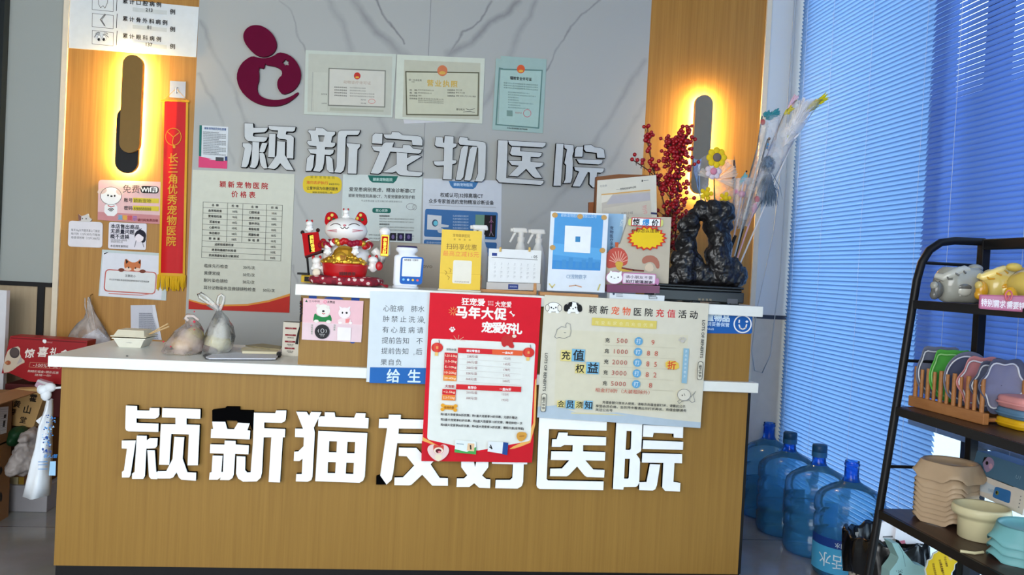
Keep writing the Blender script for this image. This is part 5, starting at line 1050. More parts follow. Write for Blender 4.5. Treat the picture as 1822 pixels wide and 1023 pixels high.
# berries in a vase
t = Thing('berry_vase', 'dark vase hidden behind the stone ornament holding the red berries', 'vase'); vx = onY(.24, *fp('I', 232, 800)).x
b = MB(); b.lathe((vx, .25, BAR), [(.03, 0), (.036, .01), (.04, .05), (.03, .085), (.024, .1), (.027, .11)], M(60, 60, 66, .3), 24); t.part('vase', b); t.done()
BER, STM = M(150, 10, 22, .3, spec=.5), M(70, 40, 30)
def branch(label, pts, spread, n, seed):
    t = Thing('berry_branch', label, 'artificial branch', 'red berry branches'); a = At('I', .24); R_ = random.Random(seed); P = [a.p(*q) for q in pts]; P[0] = Vector((vx+(R_.random()-.5)*.02, .25, BAR+.09))
    b = MB(); b.tube(P, .0022, STM, 6); tw = MB(); bb = MB(); ber = MB()
    L = len(P)-1
    for q in range(n):
        f = R_.uniform(.10, 1)*L; i = min(int(f), L-1); c = P[i].lerp(P[i+1], f-i); s_ = spread*(1.15-.75*f/L)
        e = c+Vector((R_.gauss(0, s_*.55), R_.gauss(0, s_*.4), R_.uniform(.0, .035))); b.tube([c-Vector((0, 0, .012)), e], .0009, STM, 4, False); ber.ball(e, R_.uniform(.0068, .0092), BER, None, 10, 7)
    ber.ball(P[-1], .008, BER, None, 10, 7); t.part('stem', b); t.part('berries', ber, kind='stuff'); t.done()
branch('left red berry branch reaching up over the marble', [(232, 800), (215, 640), (185, 480), (150, 390), (135, 300), (127, 208)], .04, 46, 1)
branch('low short berry twig bent out to the left', [(232, 800), (205, 560), (165, 430), (120, 390), (60, 350)], .022, 14, 4)
branch('tall dense red berry branch beside the lamp', [(235, 800), (250, 640), (255, 500), (268, 380), (285, 300), (300, 225)], .062, 190, 2)
branch('dense red berry branch in front of the wood panel', [(240, 800), (225, 650), (225, 520), (228, 400), (235, 330), (238, 270)], .062, 190, 3)

# stone ornament
YS = .08; a = At('I', YS); t = Thing('scholar_stone', 'black arched stone ornament with a hole on a black lacquer base', 'ornament')
BL = M(10, 10, 12, .25, spec=.5); STONE = M(26, 25, 26, .32, var=.5, scale=60, spec=.5)
b = MB(); b.box((a.p(185, 0).x, YS-.07, BAR+.006), (a.p(570, 0).x, YS+.07, BAR+.046), BL, .004); b.box((a.p(196, 0).x, YS-.064, BAR+.046), (a.p(562, 0).x, YS+.064, BAR+.056), BL, .003); b.box((a.p(186, 0).x, YS-.069, BAR+.056), (a.p(569, 0).x, YS+.069, BAR+.066), BL, .004)
for x in (215, 370, 535):
    for y in (-.055, .055): c = a.p(x, 0); b.box((c.x-.015, YS+y-.01, BAR), (c.x+.015, YS+y+.01, BAR+.007), BL, .002)
pl = Panel('I', [(345, 945), (410, 948), (410, 966), (345, 964)], YS-.0705); pl.tspread('颖新宠物', 352, 400, 957, 10, M(150, 140, 120), .02); pl.rect(472, 954, 46, 20, M(90, 92, 96)); t.part('lacquer_base', b); t.part('plaque', pl.mb, 0)
b = MB(); R_ = random.Random(11)
for x, y, r in ((235, 850, 28), (265, 850, 34), (255, 780, 26), (275, 790, 32), (270, 720, 24), (285, 700, 30), (290, 640, 26), (310, 620, 30), (335, 590, 28), (370, 575, 34), (410, 565, 36), (450, 570, 36), (480, 590, 26), (425, 610, 34), (450, 620, 36), (430, 670, 34), (455, 680, 30), (430, 740, 38), (450, 750, 36), (420, 800, 36), (455, 810, 42), (440, 860, 42), (495, 830, 38), (520, 850, 34), (535, 835, 22), (505, 870, 34), (400, 860, 36), (350, 860, 36), (310, 860, 36), (300, 800, 32), (320, 760, 26), (345, 810, 30), (370, 840, 30), (500, 790, 18), (305, 720, 26), (325, 670, 18), (545, 880, 16), (415, 640, 40), (440, 700, 44), (425, 760, 44), (470, 640, 26), (465, 720, 30), (440, 800, 48), (330, 640, 24), (310, 680, 28), (300, 760, 34), (270, 830, 38), (285, 860, 38), (325, 720, 22), (335, 790, 30), (360, 560, 30), (395, 600, 30), (480, 560, 24), (470, 860, 44), (380, 870, 36), (240, 870, 26)):
    b.ball(a.p(x+R_.uniform(-3, 3), y, R_.uniform(-.012, .012)), (r*a.k*1.12, r*a.k*1.3, r*a.k*1.12), STONE, None, 14, 10)
st_i = t.part('stone', b); t.done(); o = t.items[st_i][5]
md = o.modifiers.new('join', 'REMESH'); md.mode = 'VOXEL'; md.voxel_size = .003; md.use_smooth_shade = True
md = o.modifiers.new('soften', 'SMOOTH'); md.factor = .5; md.iterations = 24
tx = bpy.data.textures.new('stone_relief', 'CLOUDS'); tx.noise_scale = .03; tx.noise_depth = 5
md = o.modifiers.new('relief', 'DISPLACE'); md.texture = tx; md.strength = .02; md.mid_level = .5; md.texture_coords = 'LOCAL'
b = MB(); a6 = At('I', .02); c = onY(.0, *fp('I', 205, 930)); 

# wrapped flowers
YF = .24; a = At('I', YF); t = Thing('flower_bouquet', 'wrapped bouquet of yellow crochet flowers above the stone', 'bouquet')
YEL = M(222, 190, 30, .7)
TUL = film('tulle', (244, 236, 226), .5)
WRP = film('bouquet_wrap', (226, 224, 226), .66)
b = MB(); root = a.p(420, 700)
b.tube([Vector((root.x, YF, BAR)), a.p(418, 560), a.p(415, 380)], .003, M(80, 110, 60), 6); b.tube([Vector((root.x, YF, BAR)), a.p(400, 600), a.p(372, 510)], .002, M(80, 110, 60), 6); b.tube([Vector((root.x, YF, BAR)), a.p(435, 600), a.p(450, 525)], .002, M(80, 110, 60), 6); t.part('stems', b)
def crochet(x, y, r, m, cm, dy, n=8):
    b = MB()
    for q in range(n): an = 2*math.pi*q/n; b.ball(a.p(x+r*.72*math.cos(an), y+r*.72*math.sin(an), dy), (r*.36*a.k, .006, r*.36*a.k), m, None, 10, 6)
    b.ball(a.p(x, y, dy), (r*.55*a.k, .007, r*.55*a.k), m, None, 12, 8); f = t.part('flower', b); b = MB(); b.ball(a.p(x, y, dy-.006), (r*.45*a.k, .006, r*.45*a.k), cm, None, 12, 8); t.part('flower_centre', b, f)
crochet(415, 346, 42, YEL, M(110, 96, 90), -.03); crochet(370, 502, 28, YEL, YEL, -.035, 5); crochet(452, 520, 25, YEL, YEL, -.03, 5); crochet(402, 405, 34, M(214, 200, 206, .7), M(206, 130, 150), -.025, 7)
b = MB(); rows = []
for j, (y, w_, d_) in enumerate(((700, 16, .012), (620, 40, .02), (540, 66, .03), (470, 82, .035), (400, 92, .04), (335, 88, .045))):
    rows.append([a.p(424+w_*math.cos(an)*(1+.10*math.sin(5*an+j)), y+14*math.sin(3*an)*(j/5), d_*math.sin(an)) for an in [math.pi*(1.05*q/30-.02) for q in range(31)]])
b.sheet(rows, WRP); t.part('wrapper', b)
for a0, a1, L_ in ((-1.25, -.75, 95), (-.65, -.15, 100), (-.05, .45, 80), (-2.9, -2.4, 75)):
    b = MB(); rows = []
    for j in range(6):
        f = j/5; rows.append([a.p(415+math.cos(a0+(a1-a0)*q/14)*L_*f, 440+math.sin(a0+(a1-a0)*q/14)*L_*f, -.012-.012*f*math.sin(q*1.9)) for q in range(15)])
    b.sheet(rows, TUL); t.part('tulle_loop', b)
t.done()

# cup of cat teasers
YT = .27; a = At('I', YT); t = Thing('toy_cup', 'teal and white cup behind the stone holding cat teasers', 'cup'); cx_ = a.p(508, 0).x
b = MB(); b.lathe((cx_, YT, BAR), [(.026, 0), (.03, .004), (.033, .10), (.031, .10), (.028, .01), (0, .01)], M(90, 150, 160, .35), 28); b.lathe((cx_, YT, BAR+.095), [(.0335, 0), (.0338, .007)], WHITE, 28, cap=False); t.part('cup', b); t.done()
CLR = film('sleeve_film', (240, 242, 244), .80); FUR = M(104, 124, 146, .95, var=.3, scale=200)
def wand(label, top, rod, name='cat_teaser'):
    t = Thing(name, label, 'cat toy', 'cat teasers in the cup'); s0 = Vector((cx_+(top[0]-508)*.00004, YT, BAR+.02)); b = MB(); b.tube([s0, a.p(*top)], .0035, rod, 8); t.part('rod', b); return t
def feather(mb, base, tip, w_, m, n=12, sd=0):
    R_ = random.Random(sd); d = tip-base; s_ = d.cross(Vector((0, 1, 0))).normalized()
    for q in range(n):
        f = R_.uniform(.0, .75); c = base+d*f; o_ = s_*R_.uniform(-1, 1)*w_+Vector((0, R_.uniform(-.5, .5)*w_, 0)); mb.tube([c, c+d*.14+o_*.6, c+d*.3+o_], [.0022, .0045, .0006], m, 5)
t = wand('black cat teaser with a grey fluffy pompom tail', (648, 262), BLACK)
b = MB(); b.tube([a.p(484, 745), a.p(508, 680)], .007, BLACK); t.part('grip', b)
b = MB(); b.tube([a.p(648, 262), a.p(655, 258), a.p(650, 285), a.p(648, 310)], .0016, M(110, 90, 60)); b.ball(a.p(647, 285), .006, M(60, 150, 200), None, 10, 6); b.ball(a.p(645, 299), .005, M(40, 120, 180), None, 10, 6); b.ball(a.p(655, 260), .006, M(120, 90, 60), None, 8, 6); t.part('beads', b)
b = MB(); R_ = random.Random(2); b.ball(a.p(650, 368), (.024, .02, .032), FUR)
for q in range(420):
    an = R_.uniform(0, 6.283); el_ = R_.uniform(-1.4, 1.4); d = Vector((math.cos(an)*math.cos(el_), math.sin(an)*math.cos(el_), math.sin(el_))); s0 = a.p(650, 368)+Vector((d.x*.022, d.y*.019, d.z*.03)); b.tube([s0, s0+d*.009+Vector((0, 0, -.006))], [.0011, .0003], FUR, 3, False)
t.part('pompom', b)
b = MB()
for q in range(260): x = R_.gauss(0, 14); s0 = a.p(650+x*.5, 410+R_.uniform(0, 50), R_.gauss(0, .007)); e = a.p(648+x*1.7, 500+R_.uniform(0, 62), R_.gauss(0, .012)); b.tube([s0, s0.lerp(e, .55)+Vector((x*.0003, 0, 0)), e], [.0016, .0014, .0004], FUR, 3, False)
t.part('tail', b); t.done()
t = wand('cat teaser with white feathers and bright yellow feather tips', (770, 240), M(206, 206, 206, .4)); b = MB(); WFE = M(236, 236, 238, .9)
feather(b, a.p(720, 290), a.p(820, 100), .03, WFE, 130, 1); t.part('white_feathers', b); b = MB(); feather(b, a.p(800, 150), a.p(905, 75), .016, M(222, 206, 30, .9), 60, 2); t.part('yellow_tip', b); b = MB(); feather(b, a.p(720, 160), a.p(760, 120), .012, M(214, 200, 30, .9), 26, 3); t.part('yellow_tip', b); b = MB(); feather(b, a.p(735, 262), a.p(745, 235), .005, M(206, 214, 40, .9), 8, 8); t.part('yellow_tip', b); b = MB(); feather(b, a.p(735, 130), a.p(775, 70), .014, M(226, 190, 206, .9), 22, 4); t.part('pink_feathers', b)
b = MB(); b.sheet([[a.p(x+w_*math.cos(an), y, .018*math.sin(an)) for an in [6.2832*q/16 for q in range(17)]] for x, y, w_ in ((545, 640, 14), (620, 480, 34), (700, 300, 46), (780, 150, 62), (830, 90, 60))], CLR); t.part('sleeve', b); t.done()
t = wand('cat teaser with a teal fringe top and red bead in clear sleeve', (650, 190), M(180, 186, 190, .4)); b = MB(); feather(b, a.p(640, 175), a.p(700, 140), .015, M(60, 140, 150, .9), 44, 5); feather(b, a.p(630, 160), a.p(660, 145), .012, M(60, 140, 150, .9), 30, 15); t.part('fringe', b); b = MB(); b.ball(a.p(627, 188), (.01, .008, .012), M(190, 90, 90, .7)); t.part('bead', b)
b = MB(); b.sheet([[a.p(x+w_*math.cos(an), y, .016*math.sin(an)) for an in [6.2832*q/16 for q in range(17)]] for x, y, w_ in ((530, 650, 12), (590, 450, 32), (640, 300, 40), (662, 160, 42))], CLR); t.part('sleeve', b); t.done()
t = wand('short pink cat teaser with hearts', (602, 530), M(214, 170, 180, .5)); b = MB(); b.ball(a.p(602, 522), (.012, .008, .013), M(190, 40, 60, .6)); b.ball(a.p(590, 560), (.012, .008, .02), M(206, 140, 160, .6)); t.part('hearts', b); t.done()
t = wand('short cat teaser with a pale teal feather and pink puffs', (545, 440), M(190, 180, 190, .5)); b = MB(); feather(b, a.p(525, 460), a.p(562, 405), .01, M(110, 170, 180, .9), 26, 6); b.ball(a.p(556, 402), .004, BLACK, None, 8, 6); t.part('feather', b); b = MB(); b.ball(a.p(510, 490), .012, M(206, 140, 160, .8)); b.ball(a.p(535, 500), .014, M(206, 150, 170, .8)); t.part('puffs', b)
b = MB(); b.sheet([[a.p(x+w_*math.cos(an), y, .014*math.sin(an)) for an in [6.2832*q/16 for q in range(17)]] for x, y, w_ in ((515, 640, 12), (525, 560, 26), (535, 480, 36), (542, 430, 40))], CLR); t.part('sleeve', b); t.done()
# ------------------------------------------------------------------ on the worktop, left
FOAM = M(232, 230, 216, .6); LIDM = M(226, 220, 196, .6)
c0 = onZ(TOP, *fp('X', 1022, 775)); YX = c0.y+.055; a = At('X', c0.y); k_ = a.k
def frustum(mb, c, w0, d0, w1, d1, z0, z1, m, open_=False):
    lo = [Vector((c.x+sx*w0, c.y+sy*d0, z0)) for sx, sy in ((-1, -1), (1, -1), (1, 1), (-1, 1))]; hi = [Vector((c.x+sx*w1, c.y+sy*d1, z1)) for sx, sy in ((-1, -1), (1, -1), (1, 1), (-1, 1))]
    mb.add(lo+hi, [[0, 3, 2, 1], [0, 1, 5, 4], [1, 2, 6, 5], [2, 3, 7, 6], [3, 0, 4, 7]]+([] if open_ else [[4, 5, 6, 7]]), m)
t = Thing('takeout_box', 'cream foam takeout box with its lid ajar on the worktop', 'takeout box')
cc = Vector((c0.x, YX, 0)); w0, w1 = 155*k_, 222*k_; h1 = 135*k_
b = MB(); frustum(b, cc, w0, .05, w1, .064, TOP, TOP+h1, FOAM); b.box((cc.x-w1-.004, YX-.068, TOP+h1-.002), (cc.x+w1+.004, YX+.068, TOP+h1+.002), FOAM); t.part('tray', b)
p = Panel('X', [(960, 695), (1080, 697), (1080, 715), (960, 713)], YX-.0605); p.t('—环保餐盒—', 1020, 705, 13, GREY, 'c', 0, width=105); t.part('embossing', p.mb, 0)
b = MB(); z1 = TOP+h1+.007
b.box((cc.x-w1-.008, YX-.072, z1), (cc.x+w1+.008, YX+.072, z1+.003), LIDM); frustum(b, cc, w1, .066, w0*1.2, .045, z1+.002, z1+95*k_, LIDM); t.part('lid', b); t.done()
t = Thing('chopsticks', 'pair of wooden chopsticks sticking out of the takeout box', 'chopsticks'); CH = M(214, 184, 136, .6)
for e in ((1565, 440), (1582, 478)):
    b = MB(); s_ = onY(YX, *fp('X', 1235, 618)); tip = onY(YX-.03, *fp('X', *e)); b.tube([s_, tip], [.0018, .0032], CH, 6); t.part('chopstick', b)
t.done()
# two food bags
BF1 = film('pink_bag_film', (255, 236, 230), .66); BF2 = film('clear_bag_film', (255, 255, 252), .74)
a = At('Y', .22); gz = TOP+.0015
def bagrow(cx, w_, dy, y, z=None, j=0, n=26, wob=.08):
    out = []
    for q in range(n+1):
        an = 6.2832*(q % n)/n; r_ = 1+wob*math.sin(5*an+j*1.3)+wob*.7*math.sin(9*an-j)
        v = a.p(cx+w_*math.cos(an)*r_, y, dy*math.sin(an)*r_); v.z = max(v.z if z is None else z, gz); out.append(v)
    return out
t = Thing('food_bag', 'pinkish plastic food bag with twisted handle on the worktop', 'bag')
b = MB(); b.sheet([bagrow(330, 215, .10, 0, gz), bagrow(320, 240, .11, 660, None, 1), bagrow(335, 205, .10, 560, None, 2), bagrow(370, 150, .075, 450, None, 3), bagrow(400, 85, .045, 370, None, 4), bagrow(410, 30, .02, 310, None, 5)], BF1); t.part('bag', b)
b = MB(); b.tube([a.p(430, 330), a.p(360, 330), a.p(325, 300), a.p(345, 270), a.p(420, 275), a.p(480, 325)], [.006, .008, .009, .008, .007, .005], BF1, 8); t.part('handle', b)
b = MB(); zq = lambda x, y, h: Vector((a.p(x, y).x, .22, TOP+.004+h)); b.ball(zq(330, 640, .03), (.055, .06, .03), M(206, 176, 130, .7)); b.ball(zq(420, 560, .06), (.035, .04, .03), M(196, 180, 120, .7)); b.ball(zq(480, 660, .018), (.03, .04, .018), M(90, 60, 54, .7)); t.part('contents', b)
b = MB(); R_ = random.Random(4)
for x, y, s_ in ((575, 330, 16), (160, 545, 12), (530, 420, 8), (435, 375, 8), (240, 600, 10), (500, 215, 9), (535, 212, 8)):
    b = MB(); c = a.p(min(x, 470), y, -.085*(.6 if y < 450 else 1.1)); b.ball(c, (s_*a.k, .002, s_*.9*a.k), M(206, 60, 80, .6), None, 10, 6); t.part('red_print', b)
t.done()
t = Thing('food_bag', 'clear plastic food bag tied with two loop handles on the worktop', 'bag')
b = MB(); b.sheet([bagrow(700, 140, .075, 0, gz, 1), bagrow(705, 165, .09, 640, None, 2), bagrow(725, 160, .09, 520, None, 3), bagrow(730, 130, .075, 400, None, 4), bagrow(725, 85, .05, 300, None, 5, wob=.14), bagrow(715, 30, .02, 215, None, 6)], BF2)
b.sheet([bagrow(700, 24, .016, 215, None, 2), bagrow(640, 60, .02, 150, None, 3, wob=.2)], BF2); t.part('bag', b)
for L_ in (((700, 195), (600, 130), (490, 60), (475, 20), (500, 10), (560, 50), (650, 130), (715, 205)), ((715, 205), (695, 120), (710, 50), (740, 28), (768, 50), (765, 110), (725, 210))):
    b = MB(); b.tube([a.p(*q) for q in L_], .006, BF2, 8); t.part('handle', b)
b = MB(); b.ball(zq(690, 600, .036), (.05, .05, .035), M(206, 196, 150, .7)); b.ball(zq(640, 660, .02), (.045, .05, .02), M(96, 66, 60, .7)); b.ball(zq(745, 520, .075), (.03, .04, .04), M(206, 204, 196, .7)); t.part('contents', b); t.done()
# papers, envelope, small box
def flat(name, pts, z, th, m, label, cat, lines=None):
    b = MB(); b.prism([[onZ(z+th, *fp('Y', *q)) for q in pts]], (0, 0, -th), m, True)
    return single(name, b, label, cat)
flat('clipboard', [(525, 725), (760, 655), (1300, 690), (1440, 720), (1330, 778), (560, 768)], TOP, .003, M(90, 92, 96), 'grey clipboard edge under the loose papers on the worktop', 'clipboard')
flat('paper_stack', [(560, 745), (850, 630), (1440, 690), (1370, 765), (600, 762)], TOP+.0035, .004, M(206, 208, 216, .6), 'loose white papers lying on the worktop between bag and small box', 'paper')
flat('envelope', [(970, 645), (1010, 632), (1400, 660), (1398, 690), (985, 680)], TOP+.008, .009, M(214, 206, 176, .6), 'cream envelope lying on top of the loose papers', 'envelope')
flat('folded_leaflet', [(1020, 612), (1220, 592), (1440, 622), (1420, 656), (1300, 650)], TOP+.0175, .005, M(150, 140, 110, .6), 'brown and white folded leaflet on top of the envelope', 'leaflet')
b = MB(); c = onZ(TOP+.02, *fp('Y', 1405, 690)); b.box(c+Vector((-.006, -.012, -.019)), c+Vector((.008, .012, -.001)), BLACK, .002); single('binder_clip', b, 'black binder clip on the papers beside the small white box', 'clip')
c0 = onZ(TOP, *fp('Y', 1440, 735)); c1 = onY(c0.y, *fp('Y', 1610, 740)); top = onY(c0.y, *fp('Y', 1440, 345)).z
t = Thing('tall_white_box', 'tall white carton with four red bars beside the raised bar', 'box')
b = MB(); b.box((c0.x, c0.y, TOP), (c1.x+.012, c0.y+.06, top), M(212, 208, 196, .5)); b.box((c0.x, c0.y, top), (c1.x+.012, c0.y+.06, top+.0006), M(120, 124, 120)); t.part('carton', b)
p = Panel('Y', [(1440, 345), (1650, 355), (1640, 740), (1440, 735)], c0.y-.0006)
for q in range(4):
    p.rect(1480-2*q, 405+77*q, 132-6*q, 20, M(130, 24, 36)); p.t('用法用量', 1545-3*q, 415+77*q, 12, M(206, 160, 160), 'c', 0)
    if q: p.t('遵医嘱口服', 1545-3*q, 450+77*q, 14, INK, 'c', 0); p.t('每日两次', 1548-3*q, 466+77*q, 12, INK, 'c', 0) if q > 1 else 0
t.part('print', p.mb); t.done()
b = MB(); b.tube([Vector((.772, .31, 1.02)), Vector((.775, .31, .95)), Vector((.768, .30, .86)), Vector((.755, .29, TOP+.004)), Vector((.70, .30, TOP+.004))], .0028, M(206, 170, 96, .5)); single('yellow_cable', b, 'thin yellow cable hanging behind the tall white carton', 'cable')
t = Thing('tassel_charm', 'dark red and black beaded charm hanging at the bar corner', 'charm'); a = At('Y', -.012); b = MB()
R_ = random.Random(9); b.tube([a.p(1668, 60, .008), a.p(1662, 300)], .0012, BLACK)
for q in range(14): b.ball(a.p(1662+R_.uniform(-7, 7), 110+17*q), (.0035, .003, .004), R_.choice((BLACK, M(70, 20, 30), M(40, 34, 36))), None, 8, 6)
t.part('beads', b); b = MB(); b.tube([a.p(1650, 400), a.p(1632, 470), a.p(1612, 600)], [.002, .003, .005], BLACK); b.tube([a.p(1655, 320), a.p(1650, 400)], .0015, BLACK); t.part('tassel', b); t.done()
b = MB(); c = onZ(TOP, *fp('X', 992, 897)); b.ball(c+Vector((0, 0, .0015)), (.004, .0025, .0015), M(60, 56, 54), None, 10, 6); single('crumb', b, 'tiny dark crumb on the worktop in front of the takeout box', 'crumb')

# ------------------------------------------------------------------ behind and beside the counter, left
WB = M(206, 206, 210, .5)
b = MB(); q0, q1 = onY(.95, 0, 516), onY(.95, 16, 520); zb = onY(.95, 3, 665).z; b.box((q0.x-.5, .93, 0), (q1.x, .96, q0.z), WB); single('white_board', b, 'plain white board standing by the dark door frame at far left', 'board')
# kraft cartons: lower closed, upper open
KR = M(150, 108, 70, .75, var=.1, scale=14); KRD = M(122, 86, 56, .75, var=.1, scale=14)
Yb = .30; XS, YF_ = -.482, .735; xr = XS; zt = onX(XS, 20.5, 783).z
t = Thing('lower_carton', 'large closed kraft carton on the floor at far left', 'carton'); b = MB(); b.box((xr-.46, Yb, 0), (xr, YF_, zt), KR); t.part('carton', b)
p = Panel('V', [(0, 160), (100, 165), (80, 860), (0, 880)], 0, p0=(XS+.0006, 0, 0), n=(1, 0, 0)); p.poly([(0, 380), (25, 410), (12, 450), (0, 470)], INK, 1); p.poly([(0, 600), (20, 630), (15, 690), (0, 700)], INK, 1); t.part('print', p.mb); t.done()
zo = onX(XS, 22, 694).z; xo = XS+.002
t = Thing('open_carton', 'open kraft carton with a shipping label and raised flap', 'carton')
b = MB(); w_ = .006; X0, X1, Y0, Y1 = xo-.40, xo, Yb+.02, YF_-.004
b.box((X0, Y0, zt), (X1, Y1, zt+w_), KRD); b.box((X0, Y0, zt), (X1, Y0+w_, zo), KRD); b.box((X0, Y1-w_, zt), (X1, Y1, zo), KRD); b.box((X0, Y0, zt), (X0+w_, Y1, zo), KRD); b.box((X1-w_, Y0, zt), (X1, Y1, zo), KRD); t.part('carton', b)
b = MB(); b.prism([[Vector((X1-.15, Y0, zo)), Vector((X1-.40, Y0, zo)), Vector((X1-.40, Y0+.12, zo+.085)), Vector((X1-.10, Y0+.12, zo+.085))]], (0, .004, -.004), KR, True)
b.prism([[Vector((X1, Y0, zo)), Vector((X1, Y1, zo)), Vector((X1+.115, Y1-.05, zo+.0)), Vector((X1+.115, Y0+.05, zo+.0))]], (0, 0, .004), KR, True); t.part('flap', b)
p = Panel('U', [(0, 778), (82, 770), (62, 1023), (0, 1040)], 0, p0=(X1+.0006, 0, 0), n=(1, 0, 0)); p.poly([(0, 778), (82, 770), (62, 1023), (0, 1040)], M(206, 206, 206, .5)); p.poly([(38, 850), (62, 846), (56, 880), (34, 884)], INK); p.poly([(32, 905), (52, 902), (44, 965), (24, 968)], INK); [p.line([(4, 800+22*q), (70-2*q, 796+22*q)], 2.5, GREY) for q in range(10)]; t.part('shipping_label', p.mb); t.done()
# red gift box on boxes
Yg = .86
t = Thing('gift_box', 'large red gift box with white writing behind the worktop corner', 'gift box'); RG = M(150, 18, 26, .4)
gp = [(100, 95), (838, 142), (835, 170), (760, 560), (575, 560), (280, 530), (90, 450), (15, 455), (60, 250)]
p = Panel('U', gp, Yg, .10, RG); p.poly([(105, 108), (830, 155), (828, 165), (104, 120)], M(110, 10, 18)); p.poly([(62, 250), (110, 210), (195, 190), (190, 290), (250, 345), (190, 370), (100, 440), (18, 452)], M(196, 180, 160), 1); p.ell(140, 257, 48, 52, M(66, 56, 56)); p.ell(140, 250, 40, 40, M(80, 68, 66)); p.ell(78, 352, 26, 22, M(150, 80, 50)); p.ell(62, 352, 14, 14, M(176, 110, 70)); p.poly([(160, 370), (200, 290), (215, 340)], M(170, 160, 160))
p.poly([(410, 128), (445, 130), (445, 160), (428, 168), (410, 155)], WHITE, 1); p.t('惊喜社区', 475, 156, 14, M(206, 160, 160), 'c', 0)
for ch, x, y, h in (('惊', 285, 262, 88), ('喜', 412, 248, 96), ('礼', 520, 245, 74), ('盒', 620, 262, 70)): p.t(ch, x, y, h, M(232, 222, 214), 'c', .025, rot=-.03)
p.frame(290, 345, 300, 50, 3, M(206, 150, 120)); p.t('-100%中奖', 320, 372, 40, M(226, 206, 196), 'l', .0, width=240); p.t('购精彩福盒+精彩优惠', 268, 430, 24, M(226, 206, 196), 'l', .0, width=295); p.t('送福一份!', 335, 466, 22, M(226, 206, 196), 'l', 0, width=155)
t.part('box', p.mb); t.done()
b = MB(); zt2 = onY(Yg, *fp('U', 300, 560)).z; q0 = onY(Yg, 8, 700); q1 = onY(Yg, 112, 700); b.box((q0.x, Yg+.0, .40), (q1.x, Yg+.24, zt2), M(70, 14, 16, .5), .004); single('dark_red_carton', b, 'dark red carton under the large red gift box', 'carton')
b = MB(); q0 = onY(Yg, 14, 830); q1 = onY(Yg, 66, 830); b.box((q0.x-.02, Yg-.04, .1155), (q1.x+.05, Yg+.22, .40), M(96, 62, 34, .6), .004)
q2 = onY(Yg-.041, *fp('V', 90, 480)); q3 = onY(Yg-.041, *fp('V', 160, 590)); b.box((q2.x, Yg-.042, q3.z), (q3.x, Yg-.04, q2.z), M(186, 176, 140)); q2 = onY(Yg-.041, *fp('V', 160, 480)); q3 = onY(Yg-.041, *fp('V', 205, 600)); b.box((q2.x, Yg-.042, q3.z), (q3.x, Yg-.04, q2.z), M(150, 120, 40)); single('brown_carton', b, 'brown carton with cream and yellow marks under the grey bag', 'carton')
b = MB(); q0 = onY(Yg-.06, *fp('V', 75, 700)); q1 = onY(Yg-.06, *fp('V', 215, 700)); b.box((q0.x-.05, Yg-.06, 0), (q1.x+.09, Yg+.24, .114), M(150, 150, 156, .5), .003); single('flat_white_carton', b, 'flat whitish carton on the floor below the brown carton', 'carton')
# kraft tea bag leaning
t = Thing('tea_bag', 'kraft paper tea bag with black calligraphy leaning behind the open carton', 'bag')
p = Panel('U', [(115, 610), (448, 596), (318, 975), (90, 950)], .775, .07, M(196, 160, 106, .7))
for ch, x, y, h in (('霍', 318, 690, 72), ('山', 262, 800, 78), ('堂', 222, 900, 62), ('黄', 165, 748, 64), ('芽', 128, 822, 54)): p.t(ch, x, y, h, M(26, 20, 16), 'c', .025, rot=.18)
t.part('bag', p.mb); t.done()
b = MB(); q0 = onY(.74, *fp('U', 330, 585)); b.prism([[onY(.74, *fp('U', *q)) for q in ((332, 570), (362, 512), (482, 548), (470, 582), (350, 590))]], (0, .03, 0), M(190, 160, 180, .4), True); b.prism([[onY(.739, *fp('U', *q)) for q in ((350, 530), (370, 515), (470, 550), (440, 565))]], (0, 0, 0), M(206, 206, 210)); single('pink_packet', b, 'small pink and white packet on top of the kraft tea bag', 'packet')
def lump(name, label, cat, fr, Y, balls, m, vox=.008, strength=.012, ns=.05):
    b = MB(); a = At(fr, Y)
    for x, y, rx, ry, dy, rd in balls: b.ball(a.p(x, y, dy), (rx*a.k, rd, ry*a.k), m)
    o = single(name, b, label, cat); md = o.modifiers.new('join', 'REMESH'); md.mode = 'VOXEL'; md.voxel_size = vox; md.use_smooth_shade = True
    tx = bpy.data.textures.new(name+'_folds', 'CLOUDS'); tx.noise_scale = ns; tx.noise_depth = 2; md = o.modifiers.new('folds', 'DISPLACE'); md.texture = tx; md.strength = strength; md.mid_level = .6; return o
lump('garbage_bag', 'grey crumpled plastic bag in front of the boxes left of the counter', 'bag', 'V', .66, [(240, 290, 120, 150, 0, .11), (270, 130, 80, 80, 0, .08), (200, 380, 110, 90, -.02, .1), (330, 330, 50, 110, 0, .09)], M(150, 144, 142, .4), .007, .03, .035)
lump('green_bag', 'dark green bag squeezed between cartons behind the grey bag', 'bag', 'V', .74, [(160, 100, 80, 70, 0, .06), (130, 160, 60, 60, 0, .06)], M(24, 60, 34, .5))
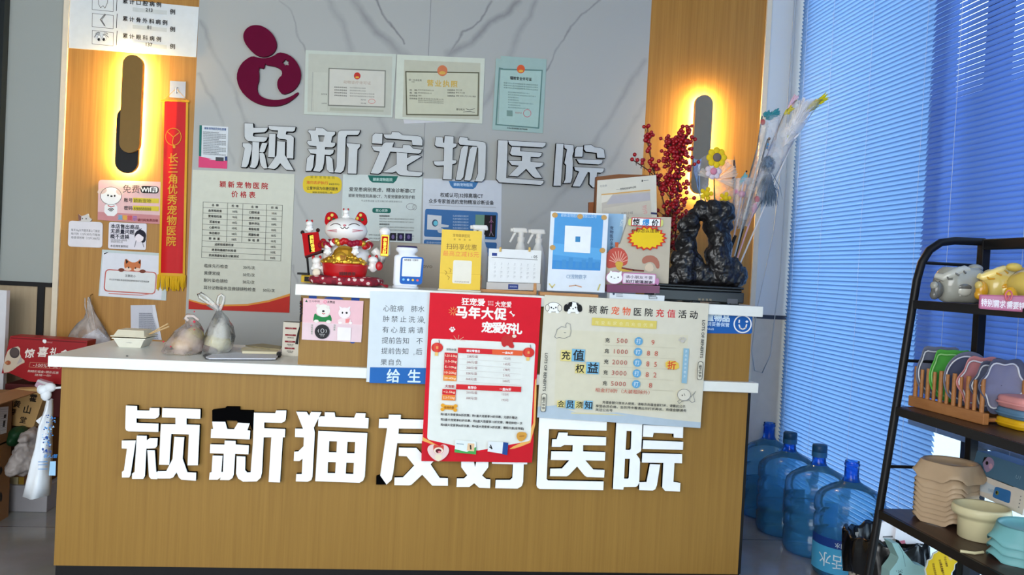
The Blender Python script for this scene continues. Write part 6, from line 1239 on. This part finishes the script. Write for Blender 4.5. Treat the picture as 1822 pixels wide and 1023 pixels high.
# white and blue bag hanging on the counter side
t = Thing('shop_bag', 'white plastic bag with blue print hanging at the counter side', 'bag'); a = At('V', .06); a.p0 = a.p; a.p = lambda x, y, dy=0.0: a.p0(x, y, dy)+Vector((-.02, 0, 0)); WPB = M(216, 222, 228, .35)
def srow(xl, xr_, y, j): return [a.p(xl+(xr_-xl)*(1+math.cos(an))/2, y+3*math.sin(3*an+j), (.045+.01*math.sin(4*an+j))*math.sin(an)*min(1, .35+j*.12)) for an in [6.2832*q/24 for q in range(25)]]
ur = lambda x, y: (x/5.386*4.873, (580+y/5.386-750)*4.873)
b = MB(); rows = []
for j, (xl, xr_, y) in enumerate(((515, 560, 705), (490, 562, 800), (470, 560, 860), (435, 556, 950))): (x0, yy), (x1, _) = ur(xl, y), ur(xr_, y); rows.append(srow(x0, x1, yy, j))
for j, (xl, xr_, y) in enumerate(((372, 494, 210), (340, 492, 330), (300, 486, 500), (262, 482, 640))): rows.append(srow(xl, xr_, y, j+4))
rows.append([v+Vector((0, 0, .004)) for v in srow(300, 470, 640, 1)]); b.sheet(rows, WPB); t.part('bag', b)
b = MB(); q = lambda x, y, dy=0: a.p(*ur(x, y), dy)
b.ball(q(478, 615), (.020, .016, .018), WPB); b.ball(q(500, 660), (.018, .014, .022), WPB); b.ball(q(540, 590), (.02, .012, .016), WPB); b.ball(q(448, 610), (.012, .01, .016), WPB); b.tube([q(540, 600), q(562, 580)], .005, WPB); b.tube([Vector((.0, a.Y, q(560, 580).z)), q(540, 600)], .004, WPB); t.part('knot', b)
b = MB(); b.prism([[q(*v, .012) for v in ((500, 740), (470, 850), (385, 918), (420, 950), (480, 940))]], (0, .002, 0), WPB, True); t.part('flap', b)
p = Panel('V', [(372, 210), (494, 210), (482, 640), (262, 640)], .06-.058); BP = M(40, 120, 190, .5); BD = M(30, 70, 140, .5)
def bagp(x, y): return p
for x, y, s_, h, m_ in ((466, 300, '客人/朋', 34, BP), (440, 262, '颖新宠', 24, BD)): p.t(s_, x-30, y, h, m_, 'c', .01)
for x, y, rx, ry in ((405, 140, 14, 16), (372, 240, 9, 12), (402, 250, 10, 12), (425, 160, 6, 6)): p.ell(x, y, rx, ry, BD)
for y in (350, 375, 412): p.line([(332, y), (412, y-2)], 5, BP)
p.poly([(436, 345), (486, 343), (482, 468), (424, 466)], M(150, 190, 220)); R_ = random.Random(8)
for q in range(60):
    y = R_.uniform(-60, 220); x = 395+R_.uniform(0, 95)-(y+60)*.12; p.ell(x, y, R_.uniform(3, 9), R_.uniform(3, 8), (BP, BD, M(150, 190, 220))[q % 3], 0, 10)
t.part('blue_print', p.mb); t.done()

# ------------------------------------------------------------------ water bottles by the window
def blue_plastic(name, tint, mix, rgb):
    m, nt, out = newmat(name); N = nt.nodes.new; L = nt.links.new
    t_ = N('ShaderNodeBsdfTransparent'); t_.inputs[0].default_value = (*tint, 1); d = N('ShaderNodeBsdfDiffuse'); d.inputs[0].default_value = (*[lin(x) for x in rgb], 1); tl = N('ShaderNodeBsdfTranslucent'); tl.inputs[0].default_value = (*[lin(x) for x in rgb], 1)
    a1 = N('ShaderNodeMixShader'); a1.inputs[0].default_value = .7; L(d.outputs[0], a1.inputs[1]); L(tl.outputs[0], a1.inputs[2])
    a2 = N('ShaderNodeMixShader'); a2.inputs[0].default_value = mix; L(t_.outputs[0], a2.inputs[1]); L(a1.outputs[0], a2.inputs[2])
    g = N('ShaderNodeBsdfGlossy'); g.inputs['Roughness'].default_value = .12; lw = N('ShaderNodeLayerWeight'); lw.inputs[0].default_value = .25
    a3 = N('ShaderNodeMixShader'); L(lw.outputs['Fresnel'], a3.inputs[0]); L(a2.outputs[0], a3.inputs[1]); L(g.outputs[0], a3.inputs[2]); L(a3.outputs[0], out.inputs[0]); return m
BLP = blue_plastic('blue_bottle', (.80, .94, 1.0), .30, (120, 212, 255)); BLN = blue_plastic('blue_bottle_neck', (.25, .55, 1.0), .40, (40, 110, 235)); WAT = blue_plastic('water', (.80, .94, 1.0), .18, (110, 208, 255))
BP_ = [(.0, .012), (.09, .006), (.112, .003), (.126, .012), (.132, .03), (.132, .095), (.127, .102), (.127, .110), (.133, .118), (.133, .168), (.127, .176), (.127, .186), (.133, .194), (.133, .245), (.127, .253), (.127, .262), (.134, .272), (.134, .312), (.130, .332), (.112, .354), (.078, .378), (.046, .394), (.034, .404)]
NK_ = [(.034, .404), (.0285, .418), (.0275, .440), (.0275, .468), (.030, .470), (.030, .476), (.0275, .478), (.0275, .488)]
def bottle(label, x, y, level, cap, extra=None):
    t = Thing('water_bottle', label, 'water bottle', 'water cooler bottles'); c = Vector((x, y, 0))
    b = MB(); b.lathe(c, BP_, BLP, 44, cap=False); t.part('bottle', b); b = MB(); b.lathe(c, NK_, BLN, 32, cap=False); t.part('neck', b)
    b = MB(); pr = [(max(0, r-.004), z+.002) for r, z in BP_ if z < level]; b.lathe(c, pr+[(pr[-1][0], level), (0, level)], WAT, 40, cap=False); t.part('water', b)
    if cap: b = MB(); b.lathe(c, [(.0295, .434), (.031, .436), (.031, .462), (.028, .466), (0, .466)], M(26, 66, 100, .45), 28); b.lathe(c, [(.0315, .414), (.0315, .436)], M(40, 90, 130, .45), 28, cap=False); t.part('cap', b)
    if extra: extra(t, c)
    t.done()
def wrap(t, c, z0, z1, a0, a1, m, text=None, tm=None, h=.03, name='paper_label', rows=()):
    b = MB(); r_ = .1352; n = 16
    b.sheet([[c+Vector((r_*math.cos(a0+(a1-a0)*q/n), r_*math.sin(a0+(a1-a0)*q/n), z)) for q in range(n+1)] for z in (z0, z1)], m)
    for s_, zz, hh, col, aa in rows:
        vs, fs = glyphs(s_, 0); k = hh/.92; xs = [v[0] for v in vs]; xc = (min(xs)+max(xs))/2
        b.add([c+Vector(((r_+.0008)*math.cos(aa-(vx-xc)*k/r_), (r_+.0008)*math.sin(aa-(vx-xc)*k/r_), zz-(vy-.375)*k)) for vx, vy in vs], fs, col)
    t.part(name, b)
BP_ = [(r, z*.94) for r, z in BP_]; NK_ = [(r, z*.94) for r, z in NK_]
FA = math.radians(236)
bottle('water bottle nearest the white pier, farthest of the four', 2.945, .995, .17, False)
bottle('second water bottle from the pier, with a dark square label', 2.925, .715, .13, True, lambda t, c: wrap(t, c, .125, .235, FA+.05, FA+.75, M(26, 60, 90, .4)))
bottle('third water bottle from the pier, capped and without label', 2.935, .445, .20, True, lambda t, c: wrap(t, c, .15, .25, FA+.35, FA+.8, M(50, 130, 190, .4)))
bottle('water bottle nearest the shelf rack, uncapped, with printed band', 2.935, .17, .06, False, lambda t, c: (wrap(t, c, .035, .135, FA-1.2, FA+1.2, M(70, 160, 205, .4), rows=(('清大活水', .085, .055, M(214, 230, 240), FA+.12),)), wrap(t, c, .135, .170, FA-1.2, FA+1.2, M(30, 60, 130, .4), rows=(('桶装饮用水', .150, .020, M(206, 226, 236), FA+.15),))))
b = MB(); b.box((CW+.035, .62, 0), (CW+.06, .9, .22), M(24, 40, 130, .4)); single('blue_board', b, 'dark blue board on edge between counter and water bottles', 'board')

# ------------------------------------------------------------------ shelf rack on the right
BKM = M(20, 20, 22, .4); SHW = wood('dark_shelf_wood', (52, 34, 26), (76, 52, 40), 6, 50, .4, 'X')
YR, YN = -.545, -1.55; XB = 2.93
t = Thing('shelf_rack', 'black metal rack with dark wooden shelves in front of the blinds', 'shelf rack')
def fx(z): return 2.60+(2.72-2.60)*(z-.10)/(1.22-.10)
for Yq in (YR, YN):
    b = MB(); pts = [(fx(0)-.005, 0), (fx(.4), .4), (fx(.8), .8), (fx(1.18), 1.18), (fx(1.18)+.012, 1.235), (fx(1.18)+.035, 1.275), (fx(1.18)+.07, 1.300), (fx(1.18)+.115, 1.308), (XB, 1.310)]
    b.tube([(x, Yq, z) for x, z in pts], .0125, BKM, 10); t.part('front_leg', b)
    b = MB(); b.box((XB-.014, Yq-.014, 0), (XB+.014, Yq+.014, 1.318), BKM, .003); t.part('rear_post', b)
    for z in (1.235, .93, .60): b = MB(); b.tube([(fx(z), Yq, z), (XB, Yq, z)], .005, BKM, 8); t.part('side_rail', b)
b = MB(); b.box((XB-.012, YN, 1.285), (XB+.012, YR, 1.318), BKM, .003); t.part('top_rail', b)
b = MB(); b.box((XB-.008, YN, .845), (XB+.008, YR, .86), BKM); t.part('back_rail', b)
SHZ = (1.118, .788, .468, .14)
for z in SHZ:
    b = MB(); x0 = fx(z)-.004; b.box((x0+.004, YN+.005, z-.014), (XB-.015, YR-.004, z), SHW); b.box((x0-.004, YN+.005, z-.026), (x0+.005, YR+.004, z-.001), BKM); b.box((x0, YR-.004, z-.026), (XB, YR+.006, z-.001), BKM); t.part('shelf', b)
t.done()
# cat shaped ceramic jars on the top shelf
def cat_jar(label, px, main, dark, Y):
    t = Thing('ceramic_cat_jar', label, 'ceramic jar', 'cat shaped ceramic jars'); a = At('P', Y); CM = M(*main, .2, spec=.6); CDm = M(*dark, .25, spec=.6); LT = M(*[min(255, v+34) for v in main], .2, spec=.6)
    z = SHZ[0]+.001; c = onY(Y+.085, *fp('P', px+330, 580)); L = 320*a.k
    H = 236*a.k; zc = z+H
    b = MB(); prof = []
    for q in range(19):
        u = -1+2*q/18; prof.append((H*(1-abs(u)**4.5)**.5*(1-.10*max(0, -u)), u*L))
    q_ = MB(); q_.lathe((0, 0, 0), prof, CM, 36); 
    for v, f in ((None, None),): pass
    for i in range(len(q_.v)):
        v = q_.v[i]; q_.v[i] = Vector((c.x+v.z, Y+.085+v.y*.95, zc+max(-H, min(-v.x*1.12, H*.93))))
    t.part('body', q_)
    a2 = At('P', Y); P2 = lambda x, y, d=0: onY(Y+.085, *fp('P', px+x, y)) + Vector((0, d, 0))
    def surf(x, y):
        v = onY(Y+.02, *fp('P', px+50+x*1.05, y)); rz = (v.z-zc)/H; u = (v.x-c.x)/L; rr = (1-min(1, abs(u))**4.5)**.5*(1-.10*max(0, -u)); d = max(.02, rr*rr-rz*rz)**.5
        return Vector((v.x, Y+.085-d*H*.95+.005, v.z))
    b = MB(); b.tube([surf(140, 520), surf(190, 545), surf(260, 500), surf(340, 465), surf(440, 440), surf(490, 450)], [.008, .012, .012, .013, .013, .010], LT, 10); t.part('raised_tail', b)
    b = MB()
    for pts in (((340-140, 520), (205, 560), (240, 555)), ((265, 450), (290, 490), (320, 510)), ((385, 400), (390, 450), (405, 485))): b.tube([surf(*q)+Vector((0, -.0105, 0)) for q in pts], .0025, CDm, 6)
    t.part('stripes', b)
    b = MB(); b.tube([surf(130, 590), surf(165, 635)], .0022, CDm, 6); b.tube([surf(165, 592), surf(132, 632)], .0022, CDm, 6); t.part('eye', b)
    b = MB(); b.ball(surf(395, 705), (.022, .010, .018), LT); [b.ball(surf(x, y)+Vector((0, -.004, 0)), .0045, LT, None, 8, 6) for x, y in ((330, 735), (350, 770), (395, 775), (440, 765))]; b.ball(surf(395, 665)+Vector((0, .002, 0)), (.024, .011, .012), CDm); t.part('paw', b)
    b = MB(); e = onY(Y+.06, *fp('P', px+40, 700)); b.ball(e, (.017, .015, .024), CDm); b.ball(e+Vector((-.008, 0, -.014)), (.012, .012, .014), CDm); b.ball(e+Vector((-.010, 0, .012)), (.010, .012, .012), CM); t.part('ear', b)
    b = MB(); e = onY(Y+.085, *fp('P', px+540, 350)); e.z = zc+H*.93; b.ball(e, (.022, .016, .012), CM); t.part('top_knob', b); t.done()
cat_jar('grey ceramic cat-shaped jar on the top shelf, at its far end', 600, (150, 150, 140), (92, 92, 88), -.80)
cat_jar('yellow ceramic cat-shaped jar on the top shelf, beside the grey one', 1180, (206, 182, 100), (206, 150, 30), -.86)
b = MB(); YY = -.93
t = Thing('ceramic_cat_jar', 'third ceramic cat-shaped jar on the top shelf, at the frame edge', 'ceramic jar', 'cat shaped ceramic jars'); e = onY(YY, *fp('P', 1700, 700)); b = MB(); b.ball((e.x+.125, YY+.09, SHZ[0]+.0565), (.085, .07, .0548), M(206, 180, 90, .2, spec=.6)); t.part('body', b); b = MB(); b.ball((e.x, YY+.03, SHZ[0]+.0275), (.018, .015, .026), M(214, 160, 30, .25)); t.part('ear', b); b = MB(); b.ball((e.x+.05, YY+.09, SHZ[0]+.108), (.022, .016, .012), M(206, 180, 90, .2)); t.part('top_knob', b); t.done()
YP = -1.03; p = Panel('P', [(1200, 760), (1850, 778), (1850, 995), (1190, 945)], YP, .004, M(176, 100, 130, .4), round_=24); t = Thing('pink_sign', 'pink notice strip with white writing clipped to the top shelf', 'sign')
p.poly(p.rounded([(1214, 778), (1840, 795), (1840, 975), (1208, 928)], 16), M(196, 130, 156)); 
for q, ch in enumerate('特别需求需要特别'): p.t(ch, 1250+80*q+(12 if q > 3 else 0), 862+8*q, 96, M(240, 236, 240), 'c', .02, wide=.80); 
t.part('strip', p.mb); b = MB(); c = onY(YP-.004, *fp('P', 1570, 775)); b.tube([c+Vector((.011*math.cos(an)*.8, 0, .013*math.sin(an))) for an in [6.2832*q/14 for q in range(15)]], .002, M(206, 110, 120), 6); b.tube([c+Vector((0, 0, .0)), Vector((c.x, YP+.0, SHZ[0]+.02))], .002, M(206, 110, 120), 6); t.part('ring', b)
b = MB(); s0 = onY(YP, *fp('P', 1400, 860)); xs_ = fx(SHZ[0])-.006; b.box((s0.x, YP+.003, s0.z-.006), (xs_ if xs_ > s0.x else s0.x+.03, YP+.006, s0.z+.006), M(206, 110, 120)); b.box((2.69, YP+.003, s0.z-.004), (2.72, YP+.006, SHZ[0]-.002), M(206, 110, 120)) ; t.part('clip', b); t.done()

# plate rack, plates
RW = wood('rack_wood', (150, 98, 56), (176, 122, 74), 40, 6, axis='Y')
z2 = SHZ[1]+.0008; A0 = onZ(z2, *fp('Q', 90, 575)); A1 = onZ(z2, *fp('Q', 850, 775)); d_ = Vector((A1.x-A0.x, A1.y-A0.y, 0)); LR = d_.length; ux = d_.normalized(); vx_ = Vector((-ux.y, ux.x, 0))
if vx_.x < 0: vx_ = -vx_
t = Thing('plate_rack', 'wooden dowel plate rack on the middle shelf of the rack', 'plate rack')
WR = .13
for off in (0, WR): b = MB(); b.obox(A0+ux*LR/2+vx_*(off+.008)+Vector((0, 0, .016)), ux*LR/2, vx_*.009, (0, 0, .016), RW, .002); t.part('rail', b)
for f in (.04, .96): b = MB(); b.tube([A0+ux*LR*f+vx_*.012+Vector((0, 0, .012)), A0+ux*LR*f+vx_*WR+Vector((0, 0, .012))], .006, RW, 8); t.part('crossbar', b)
for off in (.008, WR+.008):
    for q in range(6): b = MB(); c = A0+ux*LR*(.06+.176*q)+vx_*off; b.tube([c+Vector((0, 0, .03)), c+Vector((0, 0, .125))], .0065, RW, 10); t.part('dowel', b)
for off in (.008,):
    for q in range(5): b = MB(); c = A0+ux*LR*(.13+.176*q)+vx_*(off+.004); b.tube([c+Vector((0, 0, .03)), c+Vector((0, 0, .118))], .0055, RW, 10); t.part('dowel', b)
b = MB(); c = A1+vx_*.05+ux*.006+Vector((0, 0, .02)); 
t.done()
def plate(label, f, r, fn, rim, inner, ztop_r=None, lean=.0):
    t = Thing('plate', label, 'plate', 'plates in the rack'); c = A0+ux*LR*f+vx_*(WR/2+.008)+Vector((0, 0, r*.98+.028)); ax = (ux+Vector((0, 0, -lean))).normalized(); n = 48
    def ringp(k, h): 
        out = []
        for q in range(n):
            an = 6.2832*q/n; rr = r*fn(an)*k; out.append(c+vx_*rr*math.cos(an)+Vector((0, 0, 1))*rr*math.sin(an)+ax*h)
        return out
    b = MB(); rows = [ringp(k, h) for k, h in ((0.02, -.010), (.6, -.010), (.8, -.004), (1.0, .010), (.98, .012), (.80, -.001))]; rows = [r_+[r_[0]] for r_ in rows]; b.sheet(rows, rim); t.part('dish', b)
    b = MB(); rows = [ringp(k, h) for k, h in ((.80, -.001), (.62, -.006), (.02, -.006))]; rows = [r_+[r_[0]] for r_ in rows]; b.sheet(rows, inner); t.part('well', b)
    b = MB(); rr_ = ringp(.80, .0005); b.tube(rr_+[rr_[0]], .0026, M(214, 216, 222, .3) if rim != GRNP else M(150, 206, 130), 6); t.part('rim_line', b); t.done()
GRYP, GRNP, PKP, DGP = M(112, 116, 134, .3), M(86, 170, 70, .3), M(196, 130, 130, .3), M(84, 88, 108, .3)
rnd = lambda an: 1.0
flower = lambda an: 1+.085*math.cos(6*an)
catf = lambda an: 1+.16*max(0, math.cos(2.0*(an-1.05)))**14*0+.20*math.exp(-((an-.95)/.22)**2)+.20*math.exp(-((an-2.19)/.22)**2)
plate('grey cat-eared plate at the far end of the plate rack', .09, .082, catf, GRYP, GRYP)
plate('green cat-eared plate in the plate rack', .27, .080, catf, GRNP, GRNP)
plate('plain round grey plate behind the pink one in the rack', .47, .081, rnd, GRYP, DGP)
plate('pink flower-shaped plate in the plate rack', .65, .078, flower, PKP, PKP)
plate('dark grey flower plate just behind the nearest one in the rack', .80, .074, flower, DGP, GRYP)
plate('nearest grey flower plate facing the room in the rack', .93, .080, flower, DGP, M(128, 128, 150, .3))

# stacked silicone cups at the edge
cs = onZ(z2, 1836, 764); YQ2 = cs.y; cx2 = cs.x-.03
for lab, z0, h, m_ in (('yellow silicone cup, lowest of the stack at the shelf edge', 0, .026, M(214, 166, 24, .45)), ('blue silicone cup in the middle of the stack at the shelf edge', .0265, .026, M(84, 120, 150, .45)), ('pink silicone cup on top of the stack at the shelf edge', .053, .032, M(206, 140, 140, .45))):
    b = MB(); top = 'pink' in lab
    b.lathe((cx2+.03, YQ2+.01, z2+z0), [(.052, 0), (.058, .003), (.060, h*.8), (.057, h)] + ([(.05, h+.002), (0, h+.002)] if top else [(.04, h), (.0, h)]), m_, 32, sx=1.15, fn=lambda an, j: 1/(abs(math.cos(an))**5+abs(math.sin(an))**5)**.2)
    t = Thing('silicone_cup', lab, 'cup', 'stacked silicone cups'); t.part('cup', b)
    b = MB(); b.lathe((cx2+.03, YQ2+.01, z2+z0+h*.45), [(.0615, -.003), (.0635, 0), (.0615, .003)], m_, 32, sx=1.15, cap=False, fn=lambda an, j: 1/(abs(math.cos(an))**5+abs(math.sin(an))**5)**.2); t.part('rib', b); t.done()
b = MB(); e0 = onZ(z2+.008, *fp('Q', 860, 718)); e1 = onZ(z2+.008, *fp('Q', 1060, 722)); b.tube([e0, e1], .006, M(206, 160, 100, .5), 10); single('wooden_rod', b, 'light wooden rod lying between the plate rack and silicone cups', 'rod')

# lower shelf: bowls
z3 = SHZ[2]
TAN, CRM, TEAL = M(176, 152, 124, .35), M(206, 198, 160, .35), M(110, 168, 172, .35)
def ped_bowl(mb, c, r, h, m, lobes=4, amp=.10, ph=0, hole=True):
    f = lambda an: 1/(abs(math.cos(an+ph))**3.2+abs(math.sin(an+ph))**3.2)**(1/3.2)*(1-amp*.5+amp*.5*math.cos(4*(an+ph)))
    n = 56; rows = []
    for kr, z, fl in ((1.0, 0, 1), (1.01, .004, 1), (.93, .014, 1), (.80, h, .35), (.74, h+.003, 0), (.70, h-.004, 0), (.66, h*.74, 0), (.0, h*.72, 0)):
        row = []
        for q in range(n+1):
            an = 6.2832*q/n; rr = r*kr*(f(an)*fl+1*(1-fl)); zz = z
            if hole and fl == 1:
                dd = ((an+ph+math.pi/4) % (math.pi/2))-math.pi/4; zz = z + math.exp(-(dd/.26)**4)*h*.34*(1-z/h*.5)
            row.append(c+Vector((rr*math.cos(an), rr*math.sin(an), zz)))
        rows.append(row)
    mb.sheet(rows, m)
z3 += .0008; bc = onZ(z3, 1676, 924)+Vector((0, -.012, 0)); proto = None
STEP, HB = .0148, .046
names = ['lowest', 'second from below', 'third from below', 'fourth from below', 'fifth from below', 'fourth from the top', 'third from the top', 'second from the top']
b = MB(); ped_bowl(b, bc, .090, HB, TAN, ph=.25, amp=.3); proto = single('pet_bowl', b, 'tan pet bowl on the lower shelf, %s in its stack' % names[0], 'pet bowl', 'stacked tan pet bowls')
for q in range(1, 8):
    o = copy_tree(proto); o.location.z += STEP*q*.98; o['label'] = 'tan pet bowl on the lower shelf, %s in its stack' % names[q]
b = MB(); ped_bowl(b, bc+Vector((.004, -.004, STEP*8+.009)), .100, HB+.004, TAN, ph=.42, amp=.3); single('pet_bowl', b, 'tan pet bowl turned askew on top of the tan stack', 'pet bowl', 'stacked tan pet bowls')
cpc = onZ(z3, 1743, 957); b = MB()
b.lathe(cpc, [(r_*.86, z_*.88) for r_, z_ in ((.062, 0), (.066, .003), (.067, .06), (.069, .068), (.084, .075), (.088, .085), (.086, .100), (.082, .104), (.076, .100), (.066, .06), (0, .055))], CRM, 44); single('pedestal_bowl', b, 'cream pedestal pet bowl in front of the tan stack', 'pet bowl')
ctc = onZ(z3, 1836, 998); b = MB(); ped_bowl(b, ctc, .112, HB, TEAL, ph=.1, amp=.3)
pr2 = single('pet_bowl', b, 'teal pet bowl, lowest of the three at the frame edge', 'pet bowl', 'stacked teal pet bowls')
for q, nm in ((1, 'teal pet bowl, middle of the three at the frame edge'), (2, 'teal pet bowl, top of the three at the frame edge')): o = copy_tree(pr2); o.location.z += .021*q; o['label'] = nm
# white and blue device box leaning at the back
Xd = 2.86; t = Thing('device_box', 'white and blue product box leaning behind the bowls', 'box'); 
P_ = lambda x, y, X=Xd: onX(X, *fp('T', x, y))
u_ = P_(1250, 560)-P_(745, 365)
n_ = Vector((-1, 0, .0)); p = Panel('T', [(795, 375), (1290, 570), (1230, 790), (745, 560)], 0, .075, M(214, 206, 196, .4), p0=(Xd, 0, 0), n=n_)
p.poly([(850, 450), (985, 520), (940, 590), (815, 555)], M(196, 206, 214)); p.poly(p.rounded([(975, 512), (1128, 560), (1112, 680), (945, 615)], 24), M(50, 110, 170)); p.ell(992, 575, 16, 22, M(120, 130, 60)); p.ell(988, 572, 9, 14, BLACK); [p.line([(910, 535+10*q), (975, 555+10*q)], 3, M(120, 150, 180)) for q in range(3)]; [p.ell(1222-6*q, 610+34*q, 6, 6, GREY) for q in range(4)]
t.part('front_face', p.mb)
p = Panel('T', [(800, 170), (1300, 340), (1300, 580), (745, 365)], 0, .06, M(74, 110, 136, .4), p0=(Xd, 0, 0), n=n_); p.poly([(850, 290), (870, 240), (920, 228), (960, 260), (965, 320), (920, 370), (880, 380)], M(150, 130, 160), 1); p.ell(895, 290, 14, 18, BLACK); p.ell(930, 320, 18, 26, M(190, 150, 170)); p.poly([(848, 290), (870, 235), (900, 232), (860, 280)], BLACK); p.t('U1', 1195, 425, 44, M(130, 160, 180), 'c', 0); t.part('blue_lid', p.mb); t.done()

# bin, bag, papers, burst sign
cbn = onZ(.30, *fp('R', 330, 300)); tx_ = cbn.x
bx, by = 2.50, .02-.42; BINR = .125
cc_ = onZ(.285, *fp('R', 430, 270)); bx, by = cc_.x, cc_.y
PBIN = M(196, 190, 176, .45)
t = Thing('waste_bin', 'beige perforated waste bin lined with a black bag', 'waste bin')
b = MB(); b.lathe((bx, by, 0), [(.10, 0), (.104, .004), (.125, .25), (.122, .25), (.10, .01), (0, .01)], PBIN, 40); bn = t.part('bin', b)
b = MB()
for r_ in range(7):
    for q in range(30):
        an = 6.2832*(q+.5*(r_ % 2))/30; z = .04+.026*r_; rr = .104+.021*z/.25+.0006; c = Vector((bx+rr*math.cos(an), by+rr*math.sin(an), z)); tq = Vector((-math.sin(an), math.cos(an), 0))
        b.add([c-tq*.0045-Vector((0, 0, .006)), c+tq*.0045-Vector((0, 0, .006)), c+tq*.0045+Vector((0, 0, .006)), c-tq*.0045+Vector((0, 0, .006))], [[0, 1, 2, 3]], M(70, 64, 56))
t.part('perforations', b, bn)
BBAG = M(14, 14, 16, .22, spec=.6); b = MB(); rows = []
for j, (r_, z) in enumerate(((.136, .145), (.142, .19), (.140, .24), (.138, .272), (.132, .282), (.122, .27), (.115, .22), (.09, .15), (.0, .14))):
    rows.append([Vector((bx+r_*math.cos(an)*(1+.035*math.sin(11*an+j)+.02*math.sin(17*an)), by+r_*math.sin(an)*(1+.035*math.sin(11*an+j)), z+(.008*math.sin(5*an+1)+.005*math.sin(13*an) if 0 < j < 7 else .01*math.sin(4*an)))) for an in [6.2832*q/72 for q in range(73)]])
b.sheet(rows, BBAG); t.part('black_bag', b); t.done()
Wp = M(246, 244, 248, .6)
b = MB(); g = [(375, 172), (480, 145), (545, 210), (520, 330), (362, 368)]; b.prism([[onY(by-.10, *fp('R', *q)) for q in g]], (0, .012, 0), Wp, True); b.prism([[onY(by-.1005, *fp('R', *q)) for q in ((400, 305), (500, 300), (500, 318), (400, 320))]], (0, 0, 0), GREY); single('waste_paper', b, 'flat white paper in the bin nearest the water bottles', 'paper')
b = MB(); g = [(540, 215), (640, 222), (790, 300), (815, 380), (640, 385), (520, 330)]; b.prism([[onY(by-.112, *fp('R', *q)) for q in g]], (0, .02, 0), Wp, True); b.prism([[onY(by-.1127, *fp('R', *q)) for q in ((565, 355), (620, 345), (630, 378), (590, 382))]], (0, 0, 0), M(226, 130, 150)); single('waste_paper', b, 'crumpled white paper with a pink spot on top of the bin', 'paper')
Yz = by-BINR-.06
t = Thing('teal_bag', 'pale teal pouch bag with a drawn face beside the waste bin', 'bag')
p = Panel('R', [(490, 372), (560, 380), (620, 470), (720, 590), (830, 620), (850, 1100), (440, 1100), (470, 660), (540, 570), (560, 520)], Yz, .05, M(150, 190, 188, .5)); p.line([(560, 400), (600, 470), (628, 610)], 4, M(90, 120, 120)); p.ell(575, 690, 16, 10, INK); p.line([(555, 672), (575, 660), (598, 670)], 5, INK); [p.line([(540+18*q, 662-3*q), (535+18*q, 650-3*q)], 4, INK) for q in range(4)]; t.part('bag', p.mb); b = MB(); zbt = min(v.z for v in p.mb.v); c = p.w(640, 1000); b.box((c.x-.05, Yz+.01, 0), (c.x+.05, Yz+.04, zbt+.03), M(150, 190, 188, .5)); t.part('bag_foot', b); t.done()
YS2 = Yz-.05; t = Thing('burst_sign', 'yellow jagged tag sign on a stick below the lower shelf', 'sign')
o_ = [(1080, 398), (1110, 430), (1172, 432), (1165, 462), (1186, 485), (1160, 520), (1165, 560), (1130, 590), (1125, 640), (1095, 680), (1090, 740), (840, 740), (820, 640), (840, 600), (850, 550), (890, 530), (905, 480), (950, 455), (970, 425), (1030, 428)]
p = Panel('R', o_, YS2, .004, M(206, 206, 196, .5)); ins = [((x-1000)*.93+1000, (y-590)*.93+590) for x, y in o_]; p.poly(ins, M(222, 184, 26)); p.ell(1140, 490, 26, 26, M(206, 90, 60)); p.poly([(1040, 440), (1090, 430), (1120, 520), (1070, 560)], M(214, 176, 110), 1)
for x, y, s_ in ((1035, 560, '开业大酬宾'), (985, 600, '全场商品特惠'), (1000, 640, '办卡充值有礼'), (920, 640, '欢迎进店咨询')): p.t(s_, x, y, 22, M(90, 50, 20), 'c', .01, rot=.5)
t.part('tag', p.mb); b = MB(); c = p.w(960, 700); b.tube([Vector((c.x, YS2+.008, 0)), Vector((c.x, YS2+.008, c.z+.02))], .004, WHITE, 8); b.box((c.x-.03, YS2-.02, 0), (c.x+.03, YS2+.04, .006), WHITE); t.part('stick', b); t.done()
b = MB(); s0 = onZ(z3+.004, *fp('R', 1180, 455)); s1 = onZ(z3+.004, *fp('R', 1410, 465)); b.tube([s0, (s0+s1)/2+Vector((0, -.012, 0)), s1], .004, M(206, 198, 160, .4), 8); single('cream_strip', b, 'bent cream strip lying on the lower shelf between the bowls', 'strip')
